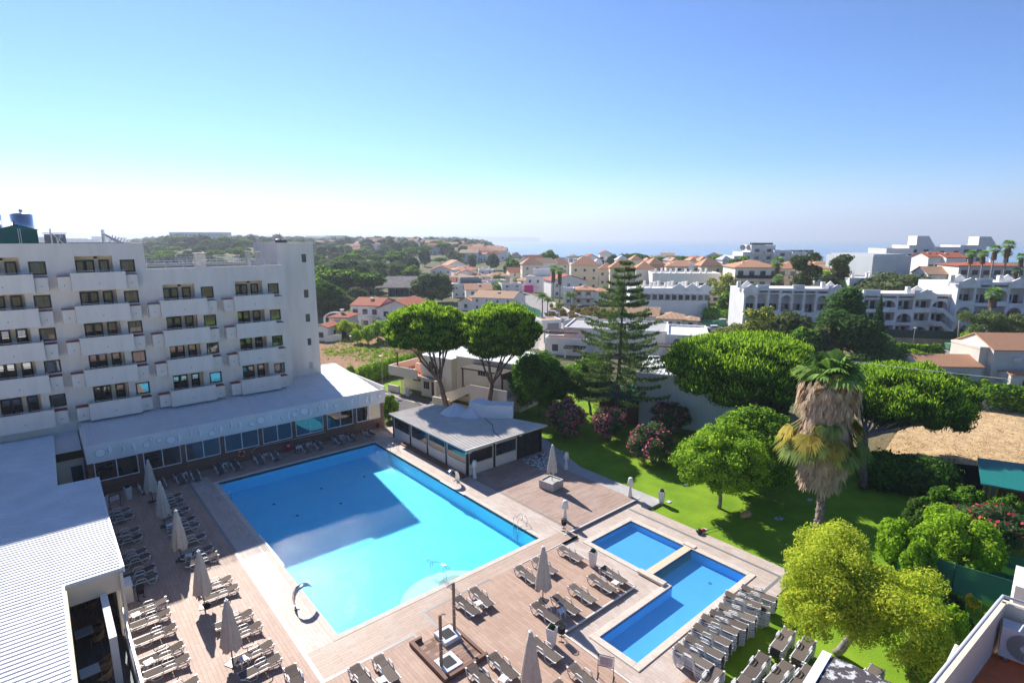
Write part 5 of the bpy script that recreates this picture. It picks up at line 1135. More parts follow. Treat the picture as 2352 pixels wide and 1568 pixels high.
def oleander(label, z, xl, xr, yt, yb, bx, by, seed, fl=PINK, n=6500, frac=.3):
    b_, c, rw, rh = bbox(z, xl, xr, yt, yb, bx, by); rg = np.random.default_rng(seed); q = random.Random(seed); t = thing('oleander_bush', label, 'oleander', b_, group=None)
    lob = [(c.x + a, c.y + bb, c.z + zz, x, y, z2) for a, bb, zz, x, y, z2 in lobed((0, 0, 0), (rw, rw, rh), 18, .38, rg, zmin=-.8)]
    p, d, k = gen(lob, n, rg, .22, .1); crown('foliage', p, d, .17, [OLEL], t, seed, None, wide=.22, cores=[(l[0], l[1], l[2], l[3] * .6, l[4] * .6, l[5] * .6) for l in lob])
    p, d, k = gen(lob, int(n * frac), rg, .04, .1); pat = (np.sin(p[:, 0] * 3.1 + seed) + np.sin(p[:, 1] * 2.7 + 1) + np.sin(p[:, 2] * 3.3)) > -.9; p, d = p[pat] + d[pat] * .06, d[pat]
    crown('blossom', p, d, .12, [fl], t, seed + 1, None, wide=.8)
    m = MB(); 
    for i in range(5): limb(m, b_ + Vector((.12 * math.cos(i * 1.3), .12 * math.sin(i * 1.3), 0)), c + Vector((rw * .45 * math.cos(i * 1.3), rw * .45 * math.sin(i * 1.3), -rh * .2)), .07, .03, 0, 4, q)
    m.build('trunk', BARKG, t)
oleander('round oleander covered in pale pink blossom beside the kiosk corner', 'b', 310, 575, 400, 630, 435, 665, 31); oleander('oleander with red pink blossom and several pale stems, second from the kiosk', 'b', 630, 880, 455, 640, 750, 685, 32, n=4500)
oleander('oleander with scattered pink blossom in the middle of the lawn', 'b', 905, 1220, 580, 820, 1080, 850, 33, frac=.16); oleander('oleander with faded blossom beside the brown picket fence', 'b', 1050, 1345, 425, 610, 1245, 635, 34, frac=.1)
oleander('dark red oleander behind the kiosk roof against the cream house', 'f', 1720, 1930, 480, 660, 1850, 700, 35, REDB, frac=.35); oleander('oleander hedge with red blossom at the right edge behind the green fence', 'e', 1800, 2330, 20, 330, 2080, 370, 36, REDB, 9000, .05)
b_, c, rw, rh = bbox('b', 405, 500, 360, 440, 450, 470); t = thing('lilac_bush', 'small bush with pale lilac flowers behind the pale pink oleander', 'bush', b_); rg = np.random.default_rng(5); p, d, k = gen([(c.x, c.y, c.z, rw, rw, rh)], 900, rg); crown('foliage', p, d, .1, [DARKL, mat('lilac', (.45, .42, .6), .7)], t, 5, (rg.random(900) < .35).astype(int))
def bush(label, z, x, y, rpx, h=1.0, mats=None, n=3500, seed=0, leaf=.11, name='bush', asp=1.0):
    mats = mats or [HEDGE]; c = at(z, x, y, h - .2); l, rw, _ = ext(z, x - rpx, x + rpx, y - 5, y + 5, polar(c.x, c.y)[0]); b_ = (c.x, c.y, -.25); rg = np.random.default_rng(seed or int(x * 7 + y)); t = thing(name, label, 'bush', b_)
    rh = max(h * 1.05, .3) * asp
    lob = [(c.x + a, c.y + bb, c.z - .15 + zz, xx, yy, z2) for a, bb, zz, xx, yy, z2 in lobed((0, 0, 0), (rw, rw, rh), 12, .45, rg, zmin=-.7)]
    p, d, k = gen(lob, n, rg, .2, .2); mi = (rg.random(len(p)) < .3).astype(int) if len(mats) > 1 else None
    crown('foliage', p, d, leaf, mats, t, seed, mi, cores=[(l_[0], l_[1], l_[2], l_[3] * .75, l_[4] * .75, l_[5] * .75) for l_ in lob]); return t
bush('light green bush on the near side of the black shed net', 'e', 1210, 320, 165, 1.5, [BROADL, HEDGE], 6000, 41)
bush('light green bush just right of the tree top above the green fence', 'e', 1400, 490, 125, 1.3, [BROADL, HEDGE], 4500, 42)
bush('large round bright bush between the green fences', 'e', 1740, 290, 275, 1.9, [BROADL, HEDGE], 12000, 43); bush('small bright bush below the large round one', 'e', 1645, 510, 95, .8, [BROADL], 2600, 44); bush('small bright bush at the foot of the second green fence', 'e', 1880, 600, 95, .8, [BROADL], 2600, 45)
bush('grey green clipped bush at the corner of the black net', 'e', 1420, 90, 110, 1.2, [BROAD, OLIVE], 3000, 46); bush('grey green clipped hedge end beside the lawn', 'd', 1330, 1420, 120, 1.3, [BROAD, OLIVE], 3500, 47)
bush('clipped hedge piece in front of the black shed yard', 'd', 1500, 1320, 120, 1.3, [BROAD, HEDGE], 3500, 48); bush('clipped hedge piece nearest the wooden shed', 'd', 1720, 1300, 110, 1.2, [BROAD, HEDGE], 3500, 49); bush('low green hedge under the wooden shed wall', 'd', 2060, 1370, 120, 1.1, [BROAD, HEDGE], 3500, 50)
bush('dark shaded bush between the yellow chair and the yellow tree', 'e', 1690, 930, 75, 1.0, [DARKL], 3000, 51); bush('dark shaded shrub below the yellow plastic chair', 'e', 1790, 1120, 105, .9, [DARKL, BROAD], 4000, 52)
bush('bush with pink tinged leaves at the bottom beside the lawn', 'e', 1500, 1400, 190, 1.6, [BROADL, leafmat('pinkish_leaf', (.35, .22, .10), (.55, .36, .2), .3, 2)], 8000, 53, .09); bush('bright bush above the pink tinged one', 'e', 1640, 1180, 130, 1.9, [BROADL, HEDGE], 5000, 54, .09)
bush('round clipped shrub by the right end of the annex', 'f', 690, 730, 75, 1.5, [HEDGE], 4500, 55); bush('small shrub beside the annex roof corner', 'f', 300, 390, 45, 1.2, [HEDGE], 2200, 56)
def hedge(label, p0, p1, w, h, mats, seed, n, leaf=.13, zb=-.25):
    p0 = Vector((p0.x, p0.y, 0)); p1 = Vector((p1.x, p1.y, 0)); Ld = (p1 - p0).length; d = (p1 - p0).normalized(); nr = Vector((-d.y, d.x, 0)); t = thing('hedge', label, 'hedge', (p0.x, p0.y, zb)); rg = np.random.default_rng(seed)
    k = max(3, int(Ld / (w * .5))); lob = []
    for i in range(k):
        c = p0.lerp(p1, (i + .5) / k); lob.append((c.x, c.y, zb + h * .5, w * .62, w * .62, h * rg.uniform(.5, .6)))
        lob.append((c.x, c.y, zb + h * .35, w * .66, w * .66, h * .42))
    p, dd, kk = gen(lob, n, rg, .1, .25); p[:, 2] = np.maximum(p[:, 2], zb + .05); mi = (rg.random(n) < .35).astype(int) if len(mats) > 1 else None
    crown('foliage', p, dd, leaf, mats, t, seed, mi, cores=[(l[0], l[1], l[2], l[3] * .85, l[4] * .85, l[5] * .88) for l in lob]); return t
hedge('long bright clipped hedge along the dirt field behind the annex', A('f', 400, 480), A('f', 1040, 300), 2.0, 2.4, [HEDGE, BROADL], 61, 14000, .2)
hedge('thick dark green hedge along the back of the lawn behind the palm', at('d', 900, 1130), at('d', 1530, 1230), 3.0, 2.9, [BROAD, DARKL], 62, 15000, .16)
hedge('ivy green hedge along the wall of the tile roofed villa', at('d', 1860, 500), at('d', 2500, 560), 2.6, 3.0, [BROAD, HEDGE], 63, 13000, .2)
hedge('dark hedge before the villa garage, left of the ivy hedge', at('d', 1400, 400), at('d', 1750, 470), 3.0, 3.2, [BROAD, DARKL], 64, 8000, .2)
hedge('hedge beside the quiet street above the small blue pool', A('a', 1210, 1020), A('a', 1690, 1035), 1.8, 2.4, [BROAD, HEDGE], 65, 7000, .25)
hedge('clipped hedge round the tennis court lawn', A('6', 1900, 900), A('6', 2120, 935), 3, 3, [HEDGE, BROAD], 66, 6000, .3)
hedge('green hedge behind the tennis court fence', A('6', 1450, 745), A('6', 1880, 760), 3, 3.6, [HEDGE, BROAD], 67, 9000, .35)
hedge('ivy covered wall beside the white lane on the right', A('a', 1890, 960), A('a', 2010, 1040), 2.4, 3.2, [HEDGE, BROADL], 68, 6000, .3)
bN = at('b', 800, 560, -.2); FN = polar(bN.x, bN.y)[0]; topN = atd('6', 1128, 350, FN)
t = thing('norfolk_pine', 'tall Norfolk Island pine with tiered branches in the middle of the picture', 'pine tree', bN); rg = np.random.default_rng(8); q = random.Random(8)
m = MB(); Hn = topN.z - bN.z; axis_ = lambda z: Vector((bN.x + (topN.x - bN.x) * z / Hn, bN.y + (topN.y - bN.y) * z / Hn, bN.z + z)); m.tube([axis_(Hn * i / 12) for i in range(13)], [.30 * (1 - i / 12.6) for i in range(13)], 8); P_l = []; D_l = []
zz = Hn - .25; lv = 0
while zz > 2.6:
    fr = (Hn - zz) / Hn; Lb = .6 + 6.6 * min(1, fr / .8) ** .8; nb = 5 if fr < .2 else 7
    a0 = q.uniform(0, 6)
    for i in range(nb):
        a = a0 + 2 * PI * i / nb + q.uniform(-.2, .2); L_ = Lb * q.uniform(.72, 1.08); s0 = axis_(zz); dr = Vector((math.cos(a), math.sin(a), 0)); pts = [s0 + dr * L_ * u + Vector((0, 0, L_ * (-.22 * u + .30 * u * u) + .0)) for u in (0, .25, .5, .75, 1)]
        m.tube(pts, [.05, .04, .03, .02, .01], 5); npt = int(34 + L_ * 38); u = rg.uniform(.12, 1, npt) ** .8; sd = Vector((-dr.y, dr.x, 0)); lat = rg.uniform(-1, 1, npt) * (.14 + .34 * (1 - np.abs(u - .55) * 1.3)) * min(1.3, .35 + L_ * .3)
        base_ = np.array(s0)[None] + np.array(dr)[None] * (L_ * u)[:, None] + np.array(sd)[None] * lat[:, None]; base_[:, 2] += L_ * (-.22 * u + .30 * u * u) - np.abs(lat) * .25 + rg.uniform(-.05, .14, npt)
        P_l.append(base_); D_l.append(np.tile(np.array(dr)[None] * .8 + np.array([0, 0, .35]), (npt, 1)))
    zz -= .75 if fr < .25 else 1.15; lv += 1
P_l = np.vstack(P_l); D_l = np.vstack(D_l); crown('crown', P_l, D_l, .26, [NORF], t, 9, None, up=.45, wide=.2, spread=.3); m.build('trunk', BARK, t)
def fan_leaf(Vs, Qs, c, d, size, q, n=13, droop=.25, spread=2.5):
    d = d.normalized(); up = Vector((0, 0, 1)); s = d.cross(up); s = s.normalized() if s.length > .05 else Vector((1, 0, 0)); nrm = s.cross(d)
    for i in range(n):
        a = (i / (n - 1) - .5) * spread; bd = (d * math.cos(a) + s * math.sin(a)).normalized(); L_ = size * (1 - .25 * abs(a) / spread * 2) * q.uniform(.9, 1.08); w = size * .085; sd = bd.cross(nrm).normalized() * w
        mid = c + bd * L_ * .55; tip = c + bd * L_ + Vector((0, 0, -droop * L_)) + nrm * q.uniform(-.03, .05); o = len(Vs)
        Vs += [c, mid + sd, mid - sd, tip]; Qs.append((o, o + 1, o + 3, o + 2))
def quadobj(name, Vs, Qs, m, parent, world=True):
    V_ = np.array([tuple(v) for v in Vs]); 
    if world and parent is not None:
        inv = np.array(base_of(parent).inverted()); V_ = V_ @ inv[:3, :3].T + inv[:3, 3]
    return npmesh(name, V_, np.array(Qs), [m], None, parent)
bP = at('e', 432, 500, -.2); FP = polar(bP.x, bP.y)[0]; cP = atd('d', 560, 400, FP + 1.0); sk = atd('d', 510, 1100, FP + 1.0)
t = thing('fan_palm', 'tall fan palm with a thick skirt of dead brown fronds on the lawn', 'palm tree', bP); q = random.Random(77)
m = MB(); m.smooth = True; pts = [bP, bP.lerp(sk, .5) + RGT * .1, sk, cP + Vector((0, 0, .2))]; m.tube([Vector(p) for p in pts], [.32, .235, .22, .2], 12)
for i in range(240):
    u = q.uniform(.0, .98); p = bP.lerp(sk, u) + RGT * .1 * math.sin(PI * u); a = q.uniform(0, 2 * PI); r_ = .32 - .10 * min(1, u * 2); o = Vector((math.cos(a), math.sin(a), 0))
    m.bar(p + o * r_ * .93 - Vector((0, 0, .08)), p + o * (r_ + .06) + Vector((0, 0, .1)), .12, .05)
m.build('trunk', mat('palm_trunk', (.30, .235, .19), .95, .1, var=.45, scale=6, bump=.6), t)
Vs, Qs = [], []
for i in range(760):
    a = q.uniform(0, 2 * PI); u = q.uniform(0, 1) ** .8; z = cP.z - .4 - u * (cP.z - sk.z - .7); rr = (.6 + 2.2 * (1 - abs(u - .5) * 1.2) * q.uniform(.55, 1.05)); c0 = Vector((cP.x + math.cos(a) * rr * .55, cP.y + math.sin(a) * rr * .55, z)); d = Vector((math.cos(a) * .38, math.sin(a) * .38, -1)); fan_leaf(Vs, Qs, c0, d, q.uniform(.9, 1.5), q, 7, .1, 1.0)
for i in range(70):
    a = q.uniform(0, 2 * PI); c0 = cP + Vector((math.cos(a) * 1.5, math.sin(a) * 1.5, q.uniform(-.5, .9)));
    for s_ in range(9): fan_leaf(Vs, Qs, c0 + Vector((q.uniform(-.3, .3), q.uniform(-.3, .3), q.uniform(-.9, .1))), Vector((math.cos(a) * .3, math.sin(a) * .3, -1)), q.uniform(.5, .8), q, 3, .2, .6)
quadobj('dead_fronds', Vs, Qs, DEAD, t)
m = MB(); m.lathe([(.5, sk.z - cP.z + .9), (.95, -1.4), (.9, -.3), (.3, .4)], 12, tuple(cP)); m.build('skirt_core', DEAD, t)
Vs, Qs = [], []; pet = MB()
for i in range(22):
    a = 2.39996 * i; el = 1.35 - .95 * (i / 22); o = Vector((math.cos(a) * math.cos(el), math.sin(a) * math.cos(el), math.sin(el))); c0 = cP + Vector((0, 0, .5)) + o * q.uniform(.9, 1.5); pet.tube([cP + Vector((0, 0, .1)), c0], .025, 4); fan_leaf(Vs, Qs, c0, (o + Vector((0, 0, -.35 * (i / 40)))), q.uniform(1.4, 1.8), q, 19, .45, 2.9)
quadobj('green_fronds', Vs, Qs, FANG, t); Vs, Qs = [], []; Vg, Qg = [], []
for i in range(32):
    a = 2.39996 * i + .7; o = Vector((math.cos(a) * .9, math.sin(a) * .9, -.28)); c0 = cP + Vector((0, 0, -.5 - q.uniform(0, 2.2))) + o * q.uniform(1.7, 2.7); pet.tube([cP + Vector((0, 0, -.5)), c0], .025, 4); fan_leaf(*((Vs, Qs) if i % 2 else (Vg, Qg)), c0, Vector((o.x, o.y, -.95)), q.uniform(1.1, 1.45), q, 17, .3, 2.7)
quadobj('yellowing_fronds', Vs, Qs, FANY, t); quadobj('drooping_fronds', Vg, Qg, leafmat('drooping_frond', (.10, .17, .04), (.30, .36, .09), .3, 1), t); pet.build('petioles', DEAD, t)
def proto_tree(name, cat, label, lob, n, leaf, mats, seed, trunk=None, th=4, tr=.22, up=0, wide=.5, corek=.8, bl=None, bias=.2, zmax=None):
    t = thing(name, label, cat); rg = np.random.default_rng(seed); p, d, k = gen(lob, n, rg, .16, bias)
    mi = (rg.random(n) < bl).astype(int) if bl else None
    crown('crown', p, d, leaf, mats, t, seed, mi, up=up, wide=wide, cores=[(l[0], l[1], l[2], l[3] * corek, l[4] * corek, l[5] * corek) for l in lob] if corek else None)
    m = MB(); m.tube([(0, 0, -1.5), (.1, 0, th * .5), (0, .1, th)], [tr, tr * .8, tr * .6], 6)
    for i in range(4): a = i * 1.6 + .3; m.tube([(0, .1, th * .8), (1.3 * math.cos(a), 1.3 * math.sin(a), th + 1.2)], [tr * .5, tr * .2], 5)
    m.build('trunk', BARK, t); return t
rg0 = np.random.default_rng(100)
U1 = proto_tree('umbrella_pine', 'pine tree', 'x', lobed((0, 0, 7.4), (5.2, 5.2, 2.6), 16, .42, rg0, -.1, .8), 3600, .42, [PINE_A, PINE_B], 101, th=6, up=.4, wide=.4, bl=.22)
U2 = proto_tree('umbrella_pine', 'pine tree', 'x', lobed((0, 0, 6.6), (4.2, 4.6, 2.7), 13, .46, rg0, -.2, .8), 3000, .42, [PINE_A, OLIVE], 102, th=5, up=.4, wide=.4, bl=.15)
R1 = proto_tree('leafy_tree', 'tree', 'x', lobed((0, 0, 4.6), (3.6, 3.6, 3.6), 15, .42, rg0, -.8), 3200, .36, [BROAD, BROADL], 103, th=3, bl=.3)
R2 = proto_tree('leafy_tree', 'tree', 'x', lobed((0, 0, 4.4), (4.2, 3.6, 3.4), 15, .42, rg0, -.8), 3200, .36, [OLIVE, SCRUB], 104, th=3, bl=.4)
R3 = proto_tree('leafy_tree', 'tree', 'x', lobed((0, 0, 5.4), (3.8, 4.0, 4.6), 16, .4, rg0, -.8), 3400, .38, [DARKL, EUC], 105, th=3, bl=.3)
YT = proto_tree('leafy_tree', 'tree', 'x', lobed((0, 0, 3.6), (2.6, 2.6, 2.2), 12, .45, rg0, -.7), 2600, .24, [YELL, BROADL], 106, th=2.2, tr=.15, bl=.5)
GT = proto_tree('leafy_tree', 'tree', 'x', lobed((0, 0, 2.9), (2.2, 2.2, 2.0), 11, .45, rg0, -.7), 2400, .2, [BROADL, BROAD], 107, th=2.0, tr=.13, bl=.3)
CY = proto_tree('cypress', 'cypress', 'x', [(0, 0, 1.2 + i * 1.05, 1.75 - i * .19, 1.75 - i * .19, 1.3) for i in range(9)], 2600, .28, [DARKL], 108, th=3, up=.6, wide=.35)
EU = proto_tree('eucalyptus', 'tree', 'x', [(rg0.uniform(-1.8, 1.8), rg0.uniform(-1.8, 1.8), 3 + i * .95, rg0.uniform(1.2, 2.1), rg0.uniform(1.2, 2.1), rg0.uniform(.9, 1.3)) for i in range(13)], 4200, .34, [EUC, DARKL], 109, th=12, corek=.5, bl=.35)
AI = proto_tree('airy_tree', 'tree', 'x', [(rg0.uniform(-3, 3), rg0.uniform(-3, 3), 3.2 + i * .3, rg0.uniform(1.0, 1.7), rg0.uniform(1.0, 1.7), rg0.uniform(.7, 1.1)) for i in range(15)], 4200, .22, [OLIVE, YELL], 110, th=4.5, corek=0, bl=.3)
WC_ = proto_tree('conifer', 'conifer', 'x', [(rg0.uniform(-1, 1) * (5 - i * .35), rg0.uniform(-1, 1) * (5 - i * .35), 2.5 + i * .72, 3.0 - i * .12, 3.0 - i * .12, 1.7) for i in range(15)], 14000, .32, [leafmat('blue_green_needles', (.05, .11, .03), (.16, .27, .08), .4, .4), BROAD], 111, th=9, up=.35, wide=.35, corek=.72, bl=.25)
def proto_fan(name, label, H, seed, skirt=2.2, cs=1.0):
    t = thing(name, label, 'palm tree'); q = random.Random(seed); m = MB(); m.tube([(0, 0, -1), (.12, 0, H * .5), (0, 0, H)], [.28, .2, .18], 7); m.build('trunk', BARKG, t)
    Vs, Qs = [], []
    for i in range(34):
        a = 2.39996 * i; el = 1.15 - 1.75 * (i / 34); o = Vector((math.cos(a) * math.cos(el), math.sin(a) * math.cos(el), math.sin(el))); fan_leaf(Vs, Qs, Vector((0, 0, H)) + o * .75 * cs, o, cs * q.uniform(.85, 1.15), q, 9, .3, 2.6)
    quadobj('fronds', Vs, Qs, FANG, t, False); Vs, Qs = [], []
    for i in range(int(60 * skirt)):
        a = q.uniform(0, 6.28); z = H - .3 - q.uniform(0, 1) * skirt; fan_leaf(Vs, Qs, Vector((math.cos(a) * .3 * cs, math.sin(a) * .3 * cs, z)), Vector((math.cos(a) * .45, math.sin(a) * .45, -1)), cs * q.uniform(.6, .95), q, 5, .1, 1.0)
    quadobj('dead_fronds', Vs, Qs, mat('dead_frond_brown', (.20, .13, .08), .9, .1, var=.3, scale=3), t, False); return t
F1 = proto_fan('fan_palm', 'x', 10, 201, 3.2); F3 = proto_fan('tall_fan_palm', 'x', 19.5, 204, 1.8, 1.0); F2 = proto_fan('fan_palm', 'x', 10, 202, 1.6)
def proto_feather(name, H, seed, mt=None):
    t = thing(name, 'x', 'palm tree'); q = random.Random(seed); m = MB(); m.tube([(0, 0, -1), (.1, 0, H * .5), (0, 0, H)], [.24, .17, .15], 7); m.build('trunk', BARKG, t); Vs, Qs = [], []
    for i in range(22):
        a = 2.39996 * i; el = 1.2 - 1.3 * (i / 22); L_ = 2.6; o = Vector((math.cos(a), math.sin(a), 0)); prev = None; s = Vector((-o.y, o.x, 0))
        for k in range(9):
            u = k / 8; p = Vector((0, 0, H)) + o * L_ * (math.cos(el) * u + .25 * u * u) + Vector((0, 0, L_ * (math.sin(el) * u - .75 * u * u)))
            if prev is not None:
                for sg in (-1, 1):
                    for h_ in (0, .5):
                        c0 = prev.lerp(p, h_); w = .62 * math.sin(PI * min(1, u + .12)) + .1; tip = c0 + s * sg * w + Vector((0, 0, -.35 * w)) + o * .15; e = (p - prev) * .22; oo = len(Vs); Vs += [c0 - e, c0 + e, tip + e * .3, tip - e * .3]; Qs.append((oo, oo + 1, oo + 2, oo + 3))
            prev = p
    quadobj('fronds', Vs, Qs, mt or FANG, t, False); return t
FE = proto_feather('feather_palm', 6.5, 203, leafmat('feather_palm_green', (.06, .14, .02), (.22, .34, .05), .35, 1))
YU = proto_tree('yucca_tree', 'tree', 'x', [(rg0.uniform(-2, 2), rg0.uniform(-2, 2), 4 + rg0.uniform(-1, 1.3), .9, .9, .7) for i in range(9)], 1500, .55, [YUC], 112, th=3.2, up=.3, wide=.12, corek=0)
def far(proto, z, x, y, label, s=1.0, F=None, ytop=None, group=None, ph=None, zb=None):
    "tree whose foot is seen at (x,y), or standing at distance F with its top at ytop"
    if F is None:
        p = at(z, x, y, -.2)
    else: p = atd(z, x, y, F)
    p.z = hgt(p.x, p.y) if zb is None else zb
    if ytop is not None:
        F_ = polar(p.x, p.y)[0]; tz = atd(z, x, ytop, F_).z; s = (tz - p.z) / ph
    return place(proto, p, rnd.uniform(0, 6.28), label, group, s)
HT = {}  # nominal heights
HT[U1.name] = 9.8; HT[U2.name] = 9.2; HT[R1.name] = 8.3; HT[R2.name] = 8; HT[R3.name] = 10.4; HT[YT.name] = 6; HT[GT.name] = 5; HT[CY.name] = 11; HT[EU.name] = 15.8; HT[AI.name] = 8.5; HT[WC_.name] = 14; HT[F1.name] = 11.2; HT[F3.name] = 20.6; HT[F2.name] = 11.2; HT[FE.name] = 7.6; HT[YU.name] = 6
def ft(proto, z, x, ybase, ytop, label, F=None, group=None, sx=1.0):
    p = at(z, x, ybase, -.2) if F is None else atd(z, x, ytop, F); p.z = hgt(p.x, p.y); F_ = polar(p.x, p.y)[0]; tz = atd(z, x, ytop, F_).z; s = max(.25, (tz - p.z) / HT[proto.name.split('#')[0]])
    return place(proto, p, rnd.uniform(0, 6.28), label, group, (s * sx, s * sx, s))
G1 = 'trees of the wood behind the hotel'
for x, yb, yt, pr_, lab in [(490, 1080, 905, YT, 'small yellowing orchard tree nearest the white gate house'), (590, 1060, 930, YT, 'small yellowing orchard tree behind the orchard lamp'), (607, 1130, 1000, GT, 'small spindly tree beside the orchard post'), (715, 1140, 975, GT, 'round dark orange tree in the orchard'), (800, 1120, 930, GT, 'green orchard tree behind the round orange tree'), (880, 1090, 920, GT, 'green orchard tree left of the big stone pine'), (820, 1000, 895, GT, 'orchard tree against the white house stairs'), (820, 1140, 1080, GT, 'low round shrub at the orchard edge'), (520, 930, 830, GT, 'green bush tree at the left corner of the white house'), (420, 920, 860, YT, 'yellow green shrub behind the small red roofed house'), (300, 985, 940, GT, 'vine on the small house terrace')]:
    ft(pr_, '5', x, yb, yt, lab)
for i, (x, yb, yt, pr_, lab, sx) in enumerate([(540, 640, 345, R3, 'huge dark drooping tree in the wood left of the grey barn', 1.9), (650, 560, 350, R2, 'tree with rusty golden top behind the huge dark one', 1.2), (760, 690, 520, U2, 'bright round pine just left of the grey barn', 1.1),
        (440, 700, 540, YT, 'pale yellow green poplar like tree in the wood', 1.0), (330, 720, 460, R1, 'green tree next to the hotel tower edge', 1.3), (260, 620, 450, R1, 'mid green tree beside the tower top', 1.2), (270, 840, 690, R2, 'olive bush at the foot of the tower', 1.2), (400, 850, 640, R2, 'grey olive tree in the wood before the huge dark tree', 1.5), (600, 760, 600, R2, 'grey green tree left of the barn front', 1.2),
        (850, 560, 420, R3, 'greyish thin tree behind the barn roof left end', .8), (1000, 520, 420, R1, 'mid green tree behind the barn roof', 1.4), (1130, 560, 400, R1, 'tall green tree behind the barn roof right end', 1.1), (1310, 740, 470, R2, 'large olive tree right of the grey barn', 1.3), (1400, 640, 480, R2, 'olive tree touching the modern white villa', 1.0), (1270, 740, 560, R2, 'lower olive tree in front of the barn corner', 1.0),
        (1090, 430, 280, R3, 'dark conifer like tree in the far wood above the barn', 1.3), (1400, 420, 320, U1, 'dark umbrella pine behind the red roofed villas', 1.2), (1250, 420, 240, R3, 'tall dark tree right of the far wood', .9), (1000, 420, 340, U1, 'dark umbrella pine above the barn', 1.2), (1550, 440, 300, R3, 'grey green tree behind the villas roofs', 1.0), (1700, 430, 310, R3, 'tall pine right of the grey green tree', .8), (1900, 440, 280, R3, 'tall feathery pine before the sea view', .9), (1850, 420, 330, R3, 'lower feathery pine beside the tall one', .9), (950, 450, 290, R3, 'dark pine left of the umbrella pine', .6),
        (540, 350, 300, F2, 'small palm on the wooded slope', 1.2), (740, 420, 330, F1, 'palm standing out of the wood', 1.2)]):
    ft(pr_, '5', x, yb, yt, lab, sx=sx)
KEEP = []   # filled by buildings later: (F range, px range) kept free
def pxof(p): F, X = polar(p.x, p.y); return 1176 + 1298 * X / F, F
rw_ = random.Random(99); n_w = 0; spots = []
FREE = [(790, 1010, 120, 200), (955, 1100, 150, 420), (1100, 3000, 0, 900), (700, 990, 60, 152), (865, 965, 165, 235)]
def freepx(px, F): return not any(a < px < b_ and c_ < F < d_ for a, b_, c_, d_ in FREE)
tries = 0
while n_w < 190 and tries < 9000:
    tries += 1
    F = 150 + 420 * rw_.random() ** 1.0; px = rw_.uniform(300, 1120)
    if px < 700 and F < 260: continue
    if not freepx(px, F): continue
    X = (px - 1176) / 1298 * F; p = CAM + FWD * F + RGT * X
    if any((p.x - s[0]) ** 2 + (p.y - s[1]) ** 2 < (6.5 + F * .012) ** 2 for s in spots): continue
    spots.append((p.x, p.y)); pr_ = rw_.choice([U1, U1, U2, R1, R2, R2, R3] if px > 740 else [U1, U1, U2, U2, R2, R3]); s = rw_.uniform(.65, 1.15); wd = s * rw_.uniform(.9, 1.3)
    kindn = {U1: 'dark umbrella pine of the dense wood behind the hotel', U2: 'rounded pine of the dense wood behind the hotel', R1: 'mid green leafy tree of the dense wood behind the hotel', R2: 'olive green leafy tree of the dense wood behind the hotel', R3: 'dark leafy tree of the dense wood behind the hotel'}[pr_]
    place(pr_, (p.x, p.y, hgt(p.x, p.y) - .3), rw_.uniform(0, 6), kindn, kindn.replace(' of ', 's of ', 1) if False else 'trees of the dense wood behind the hotel', (wd, wd, s)); n_w += 1
def mass(name, label, cat, spots_, r, hgt_, mats, n, leaf, seed, solid=True):
    rg = np.random.default_rng(seed); lob = [(x, y, hgt(x, y) + hh * .55, rr, rr, hh * .6) for x, y, rr, hh in spots_]; p, d, k = gen(lob, n, rg, .1, .5); mi = (rg.random(n) < .25).astype(int) if len(mats) > 1 else None
    o = crown(name, p, d, leaf, mats, None, seed, mi, cores=[(l[0], l[1], l[2], l[3] * .9, l[4] * .9, l[5] * .92) for l in lob] if solid else None); return tag(o, label, cat, None, 'stuff')
sp = []; rf = random.Random(5)
while len(sp) < 950:
    F = rf.uniform(520, 1500) if rf.random() < .75 else rf.uniform(1500, 2300); px = rf.uniform(290, 1130)
    if px > 1080 and F > 1500: continue
    p = CAM + FWD * F + RGT * ((px - 1176) / 1298 * F)
    if hgt(p.x, p.y) < -5: continue
    r_ = rf.uniform(4, 8); sp.append((p.x, p.y, r_ * (1 + F / 3000), rf.uniform(5, 10) * (1 + F / 4000)))
mass('woodland', 'far wooded ridge reading as one dark green mass of tree tops', 'woodland', sp, 0, 0, [WOODM, DARKL], 60000, 1.2, 71)
sp = []
while len(sp) < 420:
    F = rf.uniform(150, 420); px = rf.uniform(700, 1090)
    if not freepx(px, F): continue
    p = CAM + FWD * F + RGT * ((px - 1176) / 1298 * F); sp.append((p.x, p.y, rf.uniform(1.5, 3.5), rf.uniform(1.2, 3)))
mass('undergrowth', 'rough green and olive undergrowth between the woodland trees', 'undergrowth', sp, 0, 0, [SCRUB, OLIVE], 26000, .5, 72)
sp = []
for (x, y, k) in [(650, 1195, 18), (760, 1205, 14), (850, 1230, 12), (930, 1245, 14), (500, 1205, 16), (420, 1215, 12), (820, 1270, 14), (700, 1265, 12), (560, 1110, 14), (600, 1120, 10), (700, 1180, 12), (900, 1290, 8), (1000, 1230, 8), (340, 1200, 7)]:
    c = at('5', x, y, -.2)
    for j in range(k * 4): sp.append((c.x + rf.gauss(0, 2.6), c.y + rf.gauss(0, 2.6), rf.uniform(.12, .38), rf.uniform(.12, .4)))
mass('vegetables', 'low rows of vegetables and weeds in the brown field', 'vegetables', sp, 0, 0, [HEDGE, BROADL], 8000, .13, 73, False)
sp = []
while len(sp) < 900:
    c = at('d', rf.uniform(1000, 2300), rf.uniform(520, 1040), -.2); sp.append((c.x, c.y, rf.uniform(.3, 1.3), rf.uniform(.1, .3)))
SAVE_ = sp
sp = []
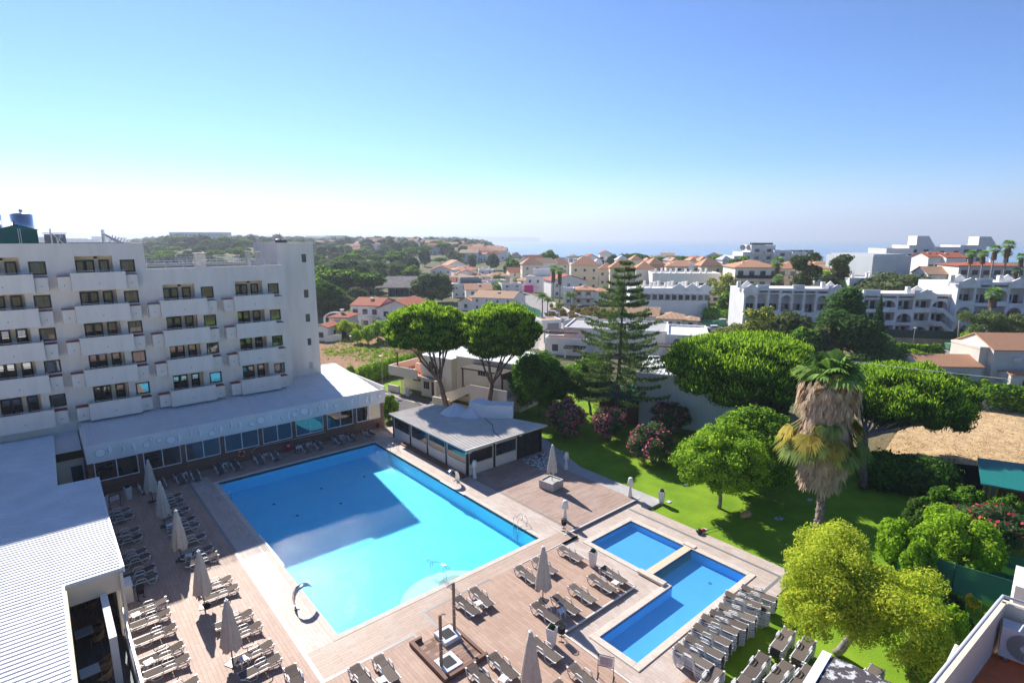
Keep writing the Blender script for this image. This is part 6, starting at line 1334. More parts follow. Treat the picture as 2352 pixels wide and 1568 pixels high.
for (x, y, k) in [(650, 850, 14), (740, 870, 16), (820, 880, 16), (900, 890, 12), (600, 800, 8), (980, 890, 8)]:
    c = at('6', x, y, -.2)
    for j in range(k): sp.append((c.x + rf.gauss(0, 4.0), c.y + rf.gauss(0, 3.0), rf.uniform(.5, 1.2), rf.uniform(.6, 1.9)))
mass('dry_grass', 'straw coloured dry grass tufts over the open field on the right', 'dry grass', SAVE_, 0, 0, [leafmat('straw', (.40, .28, .13), (.68, .50, .28), .3, 1)], 9000, .07, 76, False)
rg = np.random.default_rng(17); c1_ = np.array([[at('b', x, y, -.2).x, at('b', x, y, -.2).y] for x, y in ((435, 670), (750, 700), (1080, 860), (1560, 1200), (1750, 1080), (1240, 640))]); pl = c1_[rg.integers(0, 6, 900)] + rg.normal(size=(900, 2)) * 1.7; pl = np.hstack([pl, np.full((900, 1), -.19)])
tag(crown('fallen_leaves', pl, np.tile([0, 0, 1.0], (900, 1)), .05, [leafmat('litter', (.20, .12, .04), (.55, .38, .12), .2, 2)], None, 18, None, wide=.6, spread=.2), 'scattered fallen leaves on the lawn under the trees', 'fallen leaves', None, 'stuff')
mass('scrub', 'golden dry scrub on the vacant plot beside the road', 'scrub', sp, 0, 0, [leafmat('golden_scrub', (.28, .20, .06), (.55, .40, .12), .3, .5), SCRUB], 9000, .3, 74)
WINC = {}
WGL = mat('far_window_glass', (.05, .065, .08), .12, .6); WFR = mat('far_window_frame', (.55, .53, .50), .6)
def winmesh(w, h, dark=False):
    k = (round(w, 1), round(h, 1), dark)
    if k not in WINC:
        m = MB(); m.m = 0; m.box(-w / 2 + .07, w / 2 - .07, -.035, .01, .07, h - .07); m.m = 1
        for a in ((-w / 2, w / 2, 0, .07), (-w / 2, w / 2, h - .07, h)): m.box(a[0], a[1], -.05, .01, a[2], a[3])
        for a in (-w / 2, w / 2 - .07): m.box(a, a + .07, -.05, .01, .07, h - .07)
        me = bpy.data.meshes.new('window'); me.from_pydata(m.v, [], m.f); me.materials.append(WGL); me.materials.append(DARKF if dark else WFR); me.polygons.foreach_set('material_index', m.mi); me.update(); WINC[k] = me
    return WINC[k]
class Bld:
    def __init__(s, name, label, cat, p, rz, group=None, z=None):
        s.z = hgt(p.x, p.y) if z is None else z; s.t = thing(name, label, cat, (p.x, p.y, s.z), rz, group)
    def win(s, x, y, z, w, h, side='f', name='window', dark=False):
        o = bpy.data.objects.new(name, winmesh(w, h, dark)); COL.objects.link(o); o.parent = s.t; o.location = (x, y, z); o.rotation_euler = (0, 0, {'f': 0, 'r': PI / 2, 'l': -PI / 2, 'b': PI}[side])
    def box(s, name, m, *b, ):
        q = MB(); q.box(*b); return q.build(name, m, s.t, world=False)
    def vol(s, x0, x1, y0, y1, h, wall, roof='flat', rm=None, z0=0, fl=None, bays=None, sides=2, ww=1.1, wh=1.2, balc=False, ov=.45, pitch=.32, para=.45, rail=None, dark=False, skip=(), chim=0, arches=False):
        m = MB(); m.box(x0, x1, y0, y1, z0 - (1.5 if z0 == 0 else 0), z0 + h); wallo = m.build('wall', wall, s.t, world=False)
        w, d = x1 - x0, y1 - y0; zt = z0 + h
        if roof == 'flat':
            m = MB()
            for a in ((x0 - .06, x1 + .06, y0 - .06, y0 + .2), (x0 - .06, x1 + .06, y1 - .2, y1 + .06), (x0 - .06, x0 + .2, y0 + .2, y1 - .2), (x1 - .2, x1 + .06, y0 + .2, y1 - .2)): m.box(*a, zt - .3, zt + para)
            m.build('parapet', wall, s.t, world=False); m = MB(); m.box(x0 + .21, x1 - .21, y0 + .21, y1 - .21, zt + .001, zt + .06); m.build('roof', rm or mat('pale_flat_roof', (.60, .58, .56), .8, .2, var=.1, scale=.3), s.t, world=False)
        elif roof == 'hip':
            X0, X1, Y0, Y1 = x0 - ov, x1 + ov, y0 - ov, y1 + ov; r = min(X1 - X0, Y1 - Y0) / 2; rh = r * pitch * .95; m = MB()
            if X1 - X0 > Y1 - Y0: a, b_ = (X0 + r, (Y0 + Y1) / 2), (X1 - r, (Y0 + Y1) / 2)
            else: a, b_ = ((X0 + X1) / 2, Y0 + r), ((X0 + X1) / 2, Y1 - r)
            vs = [(X0, Y0, zt), (X1, Y0, zt), (X1, Y1, zt), (X0, Y1, zt), (*a, zt + rh), (*b_, zt + rh), (X0, Y0, zt - .15), (X1, Y0, zt - .15), (X1, Y1, zt - .15), (X0, Y1, zt - .15)]
            if X1 - X0 > Y1 - Y0: fs = [(0, 1, 5, 4), (1, 2, 5), (2, 3, 4, 5), (3, 0, 4)]
            else: fs = [(0, 1, 4), (1, 2, 5, 4), (2, 3, 5), (3, 0, 4, 5)]
            m.add([(x, y, z + .16) for x, y, z in vs], fs + [(9, 8, 7, 6), (0, 6, 7, 1), (1, 7, 8, 2), (2, 8, 9, 3), (3, 9, 6, 0)]); m.build('roof', rm or TILE, s.t, world=False)
        elif roof == 'gable' or roof == 'gabley':
            X0, X1, Y0, Y1 = x0 - ov, x1 + ov, y0 - ov, y1 + ov; m = MB(); t_ = .14
            if roof == 'gable':   # ridge along x
                rh = (Y1 - Y0) / 2 * pitch * 1.5; yc = (Y0 + Y1) / 2
                pr = [(Y0, zt), (yc, zt + rh), (Y1, zt), (Y1, zt + t_), (yc, zt + rh + t_), (Y0, zt + t_)]; vs = [(X0, y, z) for y, z in pr] + [(X1, y, z) for y, z in pr]
                g_ = MB(); g_.add([(x0, y0, zt), (x0, y1, zt), (x0, yc, zt + rh - .1), (x1, y0, zt), (x1, y1, zt), (x1, yc, zt + rh - .1)], [(0, 1, 2), (5, 4, 3)])
            else:
                rh = (X1 - X0) / 2 * pitch * 1.5; xc = (X0 + X1) / 2
                pr = [(X0, zt), (xc, zt + rh), (X1, zt), (X1, zt + t_), (xc, zt + rh + t_), (X0, zt + t_)]; vs = [(x, Y0, z) for x, z in pr] + [(x, Y1, z) for x, z in pr]
                g_ = MB(); g_.add([(x0, y0, zt), (x1, y0, zt), (xc, y0, zt + rh - .1), (x0, y1, zt), (x1, y1, zt), (xc, y1, zt + rh - .1)], [(0, 1, 2), (5, 4, 3)])
            m.add(vs, [(0, 6, 7, 1), (1, 7, 8, 2), (2, 8, 9, 3), (3, 9, 10, 4), (4, 10, 11, 5), (5, 11, 6, 0), (0, 1, 4, 5), (1, 2, 3, 4), (11, 10, 7, 6), (10, 9, 8, 7)]); m.build('roof', rm or TILE, s.t, world=False); g_.build('gable_end', wall, s.t, world=False)
        fl = fl if fl is not None else max(1, int(round(h / 3))); fh = h / max(fl, 1); bays = bays if bays is not None else max(1, int(w / 3.6))
        for f in range(fl):
            zb = z0 + f * fh + (.75 if not balc else .2)
            for i in range(bays):
                if (f, i) in skip: continue
                xc = x0 + w * (i + .5) / bays; s.win(xc, y0, zb, ww * (1.5 if balc else 1), min(wh if not balc else 2.1, fh - .9 if not balc else fh - .5), 'f', 'window', dark)
            if balc:
                for i in range(bays):
                    if (f + i) % 1 == 0 and f > 0 or balc == 2:
                        xc = x0 + w * (i + .5) / bays; bw = w / bays * .42; q = MB(); q.box(xc - bw, xc + bw, y0 - 1.2, y0 - .002, z0 + f * fh - .05, z0 + f * fh + .08); q.m = 1
                        q.box(xc - bw, xc + bw, y0 - 1.22, y0 - 1.14, z0 + f * fh + .081, z0 + f * fh + .95); q.box(xc - bw, xc - bw + .06, y0 - 1.139, y0 - .003, z0 + f * fh + .081, z0 + f * fh + .95); q.box(xc + bw - .06, xc + bw, y0 - 1.139, y0 - .003, z0 + f * fh + .081, z0 + f * fh + .95)
                        q.build('balcony', [wall, rail or wall], s.t, world=False)
            nb = max(1, int(d / 4))
            for i in range(nb):
                if sides & 1: s.win(x0, y0 + d * (i + .5) / nb, zb, ww, min(wh, fh - .9), 'l', 'window', dark)
                if sides & 2: s.win(x1, y0 + d * (i + .5) / nb, zb, ww, min(wh, fh - .9), 'r', 'window', dark)
        for i in range(chim):
            xc = x0 + w * (i + .6) / max(chim, 1) * .9; yc = y0 + d * (.35 + .3 * (i % 2)); q = MB(); q.box(xc - .3, xc + .3, yc - .3, yc + .3, zt, zt + 1.5); q.box(xc - .4, xc + .4, yc - .4, yc + .4, zt + 1.501, zt + 1.65); q.build('chimney', WHITE, s.t, world=False)
def fr(z, xl, xr, yt, F=None, yb=None, dyaw=0, name='house', label='', cat='house', group=None):
    "front face spans xl..xr; distance F or base row yb; returns (Bld, width, height)"
    if F is None: b_ = at(z, (xl + xr) / 2, yb, -.2); F = polar(b_.x, b_.y)[0]
    l = atd(z, xl, yt, F); r = atd(z, xr, yt, F); c = (l + r) / 2; w = (r - l).length / math.cos(dyaw); gz = hgt(c.x, c.y); B_ = Bld(name, label, cat, c, -PH + dyaw, group)
    return B_, w, (l.z + r.z) / 2 - gz
B_, w, h = fr('5', 530, 825, 765, yb=985, dyaw=R(-14), label='white two storey house with red tiled roofs and outside stair behind the orchard')
B_.vol(-w / 2, w / 2, 0, 9, h - .3, WHITE, 'gable', TILER, fl=2, bays=3, ww=1.3, pitch=.22, ov=.15, chim=1, dark=True)
B_.vol(w / 2 + .02, w / 2 + 9.5, -1.5, 9.5, h - .6, WHITE, 'gabley', TILER, fl=2, bays=2, ww=1.2, pitch=.26, ov=.3, chim=1, dark=True)
q = MB(); q.box(w * .12, w * .34, -1.3, -.01, h * .48, h * .52)
for i in range(7): q.box(w * .12 + i * w * .036, w * .12 + i * w * .036 + .08, -1.3, -1.22, h * .52, h * .62)
q.box(w * .12, w * .34, -1.32, -1.2, h * .62, h * .65); q.build('balcony', WHITE, B_.t, world=False)
q = MB()
for i in range(10): q.box(w / 2 + .5 + i * .55, w / 2 + 1.05 + i * .55, -2.8, -1.52, 0, h * .48 * (1 - i / 10))
q.build('stair', WHITE, B_.t, world=False); B_.box('door', mat('door_white', (.55, .5, .48), .5), -w * .16, -w * .06, -.04, 0, 0, 2.1)
B_, w, h = fr('5', 190, 330, 985, yb=1105, dyaw=R(-8), label='small white house with red roof at the foot of the hotel tower'); B_.vol(-w / 2, w / 2, 0, 6, h, WHITE, 'gabley', TILER, fl=1, bays=1, ov=.1, pitch=.25)
B_.vol(-w / 2, w / 2 + 1, 7, 13, h + 1.2, WHITE, 'hip', TILER, fl=1, bays=2, chim=1)
def wallrun(name, label, pts, h, th, m_, cat='wall', cap=None):
    p0 = pts[0]; t = thing(name, label, cat, (p0.x, p0.y, hgt(p0.x, p0.y))); q = MB()
    for a, b_ in zip(pts[:-1], pts[1:]):
        a = Vector((a.x, a.y, hgt(a.x, a.y) + h / 2)); b_ = Vector((b_.x, b_.y, hgt(b_.x, b_.y) + h / 2)); q.bar(a, b_, th, h)
    q.build('wall', m_, t); return t
wallrun('garden_wall', 'white yard wall in front of the small red roofed house', [A('5', 300, 1115), A('5', 455, 1105), A('5', 455, 1060)], 1.5, .2, WHITE)
t = thing('entrance_arch', 'white arched gateway with black gate beside the small red roofed house', 'gateway', A('5', 400, 1010)); c = A('5', 405, 1000); q = MB()
for i in range(9):
    a0, a1 = PI * i / 9, PI * (i + 1) / 9; q.bar(c + RGT * 2.6 * math.cos(a0) + Vector((0, 0, 2.6 + 1.5 * math.sin(a0))), c + RGT * 2.6 * math.cos(a1) + Vector((0, 0, 2.6 + 1.5 * math.sin(a1))), .4, .35)
for s_ in (-1, 1): q.bar(c + RGT * 2.6 * s_, c + RGT * 2.6 * s_ + Vector((0, 0, 2.6)), .4)
q.build('arch', WHITE, t); q = MB()
for i in range(12): q.bar(c + RGT * (-2.2 + .4 * i), c + RGT * (-2.2 + .4 * i) + Vector((0, 0, 2)), .05)
q.bar(c - RGT * 2.3 + Vector((0, 0, 1.9)), c + RGT * 2.3 + Vector((0, 0, 1.9)), .06); q.build('gate', BLACKM, t)
B_, w, h = fr('5', 905, 1225, 600, yb=676, dyaw=R(4), name='open_barn', label='long open fronted grey barn with weathered roof in the wood', cat='barn'); GB = mat('weathered_grey', (.17, .155, .15), .9, .1, var=.3, scale=.5)
q = MB(); q.add([(-w / 2 - 5, -.8, h), (w / 2 + .6, -.8, h), (w / 2 - 3, 12, h + 3.4), (-w / 2 - 2, 12, h + 3.4), (-w / 2 - 5, -.8, h - .3), (w / 2 + .6, -.8, h - .3), (w / 2 - 3, 12, h + 3.1), (-w / 2 - 2, 12, h + 3.1)], [(0, 1, 2, 3), (7, 6, 5, 4), (0, 4, 5, 1), (1, 5, 6, 2), (2, 6, 7, 3), (3, 7, 4, 0)]); q.build('roof', GB, B_.t, world=False)
for i in range(6): B_.box('post', mat('barn_post', (.22, .2, .19)), -w / 2 + i * w / 5 - .2, -w / 2 + i * w / 5 + .2, 0, .4, -1, h - .3)
B_.box('back_wall', mat('barn_dark', (.03, .032, .035), .9), -w / 2 - 1, w / 2, 6, 6.3, -1, h + 1); B_.box('side_wall', GB, -w / 2 - 4.6, -w / 2 - 4.3, -.5, 11, -1, h - .3); B_.box('low_wall', mat('barn_dark2', (.05, .05, .055), .9), -w / 2, w / 2, .1, .3, -1, 1.2)
cr_ = A('f', 780, 575); B_ = None
t = thing('cream_apartment_house', 'cream two storey apartment house with balcony, stair and brown door beyond the drive', 'house', (30, 40, -.25))
L0 = at('f', 765, 575, -.2); L1 = at('f', 965, 612, -.2); L2 = at('f', 1220, 665, -.2); L3 = at('f', 1870, 700, -.2)
dx_ = (L2 - L1); dx_.z = 0; dx_.normalize(); ny_ = Vector((-dx_.y, dx_.x, 0))
Mx = Matrix(((dx_.x, ny_.x, 0, L1.x), (dx_.y, ny_.y, 0, L1.y), (0, 0, 1, -.25), (0, 0, 0, 1)))
def cb(name, m_, *b, rm=None):
    q = MB(); q.M = Mx; q.box(*b); return q.build(name, m_, t)
CH = PALEC
cb('wall', CH, .0, 5.4, .6, 8, 0, 5.6); cb('wall', CH, 5.42, 15.5, 1.6, 9, 0, 5.9); cb('wall', CH, -4.8, -.02, 2.2, 8, 0, 2.7)
cb('balcony', CH, -5.2, -.02, -.2, .0, 2.65, 3.75); cb('balcony', CH, -5.4, -5.21, -.2, 6, 2.65, 3.75); cb('balcony_floor', TERRA, -5.2, -.02, .01, 7.5, 2.66, 2.72); cb('balcony_slab', CH, -5.2, -.021, -.19, 2.19, 2.4, 2.64)
cb('bench_wall', CH, -2.4, -.3, 2.0, 2.4, 2.73, 4.0)
for y in (0.6,): cb('low_wall', CH, -5.4, -3.2, -.4, -.2, 0, 1.0); 
cb('canopy', mat('grey_canopy', (.30, .27, .25), .9, .2, var=.3, scale=2), .3, 3.9, -.5, .59, 2.75, 2.9); cb('pier', CH, 3.91, 4.3, -1.2, .59, 0, 3.0)
cb('door', mat('brown_door', (.17, .045, .02), .5, .3), 1.9, 2.8, .55, .598, .1, 2.2)
for x, w_, z, h_ in ((.5, .95, 1.1, 1.0), (3.1, .3, 1.1, 1.0), (1.6, .7, 4.0, 1.0)):
    cb('window', DARKF, x, x + w_, .55, .598, z, z + h_)
    for k in range(1, 3): cb('glazing_bar', CF, x + w_ * k / 3 - .015, x + w_ * k / 3 + .015, .53, .549, z, z + h_)
cb('window', DARKF, 6.6, 7.3, 1.55, 1.598, .8, 2.1); cb('window', DARKF, 9.0, 10.9, 1.55, 1.598, 3.9, 5.0); cb('window', DARKF, 12.6, 14.4, 1.55, 1.598, 3.9, 5.0); cb('window', DARKF, -3.0, -1.6, 2.15, 2.198, 1.4, 1.9)
for x in (9.0, 9.4, 9.8, 10.2, 10.6): cb('glazing_bar', WPLAST, x, x + .03, 1.52, 1.549, 3.9, 5.0)
cb('meter_box', mat('meter_white', (.6, .62, .6)), -1.6, -1.0, -.9, -.5, 0, 1.1)
cb('pergola', mat('dark_pergola', (.05, .035, .03), .8), 8.4, 14.8, -1.2, 1.59, 5.25, 5.4); cb('pergola_post', WOOD, 8.5, 8.65, -1.1, -.95, 2.6, 5.24); cb('pergola_post', WOOD, 14.5, 14.65, -1.1, -.95, 2.6, 5.24); cb('pergola_post', WOOD, -4.0, -3.85, .1, .25, 2.7, 5.6)
for i in range(9): cb('pergola_slat', WOOD, -5.0 + i * .6, -4.92 + i * .6, .1, 6.0, 5.6, 5.68)
q = MB(); q.M = Mx
q.prism([(6.0, -2.2), (11.0, -2.2), (11.0, -.9), (6.0, -.9)], 0, .5)
q.add([(5.6, -2.2, 0), (10.6, -2.2, 2.7), (10.6, -2.2, 3.6), (5.6, -2.2, 1.6), (5.6, -2.0, 0), (10.6, -2.0, 2.7), (10.6, -2.0, 3.6), (5.6, -2.0, 1.6)], [(0, 1, 2, 3), (7, 6, 5, 4), (3, 2, 6, 7), (0, 3, 7, 4)]); q.box(10.61, 16, -2.2, -2.0, 0, 3.7); q.box(10.61, 16, -1.99, 1.59, 2.4, 2.6); q.box(5.5, 8.2, -3.4, -3.2, 0, 1.7)
q.add([(5.6, -1.99, 0), (10.6, -1.99, 2.6), (10.6, -1.0, 2.6), (5.6, -1.0, 0)], [(0, 1, 2, 3)]); q.build('stair', CH, t)
q = MB(); q.M = Mx; q.box(-.1, 5.5, .5, 8.1, 5.6, 5.75); q.box(5.42, 15.6, 1.5, 9.1, 5.9, 6.05); q.build('roof', ROOFW, t)
def slamp(z, x, yb, yt, label, F=None, kind=0):
    b_ = at(z, x, yb, -.2) if F is None else atd(z, x, yb, F); F_ = polar(b_.x, b_.y)[0]; tp = atd(z, x, yt, F_).z; zb = hgt(b_.x, b_.y); t = thing('street_lamp', label, 'street lamp', (b_.x, b_.y, zb)); m = MB(); m.tube([(b_.x, b_.y, zb), (b_.x, b_.y, tp - .15)], [.07, .04], 6); m.build('pole', mat('lamp_grey', (.30, .30, .30), .5), t)
    m = MB()
    if kind == 0: m.lathe([(.06, tp - .25), (.30, tp - .02), (.30, tp + .03), (.1, tp + .08)], 12, (b_.x, b_.y, 0))
    else: m.bar((b_.x, b_.y, tp - .1), tuple(Vector((b_.x, b_.y, tp)) + RGT * 1.3), .18, .09)
    m.build('lamp_head', mat('lamp_cream', (.68, .60, .45), .5), t)
slamp('5', 846, 1568, 1248, 'tall grey lamp post in front of the bright hedge'); slamp('5', 1646, 1590, 1385, 'yellowish topped lamp between the two stone pines'); slamp('6', 395, 1186, 1018, 'lamp post on the pale forecourt left of the white house')
slamp('6', 662, 960, 768, 'tall street lamp with side arm by the curving road', kind=1); slamp('a', 1487, 972, 805, 'leaning white street lamp beside the bare wall on the right'); slamp('5', 548, 1140, 1060, 'low white lamp in the orchard'); slamp('5', 2030, 600, 485, 'lamp by the villa street', kind=1)
V_ = [('5', 1300, 1500, 440, 505, R(6), 'white villa with red roof and twin arched windows at the wood edge', 'gabley', TILER, 2), ('5', 1505, 1700, 425, 500, R(-6), 'white villa with orange red roof behind the olive trees', 'hip', TILER, 1),
      ('5', 1530, 1750, 480, 560, R(4), 'low white villa with salmon tiled roof below the red roofed ones', 'gabley', TILER, 1), ('5', 1470, 1690, 510, 590, R(-5), 'pale villa with weathered tile roof and dark shutters', 'hip', TILEP, 1), ('5', 1760, 1900, 440, 500, R(5), 'plain white villa block beside the palm crown', 'flat', None, 2)]
for z, xl, xr, yt, yb, dy, lab, rf_, rm, f_ in V_: B_, w, h = fr(z, xl, xr, yt, yb=yb + 22, dyaw=dy, label=lab); B_.vol(-w / 2, w / 2, 0, 10, h, WHITE, rf_, rm, fl=f_, chim=2, pitch=.26)
B_, w, h = fr('5', 1515, 1870, 575, yb=692, dyaw=R(10), label='modern white flat roofed villa with solar panels and satellite dish'); B_.vol(-w / 2, w / 2, 0, 10, h, WHITE, 'flat', mat('grey_flat_roof', (.3, .31, .33), .8), fl=2, bays=5, ww=.8, wh=.8); B_.vol(-w / 2 + 3, w / 2 - 3, 3, 9, 1.2, mat('grey_box', (.25, .27, .3), .7), 'flat', z0=h + .5, fl=0, bays=0, sides=0)
for i in range(5): B_.box('solar_panel', mat('solar_black', (.02, .025, .04), .2, .6), -w / 2 + 2 + i * 2.4, -w / 2 + 4 + i * 2.4, 1, 2.6, h + .5, h + .75)
B_, w, h = fr('5', 1690, 2085, 705, yb=832, dyaw=R(-20), label='white house with broad sand coloured tile roof and small brown windows'); B_.vol(-w / 2, w / 2, 0, 11, h, WHITE, 'gable', TILEP, fl=2, bays=4, ww=.7, wh=.95, pitch=.2, ov=.15, chim=1)
B_.vol(-w / 2 - 5, -w / 2 - .05, 1, 7, h * .6, WHITE, 'gabley', TILE, fl=1, bays=1, chim=1)
B_, w, h = fr('5', 1640, 1880, 625, yb=760, dyaw=R(8), label='white house with brown tiled roof between the modern villa and the sand roofed one'); B_.vol(-w / 2, w / 2, 0, 8, h, WHITE, 'gable', TILE, fl=2, bays=2, pitch=.25, chim=1)
B_, w, h = fr('6', 185, 410, 505, yb=645, dyaw=R(-12), label='modern white house with flat roofs and a bright pink gate panel'); B_.vol(-w / 2, w / 2, 0, 9, h, WHITE, 'flat', mat('roof_mid_grey', (.35, .33, .32), .8), fl=2, bays=3, ww=1.0); B_.vol(-w / 2 + 2, w / 2 - 1, 4, 9, 2.2, WHITE, 'flat', z0=h + .4, fl=0, bays=0, sides=0); B_.box('gate_panel', mat('magenta', (.75, .02, .28), .5), -w / 2 - .5, -w / 2 + w * .33, -1.2, -1.05, .2, 2.9); B_.box('garden_wall', WHITE, -w / 2 - 3, w / 2, -1.0, -.8, 0, 1.9)
B_, w, h = fr('6', 420, 760, 540, yb=690, dyaw=R(12), label='white house with sloping salmon roofs behind the twin tall palms'); B_.vol(-w / 2, w / 2, 0, 10, h, WHITE, 'gabley', TILER, fl=2, bays=3, pitch=.2, chim=2)
B_, w, h = fr('6', 640, 820, 630, yb=765, dyaw=R(-8), label='white villa with orange framed windows and hipped tile roof by the road'); B_.vol(-w / 2, w / 2, 0, 8, h, WHITE, 'hip', TILE, fl=2, bays=2, ww=1.1, chim=1)
OR_ = mat('orange_trim', (.60, .24, .05), .7)
for x in (-w * .25, w * .25): B_.box('window_surround', OR_, x - .85, x - .62, -.09, 0, h * .5 + .4, h * .5 + 2.3); B_.box('window_surround', OR_, x + .62, x + .85, -.09, 0, h * .5 + .4, h * .5 + 2.3)
B_.box('cornice', OR_, -w / 2 - .1, w / 2 + .1, -.12, .1, h - .25, h - .05); B_.vol(-w / 2 - 3.4, -w / 2 - .1, -1, 5, h + .3, WHITE, 'flat', fl=2, bays=1); B_.box('awning', TILEP, -w / 2, w / 2 + .5, -1.8, -.01, h * .42, h * .46)
B_.vol(w / 2 + .1, w / 2 + 4.5, 1, 7, h * .9, WHITE, 'hip', TILE, fl=2, bays=1)
B_, w, h = fr('6', 330, 520, 915, yb=1025, dyaw=R(14), name='garage', label='low white garage with grey shutter beside the forecourt', cat='garage'); B_.vol(-w / 2, w / 2, 0, 5, h, WHITE, 'flat', TILEP, fl=0, bays=0, sides=0, para=.2); B_.box('shutter', mat('grey_shutter', (.28, .30, .34), .6), -w * .2, w * .38, -.06, 0, .1, h - .6)
sheet('forecourt', [A('6', 300, 1180), A('6', 330, 1010), A('6', 560, 1000), A('6', 520, 1200), A('6', 420, 1300)], -.17, PAVE)
B_, w, h = fr('6', 550, 880, 1000, yb=1215, dyaw=R(-16), label='large white flat roofed house with dark pergolas in the centre'); H_ = h
B_.vol(-w / 2, w / 2 + 12, 0, 12, h, WHITE, 'flat', mat('grey_gravel_roof', (.42, .41, .41), .9, .2, var=.1, scale=1), fl=0, bays=0, sides=0, para=.35)
B_.vol(w / 2 + 12.05, w / 2 + 19, -3.2, 9, h * .98, WHITE, 'flat', ROOFW, fl=2, bays=2, sides=0, ww=.8)
B_.vol(-w / 2 - 3, w / 2 - 2, -3.2, -.05, h * .52, WHITE, 'flat', TERRA, fl=1, bays=2, sides=1, para=.9, dark=True)
PERG = mat('pergola_brown', (.10, .07, .06), .9, .1, var=.3, scale=3)
def pergola(B_, x0, x1, y0, y1, z, zb=0):
    q = MB(); n = int((x1 - x0) / .5)
    for i in range(n + 1): q.box(x0 + (x1 - x0) * i / n - .1, x0 + (x1 - x0) * i / n + .18, y0, y1, z, z + .06)
    q.box(x0, x1, y0 + .1, y0 + .25, z - .16, z - .001); q.box(x0, x1, y1 - .25, y1 - .1, z - .16, z - .001); q.build('pergola', PERG, B_.t, world=False)
    for x in (x0 + .1, x1 - .25): q = MB(); q.box(x, x + .25, y0 + .1, y0 + .35, zb, z - .161); q.build('pergola_post', WHITE, B_.t, world=False)
pergola(B_, -w / 2 - 3.2, -w / 2 + 3.2, -3.8, .2, H_ * .98, H_ * .5); pergola(B_, w / 2 + 10.5, w / 2 + 16.5, -6.2, -3.3, H_ * .72, 0); pergola(B_, -w / 2 + 1, -w / 2 + 4.6, -5.6, -3.3, H_ * .42, 0)
for x in (-w * .1, w * .8, w * .95): B_.box('air_unit', WPLAST, x, x + .9, 9.5, 9.9, h + .36, h + 1.1)
B_, w, h = fr('b', 965, 1200, 215, yb=575, dyaw=R(-22), label='tall blank white house wall with ribbed roof behind the brown picket fence'); B_.vol(-w / 2, w / 2 + 7, 0, 10, h, WHITE, 'flat', ROOFW, fl=0, bays=0, sides=0, para=.25); HB = h
q = MB()
for i in range(24): q.box(-w / 2 + .3 + i * .5, -w / 2 + .42 + i * .5, .3, 9.7, h + .061, h + .13)
q.build('roof_ribs', WHITE, B_.t, world=False)
B_, w, h = fr('b', 1380, 1512, 430, yb=592, dyaw=R(-10), name='outbuilding', label='low white outbuilding with grey lean-to roof and air unit beside the picket fence', cat='outbuilding'); B_.vol(-w / 2, w / 2, 0, 2.6, h, WHITE, 'flat', fl=0, bays=0, sides=0, para=.05)
q = MB(); q.add([(-w / 2 - 3.6, 2.7, h - .1), (w / 2, 2.7, h - .1), (w / 2 - .4, 6.4, h + .5), (-w / 2 - 3.6, 6.4, h + .5), (-w / 2 - 3.6, 2.7, h - .3), (w / 2, 2.7, h - .3), (w / 2 - .4, 6.4, h + .3), (-w / 2 - 3.6, 6.4, h + .3)], [(0, 1, 2, 3), (7, 6, 5, 4), (0, 4, 5, 1), (1, 5, 6, 2), (3, 7, 4, 0)]); q.build('lean_to_roof', mat('slate_grey', (.13, .135, .15), .6), B_.t, world=False)
B_.box('side_wall', WHITE, -w / 2 - 3.6, -w / 2 - 3.4, 2.7, 6.3, -1, h - .31); B_.box('air_unit', WPLAST, -.6, .3, 6.6, 7.0, h + .4, h + 1.1)
B_, w, h = fr('b', 1545, 2010, 400, yb=560, dyaw=R(-10), label='long low white garden house glimpsed under the wide stone pine'); B_.vol(-w / 2, w / 2, 0, 8, h, WHITE, 'flat', fl=1, bays=4, sides=0, dark=True)
B_, w, h = fr('b', 690, 955, 375, yb=560, dyaw=R(-22), name='garden_shed', label='brown wooden garden shed with green roof under the Norfolk pine', cat='shed'); B_.vol(-w / 2, w / 2, 0, 5, h * .95, WOOD, 'gable', GREENM, fl=0, bays=0, sides=0, ov=.3, pitch=.3); B_.win(.6, 0, h * .4, .7, .7)
def picket(label, p0, p1, h, m_, gap=.16):
    t = thing('picket_fence', label, 'fence', p0); p0 = Vector(p0); p1 = Vector(p1); n = int((p1 - p0).length / gap); q = MB()
    for i in range(n): c = p0.lerp(p1, i / n); q.box(c.x - .04, c.x + .04, c.y - .02, c.y + .02, c.z, c.z + h)
    q.build('pickets', m_, t); q = MB()
    for z in (.3, .75): q.bar(p0 + Vector((0, 0, h * z)), p1 + Vector((0, 0, h * z)), .05, .08)
    q.build('rail', m_, t)
picket('dark brown picket fence in front of the white house wall', A('b', 965, 560), A('b', 1370, 600), 1.3, WOOD)
picket('pale bamboo picket fence left of the shed', A('b', 640, 450), A('b', 700, 460), 1.6, mat('bamboo_pale', (.45, .33, .2)), .14)
B_, w, h = fr('6', 1440, 1660, 905, yb=1005, dyaw=R(-18), label='white villa with hipped pale tile roof and arched openings by the tennis court'); B_.vol(-w / 2, w / 2, 0, 8, h, WHITE, 'hip', TILEP, fl=1, bays=3, ww=.8, wh=1.4, dark=True); B_.vol(-w / 2 - 8, -w / 2 - .1, 2, 9, h + .1, WHITE, 'gable', TILEP, fl=1, bays=2); B_.vol(w / 2 + .1, w / 2 + 3.4, 1, 6, h - .3, WHITE, 'hip', TILEP, fl=1, bays=1)
B_, w, h = fr('6', 1640, 1850, 1085, yb=1150, dyaw=R(16), label='low hipped tile roof house between the villa and the bright pine'); B_.vol(-w / 2, w / 2, 0, 9, h, WHITE, 'hip', TILEP, fl=1, bays=2)
wallrun('court_wall', 'white low wall and green netting round the tennis court', [A('6', 1330, 870), A('6', 1450, 775), A('6', 1900, 790), A('6', 1880, 900)], 1.1, .25, WHITE)
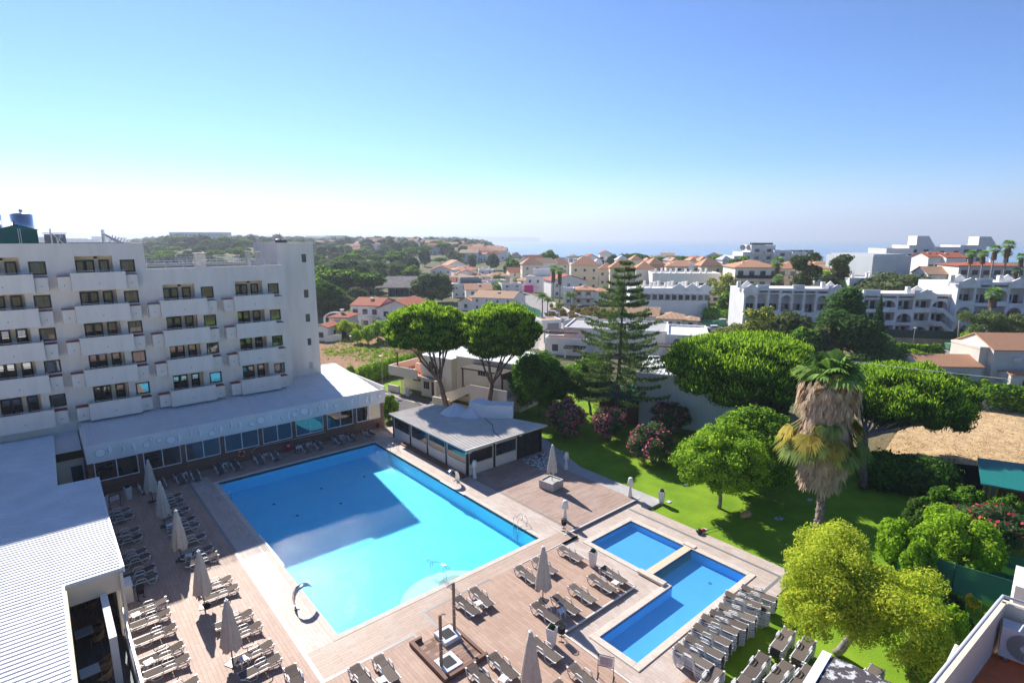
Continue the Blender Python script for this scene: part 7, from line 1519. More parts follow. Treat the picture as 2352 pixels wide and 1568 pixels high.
def netfence(label, pts, h, z0=.0, m_=None, name='net_fence', post=True):
    t = thing(name, label, 'fence', pts[0]); q = MB(); po = []
    for a, b_ in zip(pts[:-1], pts[1:]):
        a = Vector((a.x, a.y, hgt(a.x, a.y) + z0 + h / 2)); b_ = Vector((b_.x, b_.y, hgt(b_.x, b_.y) + z0 + h / 2)); q.bar(a, b_, .03, h); n = max(1, int((b_ - a).length / 3))
        for i in range(n): po.append(a.lerp(b_, i / n))
    q.build('net', m_ or NETM, t)
    for c in po: q = MB(); q.tube([(c.x, c.y, c.z - h / 2), (c.x, c.y, c.z + h / 2 + .1)], .05, 6); q.build('post', MESHG, t)
NETM = seeglass('green_net_sheet', (.45, .62, .52), .0)
nt = NETM.node_tree; N = nt.nodes
for n_ in list(N):
    if n_.type == 'BSDF_GLOSSY':
        d_ = N.new('ShaderNodeBsdfDiffuse'); d_.inputs[0].default_value = (.14, .40, .30, 1); ms = [x for x in N if x.type == 'MIX_SHADER'][0]; nt.links.new(d_.outputs[0], ms.inputs[2]); N.remove(n_)
        for l in list(nt.links):
            if l.to_socket == ms.inputs[0]: nt.links.remove(l)
        ms.inputs[0].default_value = .42
netfence('green netted fence round the tennis court', [A('6', 1330, 870), A('6', 1450, 775), A('6', 1900, 790), A('6', 1880, 900)], 3.0, 1.1)
netfence('green netted fence in front of the parked cars', [A('6', 1700, 980), A('6', 2080, 1000)], 2.2)
netfence('green mesh fence beside the big stone pine', [A('6', 95, 870), A('6', 310, 960), A('6', 330, 1000)], 4.0)
def make_car(name, body, label):
    t = thing(name, label, 'car'); m = MB(); prof = [(-2.1, .35), (-2.15, .75), (-1.95, .95), (-1.1, 1.0), (-.55, 1.42), (.9, 1.45), (1.55, 1.0), (2.05, .9), (2.1, .4)]
    n = len(prof); vs = [(x, -.85 + (.14 if z > 1.1 else 0), z) for x, z in prof] + [(x, .85 - (.14 if z > 1.1 else 0), z) for x, z in prof]
    m.add(vs, [tuple(range(n)), tuple(range(n, 2 * n))[::-1]] + [(i, n + i, n + (i + 1) % n, (i + 1) % n) for i in range(n)]); m.build('body', body, t, bevel=.04)
    m = MB(); gl = [(-1.02, 1.02), (-.56, 1.38), (.86, 1.40), (1.42, 1.02)]; m.add([(x, -.862 + (.13 if z > 1.2 else 0), z) for x, z in gl] + [(x, .862 - (.13 if z > 1.2 else 0), z) for x, z in gl], [(0, 1, 2, 3), (7, 6, 5, 4)]); m.add([(-1.12, -.7, 1.02), (-1.12, .7, 1.02), (-.62, .62, 1.4), (-.62, -.62, 1.4)], [(0, 1, 2, 3)]); m.build('windows', GLASSD, t)
    for x in (-1.35, 1.3):
        for y in (-.8, .8): m = MB(); m.M = Matrix.Translation((x, y, .32)) @ Matrix.Rotation(PI / 2, 4, 'X'); m.lathe([(.32, -.1), (.32, .1)], 14); m.build('wheel', BLACKM, t)
    return t
CB = make_car('parked_car', mat('car_white', (.7, .7, .7), .25, .6), 'x'); CD = make_car('parked_car', mat('car_blue_black', (.02, .03, .06), .2, .6), 'x')
for pr_, z, x, y, rz, lab in [(CB, '6', 1800, 1000, R(-50), 'white car parked behind the net fence by the tile roofed villa'), (CB, '6', 1960, 1020, R(-45), 'white car parked behind the white railings'), (CB, '6', 2040, 955, R(-45), 'white car behind the far netting on the right'), (CD, '5', 410, 1060, R(-30), 'dark blue car parked in the yard of the small white house'), (CB, '6', 430, 870, R(-70), 'white car on the road under the feather palms'), (CB, '6', 20, 620, R(-70), 'white car on the villa street at far left')]:
    p = A(z, x, y); place(pr_, (p.x, p.y, hgt(p.x, p.y) + .12), rz, lab, 'parked cars')
wallrun('roadside_wall', 'white wall curving along the road behind the golden scrub', [A('6', 430, 770), A('6', 580, 850), A('6', 700, 905), A('6', 860, 930)], 1.3, .25, WHITE)
wallrun('boundary_wall', 'white pillared wall beside the garage', [A('6', 540, 990), A('6', 650, 960)], 2.0, .2, WHITE)
B_, w, h = fr('6', 1180, 1900, 625, F=150, dyaw=R(-7), name='apartment_block', label='long low white apartment block with open galleries behind the tennis court', cat='apartment block'); BL = mat('bluish_white', (.76, .77, .77), .85, .2, var=.05, scale=.4)
B_.vol(-w / 2, w / 2, 0, 10, h, BL, 'flat', WHITE, fl=0, bays=0, sides=0)
nb = 12
for i in range(nb):
    xc = -w / 2 + w * (i + .5) / nb; B_.box('gallery_shade_panel', mat('gallery_shadow', (.50, .50, .50), .9), xc - w / nb * .36, xc + w / nb * .36, -.03, .02, h - 2.9, h - 1.0); B_.win(xc + .6, -.035, h - 2.7, 1.1, 1.4, dark=True)  # grey panels on the wall face, gallery shade put into their colour
    if i > 5: B_.box('railing', DARKF, xc - w / nb * .36, xc + w / nb * .36, -.08, -.04, h - 2.0, h - 1.95)
for i in (7, 9, 11): xc = -w / 2 + w * (i + .5) / nb; q = MB(); q.add([(xc - 2.6, -.1, h), (xc + 2.6, -.1, h), (xc, -.1, h + 1.8), (xc - 2.6, .3, h), (xc + 2.6, .3, h), (xc, .3, h + 1.8)], [(0, 1, 2), (5, 4, 3), (1, 4, 5, 2), (0, 2, 5, 3)]); q.build('gable', BL, B_.t, world=False)
for i in range(14): q = MB(); x = -w / 2 + 2 + i * (w - 4) / 13; y = 2.5 + 5 * ((i * 7) % 3) / 2; q.box(x - .3, x + .3, y - .3, y + .3, h + .4, h + 1.7); q.box(x - .4, x + .4, y - .4, y + .4, h + 1.701, h + 1.8); q.build('chimney', WHITE, B_.t, world=False)
B_, w, h = fr('6', 1395, 2020, 480, F=185, dyaw=R(-7), name='apartment_block', label='long white upper block with satellite dish behind the low gallery block', cat='apartment block'); B_.vol(-w / 2, w / 2, 0, 12, h, WHITE, 'flat', WHITE, fl=2, bays=9, sides=1, ww=1.6, chim=8); q = MB(); q.M = Matrix.Translation((w * .08, 2, h + 2.2)) @ Matrix.Rotation(R(70), 4, 'X'); q.lathe([(.1, -.3), (1.0, 0), (1.05, .05)], 16); q.build('satellite_dish', WPLAST, B_.t, world=False)
YB = [('6', 150, 340, 385, 255, SAND, 'hip', TILE, 3, 'sand coloured arcaded villa block at the left end of the tiled roof rows', R(6)), ('6', 615, 870, 395, 235, YELLOW, 'hip', TILE, 3, 'yellow apartment house behind the black cypress', R(-8)), ('6', 880, 1010, 430, 215, SAND, 'hip', TILE, 3, 'sand apartment house with white balconies left of the Norfolk pine', R(-10)),
      ('6', 985, 1210, 420, 205, mat('pale_yellow', (.72, .62, .42), .85), 'hip', TILE, 3, 'pale yellow apartment house directly behind the Norfolk pine', R(-6)), ('6', 1230, 1400, 430, 200, SAND, 'hip', TILE, 3, 'sand apartment house with blue balcony screens right of the Norfolk pine', R(-6)),
      ('6', 1350, 1500, 390, 225, mat('orange_render', (.62, .36, .22), .85), 'hip', TILE, 3, 'orange apartment house with arched window', R(4)), ('6', 420, 600, 385, 300, SAND, 'hip', TILE, 3, 'sand house with low tiled roof left of the cypress', R(5)), ('6', 730, 820, 350, 290, SAND, 'hip', TILE, 3, 'small square tower house with pyramid roof above the yellow block', 0),
      ('6', 1050, 1160, 345, 290, SAND, 'hip', mat('grey_pyramid', (.45, .47, .5), .6), 3, 'sand tower with pale grey pyramid roof left of the pine top', 0), ('6', 1180, 1290, 345, 285, YELLOW, 'hip', TILE, 3, 'yellow tower with orange pyramid roof right of the pine top', 0), ('6', 1325, 1375, 350, 290, SAND, 'hip', TILE, 3, 'small tower with orange pyramid roof near the dark trees', 0),
      ('6', 1375, 1490, 380, 280, SAND, 'hip', mat('grey_pyramid2', (.45, .47, .5), .6), 3, 'tower with grey pyramid roof in the middle of the tiled rows', 0), ('6', 1525, 1580, 350, 280, mat('brown_render', (.45, .28, .18), .85), 'hip', mat('slate', (.18, .22, .28)), 3, 'brown tower with dark slate pyramid roof', 0), ('6', 1570, 1640, 355, 270, SAND, 'hip', TILE, 3, 'sand tower just right of the dark slate one', 0),
      ('6', 1745, 1805, 350, 270, SAND, 'hip', TILE, 3, 'sand tower with small flat pyramid roof right of the middle', 0), ('6', 1835, 1935, 355, 265, YELLOW, 'hip', TILE, 3, 'large yellow tower with orange roof near the white long block', 0), ('6', 1520, 1830, 405, 245, SAND, 'hip', TILE, 3, 'long sand apartment row under the small towers', R(-4)), ('6', 1845, 2060, 400, 240, YELLOW, 'hip', TILE, 3, 'yellow apartment row below the large yellow tower', R(3)),
      ('6', 2050, 2140, 345, 255, mat('pale_grey_tower', (.6, .6, .6), .85), 'hip', mat('grey_pyramid3', (.35, .36, .38), .6), 3, 'pale grey tower with striped pyramid roof at the right end of the rows', 0), ('6', 590, 640, 380, 300, YELLOW, 'flat', None, 3, 'small yellow block just left of the cypress', 0),
      ('6', 690, 760, 345, 310, SAND, 'hip', mat('white_pyramid', (.6, .62, .64), .6), 3, 'tower with white grey pyramid roof far left of the rows', 0), ('6', 825, 910, 375, 280, SAND, 'hip', mat('white_pyramid2', (.6, .62, .64), .6), 3, 'second tower with white grey pyramid roof beside the yellow block', 0)]
for z, xl, xr, yt, F, wl, rf_, rm, f_, lab, dy in YB:
    B_, w, h = fr(z, xl, xr, yt, F=F, dyaw=dy, name='apartment_house', label=lab, cat='apartment house', group='sand and yellow tiled apartment houses'); B_.vol(-w / 2, w / 2, 0, max(8, w * .8), h, wl, rf_, rm, fl=f_, bays=max(2, int(w / 3.4)), balc=(w > 12), chim=(3 if w > 14 else 0), pitch=(.4 if w > 14 else .75), sides=3)
B_, w, h = fr('a', 125, 460, 340, F=165, dyaw=R(-4), name='apartment_house', label='sand coloured apartment house with dark balcony rails and hipped orange roof', cat='apartment house'); B_.vol(-w / 2, w / 2, 0, 12, h, SAND, 'hip', TILE, fl=4, bays=4, balc=True, rail=DARKF, chim=2)
B_, w, h = fr('a', 450, 860, 350, F=172, dyaw=R(-4), name='apartment_house', label='lower sand apartment house with flat front behind the eucalyptus', cat='apartment house'); B_.vol(-w / 2, w / 2, 0, 12, h, YELLOW, 'hip', TILE, fl=4, bays=5, balc=True, chim=4); 
B_, w, h = fr('a', 730, 840, 310, F=205, name='apartment_house', label='yellow block with orange hipped roof between the two eucalyptus trees', cat='apartment house'); B_.vol(-w / 2, w / 2, 0, 9, h, YELLOW, 'hip', TILE, fl=4, bays=2)
B_, w, h = fr('a', 1040, 1130, 335, F=180, name='apartment_house', label='yellow corner of a tiled house right of the dark eucalyptus', cat='apartment house'); B_.vol(-w / 2, w / 2, 0, 9, h, YELLOW, 'hip', TILE, fl=4, bays=2)
B_, w, h = fr('a', 1030, 1170, 262, F=260, name='terrace_houses', label='far row of orange roofs left of the grey hall', cat='houses'); B_.vol(-w / 2, w / 2, 0, 12, h, SAND, 'hip', TILER, fl=3, bays=3)
WG = mat('weathered_white', (.76, .72, .68), .85, .2, var=.12, scale=.3)
def hotelblk(xl, xr, yt, F, lab, steps, d=14, wl=WG):
    B_, w, h = fr('a', xl, xr, yt, F=F, dyaw=R(-3), name='apartment_block', label=lab, cat='apartment block')
    for a, b_, e in steps: B_.vol(-w / 2 + w * a, -w / 2 + w * b_ - .02, 0 if e < .99 else 2, d, h * e, wl, 'flat', fl=max(2, int(h * e / 3)), bays=max(1, int(w * (b_ - a) / 4.5)), balc=2, ww=1.3, sides=0, para=.6, dark=True)
    return B_, w, h
B_, w, h = hotelblk(75, 440, 175, 260, 'large white stepped apartment hotel with roof panels on the skyline', [(0, .12, .62), (.12, .3, .72), (.3, .5, .82), (.5, 1, 1)])
for i in range(9): q = MB(); x = w * .02 + i * w * .05; q.box(x, x + w * .04, 3, 5.5, h + .7, h + 1.6); q.build('roof_panel', GLASSD, B_.t, world=False)
for x in (-w * .15, -w * .02): q = MB(); q.M = Matrix.Translation((x, 4, h * .82 + 2.5)) @ Matrix.Rotation(R(75), 4, 'X'); q.lathe([(.1, -.3), (1.3, 0), (1.35, .05)], 14); q.build('satellite_dish', CONC, B_.t, world=False)
B_, w, h = hotelblk(440, 800, 215, 255, 'pale grey stepped apartment block right of the white hotel on the skyline', [(0, .35, 1), (.35, .62, .95), (.62, 1, .82)], wl=GREYW)
for i in range(7): q = MB(); x = -w * .45 + i * w * .12; q.box(x, x + w * .08, 3, 5, h * .95, h * .95 + 1.4); q.build('roof_panel', GLASSD, B_.t, world=False)
B_, w, h = fr('a', 1020, 1380, 432, F=150, dyaw=R(-8), name='apartment_block', label='low white flat roofed block with arched end below the grey hall', cat='apartment block'); B_.vol(-w / 2, w / 2, 0, 11, h, GREYW, 'flat', WHITE, fl=2, bays=5, ww=1.5, chim=5)
B_, w, h = fr('a', 740, 1000, 410, F=155, dyaw=R(-5), name='apartment_block', label='low bluish white block behind the two eucalyptus trees', cat='apartment block'); B_.vol(-w / 2, w / 2, 0, 11, h, GREYW, 'flat', WHITE, fl=2, bays=4, ww=1.5)
B_, w, h = fr('a', 1170, 1500, 250, F=172, dyaw=R(9), name='hall', label='big windowless hall with grey metal upper cladding and white base', cat='hall'); HM = mat('hall_grey', (.60, .62, .61), .5, .3, var=.05, scale=.3)
q = MB(); q.box(-w / 2, w / 2, 0, 20, -1, h * .62); q.build('wall', WHITE, B_.t, world=False); q = MB(); q.box(-w / 2 - .06, w / 2 + .06, -.06, 20.06, h * .62 + .001, h); 
for i in range(20): q.box(-w / 2 + i * w / 20, -w / 2 + i * w / 20 + .08, -.12, -.061, h * .62 + .01, h - .02)
q.build('cladding', HM, B_.t, world=False)
q = MB(); q.box(-w / 2 + 1, w / 2 - 1, 1, 19, h + .001, h + .5); q.build('roof', mat('hall_roof', (.5, .5, .5), .5), B_.t, world=False)
for i in range(6): B_.win(w / 2 + .07, 4 + i * 2.6, h * .8, 1.0, .9, 'r', dark=True)
B_, w, h = fr('a', 1290, 1500, 200, F=230, name='white_terraces', label='white terraced blocks above the hall roof', cat='apartment block'); B_.vol(-w / 2, w / 2, 0, 12, h, WHITE, 'flat', fl=4, bays=4, balc=True)
B_, w, h = hotelblk(1500, 2080, 178, 240, 'long white apartment block with dark galleries on the right skyline', [(0, .3, 1), (.3, .66, .96), (.66, 1, 1)], wl=WHITE)
for xx, hh in ((-.38, 4.5), (.42, 4.2)):
    q = MB(); x = w * xx + 2; q.add([(x - 3, 2, h), (x + 5, 2, h), (x + 1.8, 2, h + hh), (x - 3, 2, h + hh), (x - 3, 8, h), (x + 5, 8, h), (x + 1.8, 8, h + hh), (x - 3, 8, h + hh)], [(0, 1, 2, 3), (7, 6, 5, 4), (1, 5, 6, 2), (2, 6, 7, 3), (3, 7, 4, 0)]); q.build('roof_house', WHITE, B_.t, world=False); q = MB(); q.add([(x + 2.4, 2.8, h + hh * .83), (x + 4.3, 2.8, h + hh * .23), (x + 4.3, 7.2, h + hh * .23), (x + 2.4, 7.2, h + hh * .83)], [(0, 1, 2, 3)]); q.build('skylight', GLASSD, B_.t, world=False)
for i, (xl, xr, yt, F) in enumerate([(1620, 1760, 260, 200), (1760, 1900, 265, 197)]):
    B_, w, h = fr('a', xl, xr, yt, F=F, dyaw=R(-6), name='terrace_house', label=['white house with bright orange roof next to the hall', 'second white orange roofed house from the hall'][i], cat='house', group='white orange roofed houses'); B_.vol(-w / 2, w / 2, 0, 10, h, WHITE, 'gable', TILER, fl=3, bays=3, balc=True, chim=2, pitch=.2)
B_, w, h = fr('a', 1890, 2330, 330, F=158, dyaw=R(-12), name='apartment_house', label='cream white apartment house with orange roof behind the fan palm group', cat='apartment house'); B_.vol(-w / 2, w / 2, 0, 12, h, mat('warm_white', (.68, .62, .55), .85), 'hip', TILER, fl=4, bays=6, balc=True, chim=2, pitch=.12)
B_, w, h = fr('a', 1620, 1860, 395, F=165, dyaw=R(-6), name='terrace_house', label='low tiled roof house above the green net beside the hall', cat='house'); B_.vol(-w / 2, w / 2, 0, 8, h, WHITE, 'gable', TILEP, fl=1, bays=3)
AW = mat('stained_white', (.80, .77, .74), .85, .2, var=.14, scale=.45)
def arched(xl, xr, yt, yb, dyaw, lab, nbay, floors, F=None, stair=None, gables=(), d=12):
    B_, w, h = fr('a', xl, xr, yt, F=F, yb=yb, dyaw=dyaw, name='apartment_building', label=lab, cat='apartment building'); bw = w / nbay; fh = (h - .6) / floors
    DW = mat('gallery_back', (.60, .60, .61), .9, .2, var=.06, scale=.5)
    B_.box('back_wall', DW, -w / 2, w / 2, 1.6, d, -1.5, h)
    q = MB()
    for f in range(floors + 1): q.box(-w / 2, w / 2, 0, 1.599, f * fh - .12, f * fh + .12)
    q.build('floor_slab', AW, B_.t, world=False)
    for i in range(nbay + 1): x = -w / 2 + i * bw; B_.box('pier', AW, x - .22, x + .22, -.02, 1.58, -1.5, h)
    for f in range(floors):
        z0 = f * fh
        for i in range(nbay):
            x0 = -w / 2 + i * bw + .22; x1 = x0 + bw - .44; xm = (x0 + x1) / 2; arch = (i + f) % 3 == 1 or f == 0 and stair is None
            if arch:
                q = MB(); n = 10; rz_ = min((x1 - x0) / 2, 1.3); zt = z0 + fh - .12; pts = []
                for k in range(n + 1): a = PI * k / n; pts.append((xm - (x1 - x0) / 2 * math.cos(a), zt - .25 - rz_ + rz_ * math.sin(a)))
                for k in range(n): (a0, b0), (a1, b1) = pts[k], pts[k + 1]; q.add([(a0, .02, b0), (a1, .02, b1), (a1, .02, zt), (a0, .02, zt), (a0, .3, b0), (a1, .3, b1)], [(0, 1, 2, 3), (0, 4, 5, 1)])
                q.build('arch', AW, B_.t, world=False)
            if f > 0 and not (stair is not None and i == stair): q = MB(); q.box(x0, x1, .05, .17, z0 + .12, z0 + (.55 if i % 2 else .95)); q.build('balustrade', AW, B_.t, world=False)
            if f > 0 and i % 2: q = MB(); q.tube([(x0, .1, z0 + .95), (x1, .1, z0 + .95)], .03, 5); q.tube([(x0, .1, z0 + .75), (x1, .1, z0 + .75)], .03, 5); q.build('railing', BLACKM, B_.t, world=False)
            B_.win(x0 + (x1 - x0) * .3, 1.58, z0 + 1.1, 1.3, 1.1, dark=True)
            B_.box('door', mat('door_dark_brown', (.06, .035, .03), .6), x0 + (x1 - x0) * .68, x0 + (x1 - x0) * .68 + .85, 1.55, 1.598, z0 + .12, z0 + 2.2)
    q = MB(); q.box(-w / 2 - .1, w / 2 + .1, -.1, .15, h + .001, h + .55); q.box(-w / 2, w / 2, .151, d, h + .001, h + .1)
    for i in (0, 3, 6):
        if i < nbay - 1: q.box(-w / 2 + i * bw + bw, -w / 2 + (i + 2) * bw, .3, .6, h + .101, h + 1.3)
    q.build('parapet', AW, B_.t, world=False)
    for gx in gables:
        xc = -w / 2 + gx * bw; hw = bw * .62
        for yo, ho in ((-.25, 0), (3.2, .5)):
            q = MB(); q.add([(xc - hw, yo, h + .5), (xc, yo, h + 1.5 + ho), (xc + hw, yo, h + .5), (xc + hw, yo, h - .6), (xc - hw, yo, h - .6)] + [(xc - hw, yo + .3, h + .5), (xc, yo + .3, h + 1.5 + ho), (xc + hw, yo + .3, h + .5), (xc + hw, yo + .3, h - .6), (xc - hw, yo + .3, h - .6)], [(4, 3, 2, 1, 0), (5, 6, 7, 8, 9), (0, 1, 6, 5), (1, 2, 7, 6)]); q.build('gable', AW, B_.t, world=False)
        q = MB(); q.box(xc - hw - 1.2, xc - hw - .4, 1, 1.8, h + .55, h + 1.9); q.build('chimney', WHITE, B_.t, world=False)
    if stair is not None:
        x0 = -w / 2 + stair * bw; q = MB()
        for f in range(floors - 1):
            z = f * fh + .2
            q.add([(x0, -2.4, z + fh), (x0 + bw * .3, -2.4, z + fh), (x0 + bw * 1.25, -2.4, z + .1), (x0 + bw * 1.5, -2.4, z + .1), (x0 + bw * 1.5, -2.4, z + 1.1), (x0 + bw * 1.25, -2.4, z + 1.1), (x0 + bw * .3, -2.4, z + fh + 1.0), (x0, -2.4, z + fh + 1.0)] + [(x0, -2.2, z + fh), (x0 + bw * .3, -2.2, z + fh), (x0 + bw * 1.25, -2.2, z + .1), (x0 + bw * 1.5, -2.2, z + .1), (x0 + bw * 1.5, -2.2, z + 1.1), (x0 + bw * 1.25, -2.2, z + 1.1), (x0 + bw * .3, -2.2, z + fh + 1.0), (x0, -2.2, z + fh + 1.0)],
                  [(0, 1, 6, 7), (1, 2, 5, 6), (2, 3, 4, 5), (7, 6, 14, 15), (6, 5, 13, 14), (5, 4, 12, 13), (0, 7, 15, 8)]); q.box(x0, x0 + bw * .3, -2.19, -.03, z + fh - .1, z + fh + .1); q.box(x0, x0 + .15, -2.19, -.03, z + fh + .101, z + fh + 1.0)
            q.box(x0 + bw * 1.4, x0 + bw * 1.5, -2.19, -.03, z - .1, z + 1.1)
        q.build('outside_stair', AW, B_.t, world=False)
    return B_
arched(215, 1010, 520, 735, R(-6), 'left half of the long white gallery building with arches and small gables', 9, 2, F=122, gables=(.5, 7.6))
arched(1010, 1880, 560, 860, R(-6), 'middle of the long white gallery building with curved outside stairs', 7, 3, F=119, stair=5, gables=(4.6,))
arched(1880, 2480, 475, 830, R(-6), 'taller right end of the long white gallery building behind the palm', 5, 3, F=115, gables=(.6, 3.5), d=14)
wallrun('roadside_wall', 'long bare ochre wall along the street below the gallery building', [A('a', 1225, 935), A('a', 1880, 960)], 1.7, .3, mat('ochre_wall', (.34, .25, .19), .9, .2, var=.2, scale=.5))
netfence('dark green netting on top of the ochre wall', [A('a', 1225, 935), A('a', 1880, 960)], 1.6, 1.7, mat('dark_net', (.035, .055, .05), .8))
t = thing('waste_container', 'green wheeled waste container on the street corner', 'waste container', A('a', 1790, 978)); c = A('a', 1790, 978); q = MB(); q.M = Matrix.Translation(c) @ Matrix.Rotation(-PH, 4, 'Z'); q.add([(-.8, -.5, .25), (.8, -.5, .25), (.8, .5, .25), (-.8, .5, .25), (-1, -.65, 1.25), (1, -.65, 1.25), (1, .65, 1.25), (-1, .65, 1.25)], [(0, 3, 2, 1), (4, 5, 6, 7), (0, 1, 5, 4), (1, 2, 6, 5), (2, 3, 7, 6), (3, 0, 4, 7)]); q.build('body', mat('bin_green', (.10, .28, .15), .5), t)
q = MB(); q.M = Matrix.Translation(c) @ Matrix.Rotation(-PH, 4, 'Z'); q.box(-1.03, 1.03, -.68, .68, 1.251, 1.36); q.build('lid', mat('bin_lid', (.16, .34, .22), .5), t)
for x in (-.7, .7): q = MB(); q.M = Matrix.Translation(c) @ Matrix.Rotation(-PH, 4, 'Z'); q.box(x - .1, x + .1, -.5, -.3, 0, .24); q.build('wheel', BLACKM, t)
b_ = at('a', 1835, 965, -.2); F_ = polar(b_.x, b_.y)[0]; tp = atd('a', 1857, 710, F_); t = thing('utility_pole', 'bare grey utility pole in front of the gallery building stairs', 'pole', b_); q = MB(); q.tube([b_, tp], [.16, .11], 7); q.build('pole', mat('pole_grey', (.30, .27, .23), .9), t)
pa, pb = atd('a', -200, 870, 62), atd('a', 2352, 1215, 40); t = thing('overhead_cable', 'thin pale cable crossing in front of the trees on the right', 'cable', pa); q = MB(); q.tube([pa.lerp(pb, i / 20) + Vector((0, 0, -1.2 * math.sin(PI * i / 20) * .3)) for i in range(21)], .022, 4); q.build('cable', mat('cable_pale', (.5, .5, .5)), t)
B_, w, h = fr('a', 2130, 2420, 985, yb=1255, dyaw=R(-4), label='cream villa with terracotta tile roof at the right edge'); VC = mat('villa_cream', (.68, .62, .54), .85, .2, var=.06, scale=.6)
B_.vol(-w / 2, w / 2 + 5, 0, 8, h, VC, 'gable', TILE, fl=1, bays=1, ov=.2, pitch=.3); B_.vol(-w / 2 - 1.2, -w / 2 - .02, 1.0, 7, h + .3, VC, 'flat', fl=0, bays=0, sides=0, para=.05)
B_.vol(-w / 2 - 9.5, -w / 2 - 1.25, 0, 6, h * .52, VC, 'gable', TILE, fl=0, bays=0, ov=.25, pitch=.26); B_.vol(-w / 2 + 1, w / 2 + 5, -2.4, -.02, h * .42, VC, 'gable', TILE, fl=0, bays=0, ov=.15, pitch=.2); B_.win(w * .1, -2.4, .7, 1.2, .9, dark=True); B_.box('air_unit', WPLAST, w * .0, w * .0 + .9, -.4, 0, h * .72, h * .72 + .6); B_.box('air_unit', WPLAST, -w / 2 - 6.5, -w / 2 - 5.6, -.35, 0, h * .3, h * .3 + .55); B_.box('door', mat('door_blue_grey', (.3, .33, .4)), -w / 2 - 5.2, -w / 2 - 4.2, -.05, 0, 0, 2.0)
c = A('a', 1985, 1080); t = thing('satellite_dish', 'large pale satellite dish beside the villa roof', 'satellite dish', c); q = MB(); q.M = Matrix.Translation(c + Vector((0, 0, 2.4))) @ Matrix.Rotation(-PH, 4, 'Z') @ Matrix.Rotation(R(65), 4, 'X'); q.lathe([(.05, -.3), (.7, -.15), (1.25, .08), (1.28, .1)], 20); q.build('dish', mat('dish_beige', (.5, .44, .38), .6), t); q = MB(); q.tube([c, c + Vector((0, 0, 2.3))], .08, 6); q.build('mast', BLACKM, t)
B_, w, h = fr('a', 2290, 2500, 790, yb=930, dyaw=R(-4), label='plain white house corner behind the terracotta villa at the right edge'); B_.vol(-w / 2, w / 2, 0, 8, h, WHITE, 'gable', TILER, fl=2, bays=1)
wallrun('lane_wall', 'white stepped wall of the lane between the container and the satellite dish', [A('a', 1890, 975), A('a', 1960, 1050)], 2.4, .3, WHITE)
wallrun('stone_wall', 'low grey stone wall at the back of the dry grass field', [at('d', 1660, 500), at('d', 2400, 560)], 1.4, .3, CONC)
q = MB(); 
t = thing('villa_pool', 'small dark blue villa pool behind the hedge trees', 'swimming pool', at('d', 1000, 180)); pts = [at('d', 930, 118, -.1), at('d', 1130, 122, -.1), at('d', 1400, 250, -.1), at('d', 1100, 260, -.1), at('d', 955, 195, -.1)]; q.prism([(p.x, p.y) for p in pts], -.14, -.08); q.build('water', mat('villa_pool_blue', (.01, .10, .28), .1, .6), t)
t = thing('green_roofed_shed', 'wooden shed with green metal roof at the right edge of the lawn', 'shed', (48, -20, -.25)); z0 = 2.4
pts = [at('d', 1795, 980, z0), at('d', 1835, 1150, z0), at('d', 2500, 1270, z0), at('d', 2500, 1075, z0)]; q = MB(); P4 = [(p.x, p.y, z0 + (.5 if i in (0, 3) else 0)) for i, p in enumerate(pts)]
q.add(P4 + [(x, y, z - .12) for x, y, z in P4], [(0, 1, 2, 3), (7, 6, 5, 4), (0, 4, 5, 1), (1, 5, 6, 2), (2, 6, 7, 3), (3, 7, 4, 0)]); q.build('roof', GREENM, t)
s0 = at('d', 1960, 1190, 1.0); s1 = at('d', 2500, 1290, 1.0); q = MB(); q.bar(Vector((s0.x, s0.y, 1.0)), Vector((s1.x, s1.y, 1.0)), .12, 2.5); q.build('wall', mat('red_brown_boards', (.20, .055, .025), .7, .2, var=.25, scale=3, stretch=(1, 1, 12)), t)
for i, k in enumerate((1850, 1900, 1960)): c = at('d', k, 1230 + i * 8, .8); q = MB(); q.box(c.x - .06, c.x + .06, c.y - .06, c.y + .06, -.2, z0 - .1); q.build('post', mat('yellow_post', (.55, .36, .03), .6), t)
netfence('black mesh screen around the yard of the green roofed shed', [at('d', 1560, 1230, -.2), at('d', 1570, 1180, -.2), at('d', 1840, 1215, -.2)], 2.3, 0, mat('black_mesh', (.012, .014, .016), .8, .2, var=.3, scale=8))
sheet('yard', [at('d', 1560, 1060), at('d', 1830, 1085), at('d', 1850, 1280), at('d', 1480, 1230)], -.16, mat('dark_yard', (.04, .045, .05), .9))
netfence('dark tarpaulin screen behind the light green bushes', [at('e', 1400, 230, -.2), at('e', 1620, 150, -.2)], 1.9, 0, mat('dark_tarp', (.05, .05, .06), .7))
netfence('green see-through fence behind the yellow chair', [at('e', 1180, 560, -.2), at('e', 1680, 750, -.2), at('e', 2330, 960, -.2)], 1.9, 0); netfence('second green see-through fence farther right', [at('e', 1920, 560, -.2), at('e', 2400, 760, -.2)], 1.9, 0); netfence('green net corner between the two light bushes', [at('e', 1200, 560, -.2), at('e', 1290, 460, -.2)], 1.9, 0)
c = at('e', 1868, 935, -.2); t = thing('yellow_chair', 'yellow plastic garden chair with a red flower pot on its seat', 'chair', c, -PH + .3); YC = mat('yellow_plastic', (.75, .42, .0), .4, .4)
def loc(m_, name, f, tt=t):
    q = MB(); f(q); return q.build(name, m_, tt, world=False)
loc(YC, 'seat', lambda q: q.box(-.24, .24, -.24, .22, .42, .45)); loc(YC, 'backrest', lambda q: (q.tube([(-.26, .22, .45), (-.27, .28, .75), (-.15, .32, .92), (.15, .32, .92), (.27, .28, .75), (.26, .22, .45)], .03, 6), q.box(-.2, .2, .285, .3, .70, .88), q.box(-.05, .05, .27, .28, .45, .7)))
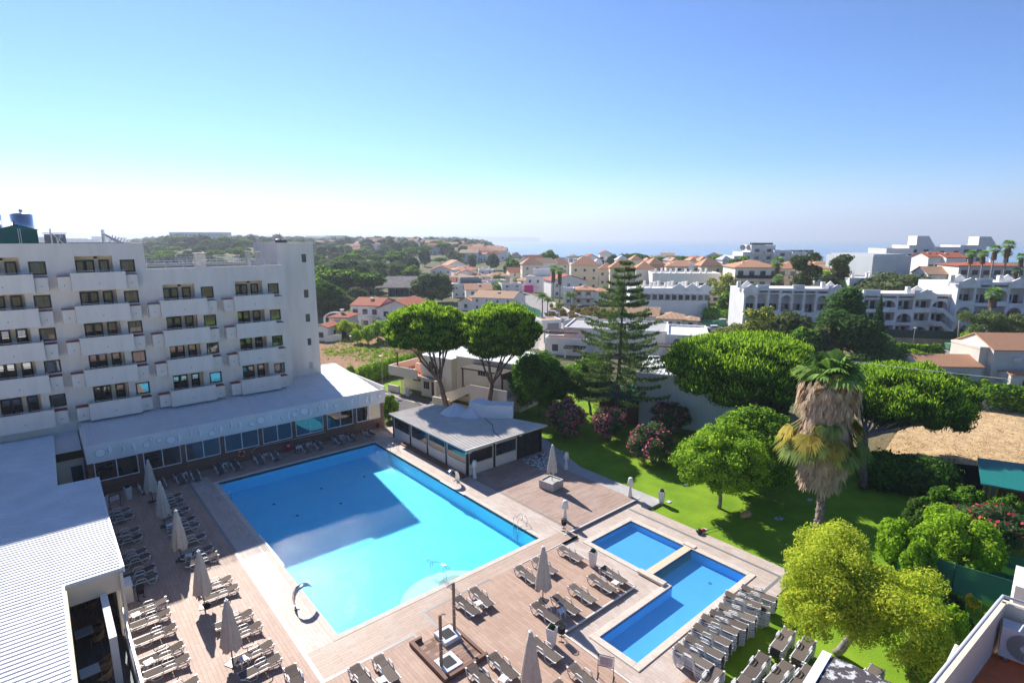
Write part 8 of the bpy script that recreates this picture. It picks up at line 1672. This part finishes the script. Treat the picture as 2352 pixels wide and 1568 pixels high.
loc(YC, 'armrest', lambda q: (q.tube([(-.27, .22, .68), (-.29, -.2, .66), (-.26, -.24, .0)], .025, 6))); loc(YC, 'armrest', lambda q: (q.tube([(.27, .22, .68), (.29, -.2, .66), (.26, -.24, .0)], .025, 6)))
for x in (-.24, .24): loc(YC, 'leg', lambda q: q.bar((x, .22, .42), (x * 1.1, .30, 0), .05))
t2 = thing('flower_pot', 'red flower pot with a light green plant on the yellow chair', 'flower pot', c + Vector((0, 0, .45))); loc(mat('pot_red', (.35, .08, .05)), 'pot', lambda q: q.lathe([(.09, 0), (.15, .14)], 12), t2)
rg = np.random.default_rng(4); d = rg.normal(size=(160, 3)); d /= np.linalg.norm(d, axis=1)[:, None]; leafobj('plant', d * .17 + np.array([0, 0, .27]), d, .06, [BROADL], None, t2, 3)
B_, w, h = fr('1', 1165, 1530, 205, F=900, name='hilltop_hotel', label='long pale modern building on top of the wooded hill', cat='building'); B_.vol(-w / 2, w / 2, 0, 30, h, GREYW, 'flat', fl=3, bays=14, ww=5, wh=2.4, sides=0, para=.8)
B_, w, h = fr('6', -50, 155, 280, F=620, name='coastal_hotel', label='big brown terraced hotel on the coast at the end of the headland', cat='hotel'); BRN = mat('coast_brown', (.34, .30, .28), .85)
for i in range(6): B_.vol(-w / 2 + i * 3, w / 2 - i * 1.0, i * 4, 40, h * (1.0 - (5 - i) * .13), BRN, 'flat', mat('brown_roof', (.45, .28, .18), .8), fl=1, bays=16, ww=3, wh=1.6, sides=0) if i in (0, 2, 4, 5) else None
FARH = [('5', 210, 380, 185, 760, 2, WHITE, 'white apartment block on the far wooded ridge, low and long'), ('5', 330, 460, 145, 900, 4, GREYW, 'pale grey apartment tower block on the far ridge'), ('5', 230, 330, 140, 980, 3, WHITE, 'white block behind the low long one on the ridge'), ('5', 0, 90, 125, 1300, 3, WHITE, 'pale block at the hotel tower top edge'),
        ('5', 800, 910, 295, 560, 2, mat('sky_blue_wall', (.45, .58, .66), .8), 'light blue house on the headland slope'), ('5', 1470, 1555, 225, 620, 2, WHITE, 'white house with orange roof near the end of the headland'), ('5', 1105, 1190, 215, 800, 2, WHITE, 'white villa pair high on the headland'), ('5', 1220, 1340, 230, 760, 2, WHITE, 'white villa row below the ridge pines'), ('5', 1360, 1460, 245, 700, 2, WHITE, 'white house row right of the ridge villas'),
        ('5', 960, 1020, 200, 850, 1, WHITE, 'small white house among the ridge pines'), ('5', 1370, 1440, 185, 820, 1, WHITE, 'small white house at the right ridge top'), ('5', 1010, 1060, 255, 640, 1, WHITE, 'small pinkish house on the headland slope')]
for z, xl, xr, yt, F, f_, wl, lab in FARH:
    B_, w, h = fr(z, xl, xr, yt, F=F, name='far_house', label=lab, cat='building'); h = max(h, 5); B_.vol(-w / 2, w / 2, 0, w * .5, h, wl, 'gable' if f_ <= 2 and wl is WHITE else 'flat', TILE, fl=f_, bays=max(2, int(w / 8)), ww=2.2, wh=1.5, sides=0)
rh_ = random.Random(31); n_ = 0
for (xa, xb, ya, Fa, Fb, k) in [(540, 660, 0, 520, 640, 7), (670, 950, 0, 560, 820, 30), (1100, 1560, 0, 520, 760, 26), (1560, 1960, 0, 430, 560, 22), (300, 560, 0, 700, 900, 8)]:
    for i in range(k):
        F = rh_.uniform(Fa, Fb); x = rh_.uniform(xa, xb); d, f = ray('5', x, 300); X = (Vector((d.x, d.y, 0)).dot(RGT)) / (Vector((d.x, d.y, 0)).dot(FWD)) * F; p = CAM + FWD * F + RGT * X; B_ = Bld('far_house', 'tiny pale house with tiled roof in the far town on the headland', 'house', p, -PH + rh_.uniform(-.6, .6), 'tiny far houses on the headland'); w = rh_.uniform(8, 16)
        B_.vol(-w / 2, w / 2, 0, w * .7, rh_.uniform(5, 8), WHITE if rh_.random() < .8 else SAND, 'gable' if rh_.random() < .8 else 'flat', rh_.choice([TILE, TILEP, TILER]), fl=1, bays=3, sides=0, ww=1.6, wh=1.4)
n2 = 0
hs_ = []
while n2 < 80:
    if n2 < 22: F = rh_.uniform(200, 330); px = rh_.uniform(985, 1215)
    else: F = rh_.uniform(255, 430); px = rh_.uniform(1180, 1700)
    p = CAM + FWD * F + RGT * ((px - 1176) / 1298 * F); n2 += 1
    if any((p.x - a) ** 2 + (p.y - c_) ** 2 < 150 for a, c_ in hs_): continue
    hs_.append((p.x, p.y)); B_ = Bld('town_house', 'small white tiled roof house in the crowded middle of the town', 'house', p, -PH + rh_.uniform(-.5, .5), 'small tiled houses in the middle of the town'); w = rh_.uniform(7, 12)
    B_.vol(-w / 2, w / 2, 0, w * .8, rh_.uniform(3.5, 6.5) * (1.5 if px > 1215 else 1), WHITE if rh_.random() < .75 else SAND, rh_.choice(['gable', 'hip', 'gabley', 'flat']), rh_.choice([TILE, TILEP, TILER]), fl=2, bays=2, sides=0, ww=1.0, wh=1.1, chim=1)
for i in range(70):
    F = rh_.uniform(1300, 2600); px = rh_.choice([rh_.uniform(80, 330), rh_.uniform(520, 780), rh_.uniform(600, 790)]); p = CAM + FWD * F + RGT * ((px - 1176) / 1298 * F); B_ = Bld('far_block', 'pale block of the hazy distant town near the left horizon', 'building', p, -PH + rh_.uniform(-.5, .5), 'pale blocks of the distant town'); w = rh_.uniform(20, 60); hh = rh_.uniform(10, 22) - max(0, hgt(p.x, p.y) - 4)
    q = MB(); q.box(-w / 2, w / 2, 0, 20, -3, max(hh, 6)); q.build('wall', WHITE if rh_.random() < .75 else TILE, B_.t, world=False)
for i, (x, y) in enumerate([(660, 172), (897, 173), (1052, 173)]):
    p = at('6', x, y, SEA_Z); t = thing('fishing_boat', ['tiny boat on the sea, leftmost of three', 'tiny boat on the sea, middle of three', 'tiny boat on the sea, rightmost of three'][i], 'boat', (p.x, p.y, SEA_Z), -PH, 'tiny boats far out on the sea'); q = MB(); s_ = .6; q.add([(-9, -2, 2), (9, -2, 2.5), (12, 0, 3), (9, 2, 2.5), (-9, 2, 2), (-8, -1, -.5), (8, -1, -.5), (8, 1, -.5), (-8, 1, -.5)], [(0, 1, 2, 3, 4), (0, 5, 6, 1), (1, 6, 2), (2, 7, 3), (6, 7, 2), (3, 7, 8, 4), (4, 8, 5, 0)]); q.build('hull', WHITE, t, world=False); q = MB(); q.box(-5, 1, -1.2, 1.2, 2, 5.5); q.build('cabin', WHITE, t, world=False)
TT_ = [(R3, 'b', 1950, 600, 330, 'dark tree behind the round lawn trees under the wide stone pine'), (R1, 'b', 1480, 560, 290, 'dark leafy tree over the picket fence right of the blank wall'), (R2, 'b', 1760, 560, 340, 'shrubby tree against the long low garden house'), (R2, 'a', 760, 1080, 800, 'olive tree filling the ground left of the big conifer foot'), (R1, 'a', 640, 1090, 820, 'green tree under the left edge of the big conifer'), (R3, 'a', 1120, 1060, 830, 'dark tree at the right foot of the big conifer'), (R2, 'a', 200, 1010, 800, 'olive tree behind the top of the wide stone pine'), (GT, 'a', 1560, 1120, 1000, 'low green garden tree right of the villa pool'), (R1, 'a', 1400, 1150, 990, 'garden tree hanging over the villa pool'), (CY, '6', 680, 560, 340, 'tall black green cypress among the yellow apartment houses'), (F1, '6', 440, 740, 385, 'left one of the twin tall fan palms with brown skirts'), (F1, '6', 500, 765, 405, 'right one of the twin tall fan palms with brown skirts'), (FE, '6', 335, 890, 640, 'bushy feather palm left of the road'), (FE, '6', 385, 880, 690, 'shorter feather palm beside the bushy one'), (FE, '6', 487, 915, 740, 'low feather palm at the roadside'), (FE, '6', 600, 920, 630, 'feather palm on a thin pale trunk before the orange trimmed villa'),
       (F2, '6', 845, 540, 405, 'fan palm before the yellow apartment house'), (FE, '6', 760, 600, 520, 'low palm behind the villa roof'), (FE, '6', 880, 590, 500, 'feather palm left of the Norfolk pine top'), (FE, '6', 940, 590, 490, 'second feather palm left of the Norfolk pine top'), (R1, '6', 405, 480, 265, 'tall feathery green tree before the tiled roof rows'), (R1, '6', 350, 470, 380, 'lower tree at the foot of the feathery green tree'), (R1, '6', 50, 520, 345, 'palm like tree at the villa street end'), (CY, '6', 115, 440, 338, 'dark pointed tree left of the arcaded block'), (R2, '6', 150, 500, 420, 'olive tree before the arcaded block'), (YT, '6', 285, 460, 420, 'yellow green shrub beside the arcaded block'),
       (AI, '6', 2070, 800, 450, 'tall airy dark tree on the tennis court lawn'), (R1, '6', 2085, 860, 660, 'small green tree on the lawn right of the tennis court'), (R2, '6', 2180, 840, 690, 'pale weeping tree beside the small green lawn tree'), (R1, '6', 1200, 730, 600, 'green tree hidden behind the Norfolk pine'), (R1, '6', 930, 700, 600, 'green tree left of the Norfolk pine in the villa garden'), (GT, '6', 1390, 770, 685, 'green bush tree at the tennis court corner'), (R1, '6', 1730, 1150, 1060, 'dark bush tree beside the hipped roof house'), (GT, '6', 1110, 700, 630, 'garden tree behind the Norfolk pine trunk'),
       (EU, 'a', 680, 500, 205, 'tall brownish eucalyptus before the pale grey block'), (EU, 'a', 935, 505, 222, 'dark dense eucalyptus left of the grey hall'), (R2, 'a', 1400, 560, 400, 'wide olive tree below the grey hall'), (R2, 'a', 1710, 560, 430, 'wide olive tree at the right below the hall'), (R2, 'a', 1170, 540, 475, 'small olive tree left of the wide ones'), (F2, 'a', 450, 480, 255, 'palm before the white stepped hotel'), (F2, 'a', 455, 490, 390, 'low palm beside the sand apartment house'), (FE, 'a', 232, 520, 445, 'low palm in front of the dark balcony rails'), (YT, 'a', 850, 400, 360, 'yellow green crown between the eucalyptus trees'), (R1, 'a', 155, 330, 270, 'round tree before the white stepped hotel'), (R1, 'a', 1110, 380, 265, 'dark green tree touching the grey hall'), (R1, 'a', 60, 380, 320, 'dark round tree at the right end of the tiled rows'),
       (AI, 'a', 320, 1010, 620, 'thin airy tree with fine branches before the gallery building'), (R2, 'a', 540, 1030, 690, 'olive bush tree under the big conifer'), (WC_, 'a', 930, 1080, 500, 'huge dense green conifer in front of the gallery building'), (CY, 'a', 1200, 960, 545, 'dark tall conifer behind the right side of the huge one'), (AI, 'a', 90, 960, 760, 'thin tree continuing left of the airy one'),
       (F2, 'a', 2130, 905, 490, 'fan palm with orange fruit before the gallery building'), (YU, 'a', 2040, 920, 670, 'yucca tree with white flower spikes beside the ivy wall'), (R1, 'a', 2240, 920, 760, 'bright green tree behind the fan palm'), (YU, 'a', 2280, 900, 700, 'second yucca tree at the right edge'), (GT, 'a', 1470, 1110, 980, 'flowering shrub tree above the villa pool'), (YT, 'a', 1720, 1200, 1045, 'pale green leafy tree in front of the low tiled wing'), (GT, 'a', 1870, 1260, 1165, 'round clipped tree before the villa garage door'), (GT, 'a', 2035, 1280, 1205, 'round bush tree at the corner of the ivy hedge'), (GT, 'a', 1820, 1340, 1230, 'loose bush at the stone wall')]
FO = [('round tree before the white', 235), ('eucalyptus before', 140), ('dense eucalyptus', 142), ('wide olive', 145), ('wide ones', 145), ('white stepped', 165), ('sand apartment house', 150), ('dark balcony rails', 150), ('between the eucalyptus', 158), ('touching the grey hall', 225), ('orange fruit', 106), ('yucca tree', 104), ('behind the fan palm', 110)]
for pr_, z, x, yb, yt, lab in TT_: ft(pr_, z, x, yb, yt, lab, F=next((b_ for a, b_ in FO if a in lab), None), sx=1.62 if pr_ in (WC_,) else (1.5 if 'wide olive' in lab else 1))
for i, (x, yt, F) in enumerate([(1950, 205, 136), (2045, 205, 138), (2135, 165, 134), (2240, 130, 132), (2225, 200, 142), (2300, 340, 130), (2340, 230, 136)]):
    ft(F3, 'a', x, 0, yt, ['leftmost fan palm of the tall group at the right', 'second fan palm from the left in the tall group', 'third fan palm with bare trunk in the tall group', 'highest fan palm of the tall group', 'fan palm behind the highest one', 'low fan palm at the right edge of the group', 'fan palm cut by the right edge'][i], F=F, group='fan palm group at the right edge')
for i, (x, yt, F, pr_) in enumerate([(760, 300, 330, U2), (830, 302, 335, EU), (900, 308, 335, EU), (1010, 292, 330, R3), (1130, 285, 335, R3), (1225, 288, 330, U1), (1320, 300, 335, R3), (1430, 318, 330, U1), (1480, 320, 340, U1), (1650, 312, 320, U1), (1720, 316, 330, U1), (1850, 320, 320, U1), (2000, 305, 310, U1), (2050, 308, 315, U1), (520, 335, 380, U1), (570, 325, 390, CY), (450, 338, 380, U1), (2200, 340, 200, R3), (300, 345, 400, R3)]):
    ft(pr_, '6', x, 0, yt, 'dark coastal tree standing against the sea behind the tiled roofs', F=F, group='dark coastal trees against the sea')
for i, (x, yt) in enumerate([(209, 294), (252, 290), (288, 294), (327, 310)]): ft(F2, '6', x, 0, yt, 'tiny palm silhouette before the sea right of the brown coastal hotel', F=470, group='tiny palms before the sea')
sp = []
while len(sp) < 240:
    F = rf.uniform(190, 620); px = rf.uniform(1080, 2300)
    if px > 1900 and F < 240: continue
    p = CAM + FWD * F + RGT * ((px - 1176) / 1298 * F); sp.append((p.x, p.y, rf.uniform(2, 4.5), rf.uniform(2, 4.5)))
mass('shrubbery', 'green garden shrubbery between the houses of the town', 'shrubbery', sp, 0, 0, [BROAD, OLIVE], 22000, .55, 75)
t = thing('balcony', 'neighbouring hotel balcony with cream party wall, grey rail and red tiled floor at lower right', 'balcony', tuple(at('v', 2300, 1500, 17.2)))
zf = 13.1; fl_ = [at('v', 2150, 1600, zf), at('v', 2232, 1480, zf), at('v', 2600, 1620, zf), at('v', 2600, 1900, zf), at('v', 2100, 1800, zf)]
q = MB(); q.prism([(p.x, p.y) for p in fl_], zf - .2, zf); q.build('floor', TERRA, t)
ztop = zf + 1.0
a0 = at('v', 2303, 1372, ztop); a1 = at('v', 2118, 1600, ztop); a1 = a0 + (a1 - a0) * 1.6
q = MB(); q.bar(Vector((a0.x, a0.y, zf + .4)), Vector((a1.x, a1.y, zf + .4)), .14, 1.05); nrm = Vector(((a0 - a1).y, -(a0 - a1).x, 0)).normalized()
a2 = a0 + (at('v', 2420, 1410, ztop) - a0) * 2
q.bar(Vector((a0.x, a0.y, zf + .4)), Vector((a2.x, a2.y, zf + .4)), .14, 1.05); q.build('parapet', mat('balcony_cream', (.70, .60, .49), .8, .2, var=.03, scale=2), t)
q = MB(); q.tube([Vector((a1.x, a1.y, ztop + .03)), Vector((a0.x, a0.y, ztop + .03)), Vector((a2.x, a2.y, ztop + .03))], .03, 8); q.build('handrail', mat('rail_grey', (.50, .52, .58), .4, .5), t)
acb = at('v', 2291, 1500, zf + .1); u_ = (a2 - a0).normalized(); u_.z = 0; v_ = Vector((-u_.y, u_.x, 0))
if v_.dot(FWD) < 0: v_ = -v_
rz = math.atan2(u_.y, u_.x)
t = thing('air_conditioner', 'white air conditioner outdoor unit with round fan grille on the red balcony floor', 'air conditioner', (acb.x, acb.y, zf), rz); 
f_ = lambda m_, name, fn: loc(m_, name, fn, t)
f_(WPLAST, 'casing', lambda q: q.box(0, .85, -.02, .30, .08, .70)); 
f_(mat('grille_dark', (.18, .17, .15), .5), 'fan_recess', lambda q: q.add([(.36 + .27 * math.cos(2 * PI * i / 28), -.022, .39 + .27 * math.sin(2 * PI * i / 28)) for i in range(28)], [tuple(range(28))]))
def grl(q):
    for r_ in [.05 + .022 * i for i in range(11)]:
        q.tube([(.36 + r_ * math.cos(2 * PI * i / 24), -.035, .39 + r_ * math.sin(2 * PI * i / 24)) for i in range(25)], .004, 4, False)
    for i in range(20): a = 2 * PI * i / 20; q.tube([(.36 + .05 * math.cos(a), -.035, .39 + .05 * math.sin(a)), (.36 + .27 * math.cos(a + .35), -.035, .39 + .27 * math.sin(a + .35))], .003, 4, False)
f_(mat('grille_wire', (.70, .67, .60), .5), 'fan_grille', grl); f_(WPLAST, 'fan_hub', lambda q: (setattr(q, 'M', Matrix.Translation((.36, -.04, .39)) @ Matrix.Rotation(PI / 2, 4, 'X')), q.lathe([(.075, -.012), (.075, .012)], 22)))
for x in (.08, .72): f_(STEEL, 'foot', lambda q: q.box(x, x + .06, -.05, .33, 0, .079))
t = thing('side_railing', 'white barred railing just outside the neighbouring balcony wall', 'railing', tuple(at('v', 2190, 1500, 13.0))); r0 = at('v', 2196, 1482, 13.9); r1 = at('v', 2120, 1640, 13.9); q = MB()
for k in range(5): q.tube([Vector((r0.x, r0.y, 13.9 - k * .22)), Vector((r1.x, r1.y, 13.9 - k * .22))], .025, 6)
q.build('rail', ALU, t)
for u in (0, .5, 1): c = r0.lerp(r1, u); q = MB(); q.box(c.x - .025, c.x + .025, c.y - .025, c.y + .025, 12.8, 13.9); q.build('post', ALU, t)
t = thing('hotel_wall_end', 'cream hotel wall edge at the far right of the picture', 'wall', tuple(at('v', 2345, 1400, 14))); c = at('v', 2332, 1345, 12.5); q = MB(); q.M = Matrix.Translation((c.x, c.y, 0)) @ Matrix.Rotation(rz, 4, 'Z'); q.box(0, 3, 0, 1.2, -1, 12.5); q.build('wall', PALEC, t)
LICH = mat('lichen_top', (.085, .075, .08), .9, .1, col2=(.55, .54, .53), scale=16, detail=3); LICH.node_tree.nodes['Color Ramp'].color_ramp.elements[0].position = .43; LICH.node_tree.nodes['Color Ramp'].color_ramp.elements[1].position = .49
t = thing('wall_top', 'dark lichen speckled wall top with rough white edge at the bottom of the picture', 'wall top', tuple(at('v', 1960, 1560, 18.6))); zt = 18.6
C0 = at('v', 1912, 1506, zt); C1 = at('v', 2120, 1600, zt); C2 = at('v', 1850, 1612, zt); e1 = (C1 - C0); e2 = (C2 - C0); q = MB(); pp_ = [C0, C0 + e1 * 2, C0 + e1 * 2 + e2 * 3, C0 + e2 * 3]; q.prism([(p.x, p.y) for p in pp_], 17.0, zt); q.build('top', LICH, t)
q = MB(); o = (Vector((-e1.y, e1.x, 0)).normalized() * .028); o2 = (e1.normalized() * -.03)
q.bar(C0 + Vector((0, 0, -.02)) + o2, C0 + e2 * 3 + Vector((0, 0, -.02)) + o2, .05, .06); q.build('white_edge', mat('chalk_white', (.75, .75, .75), .8, .2, var=.1, scale=30), t)
t = thing('hotel_wing', 'cream hotel wing under the photographer, below the picture', 'hotel wing', (-8, -40, 0))
for o in list(bpy.data.objects):
    if o.type == 'EMPTY' and not o.children and o.name.startswith('hotel_wing'): bpy.data.objects.remove(o)
for o in list(bpy.data.objects):
    if o.parent is None and o.get('label') == 'x' and o.name not in USED:
        for ch in list(o.children):
            for g_ in list(ch.children): bpy.data.objects.remove(g_)
            bpy.data.objects.remove(ch)
        bpy.data.objects.remove(o)
cd = bpy.data.cameras.new('camera'); cam = bpy.data.objects.new('camera', cd); COL.objects.link(cam); sc.camera = cam
cd.sensor_width = 36; cd.lens = 36 * FPX / 2352; cd.clip_start = .1; cd.clip_end = 120000
cam.location = CAM; cam.rotation_euler = (PI / 2 - TH, 0, -PH)
SUN_EL, SUN_AZ = R(36.8), math.atan2(.137, 1)      # azimuth from +y towards +x
ld = bpy.data.lights.new('sun', 'SUN'); ld.energy = 4.3; ld.angle = R(.53); ld.color = (1, .955, .89); sun = bpy.data.objects.new('sun', ld); COL.objects.link(sun)
dv = Vector((math.sin(SUN_AZ) * math.cos(SUN_EL), math.cos(SUN_AZ) * math.cos(SUN_EL), math.sin(SUN_EL))); sun.rotation_euler = (-dv).to_track_quat('-Z', 'Y').to_euler(); sun.location = (0, 0, 100)
w = bpy.data.worlds.new('World'); sc.world = w; w.use_nodes = True; nt = w.node_tree; bg = nt.nodes['Background']
sky = nt.nodes.new('ShaderNodeTexSky'); sky.sky_type = 'NISHITA'; sky.sun_disc = False; sky.sun_elevation = SUN_EL; sky.sun_rotation = SUN_AZ; sky.altitude = 0; sky.air_density = .8; sky.dust_density = 0; sky.ozone_density = 4
hs = nt.nodes.new('ShaderNodeHueSaturation'); hs.inputs['Saturation'].default_value = 1.4; hs.inputs['Value'].default_value = .64; hs.inputs['Hue'].default_value = .502; gm_ = nt.nodes.new('ShaderNodeGamma'); gm_.inputs[1].default_value = 1.35; nt.links.new(sky.outputs[0], gm_.inputs[0]); nt.links.new(gm_.outputs[0], hs.inputs['Color'])
nt.links.new(hs.outputs[0], bg.inputs[0]); bg.inputs[1].default_value = .064
b = MB(); b.box(-34000, 80000, -19000, 80000, -48, 420); hz = b.build('haze', [])
hm = bpy.data.materials.new('haze'); hm.use_nodes = True; nt = hm.node_tree; nt.nodes.remove(nt.nodes['Principled BSDF']); pv = nt.nodes.new('ShaderNodeVolumePrincipled'); pv.inputs['Color'].default_value = (.80, .88, 1, 1); pv.inputs['Density'].default_value = .00026; pv.inputs['Anisotropy'].default_value = .3
nt.links.new(pv.outputs[0], nt.nodes['Material Output'].inputs['Volume']); hz.data.materials.append(hm); tag(hz, kind='stuff')
sc.view_settings.view_transform = 'Standard'; sc.view_settings.look = 'None'; sc.view_settings.exposure = 1.17; sc.view_settings.gamma = 1
sc.render.engine = 'CYCLES'; cy = sc.cycles; cy.use_denoising = True; cy.denoiser = 'OPENIMAGEDENOISE'; cy.max_bounces = 7; cy.diffuse_bounces = 4; cy.glossy_bounces = 3; cy.transmission_bounces = 4; cy.transparent_max_bounces = 10; cy.volume_bounces = 0; cy.caustics_reflective = False; cy.caustics_refractive = False; cy.sample_clamp_indirect = 6
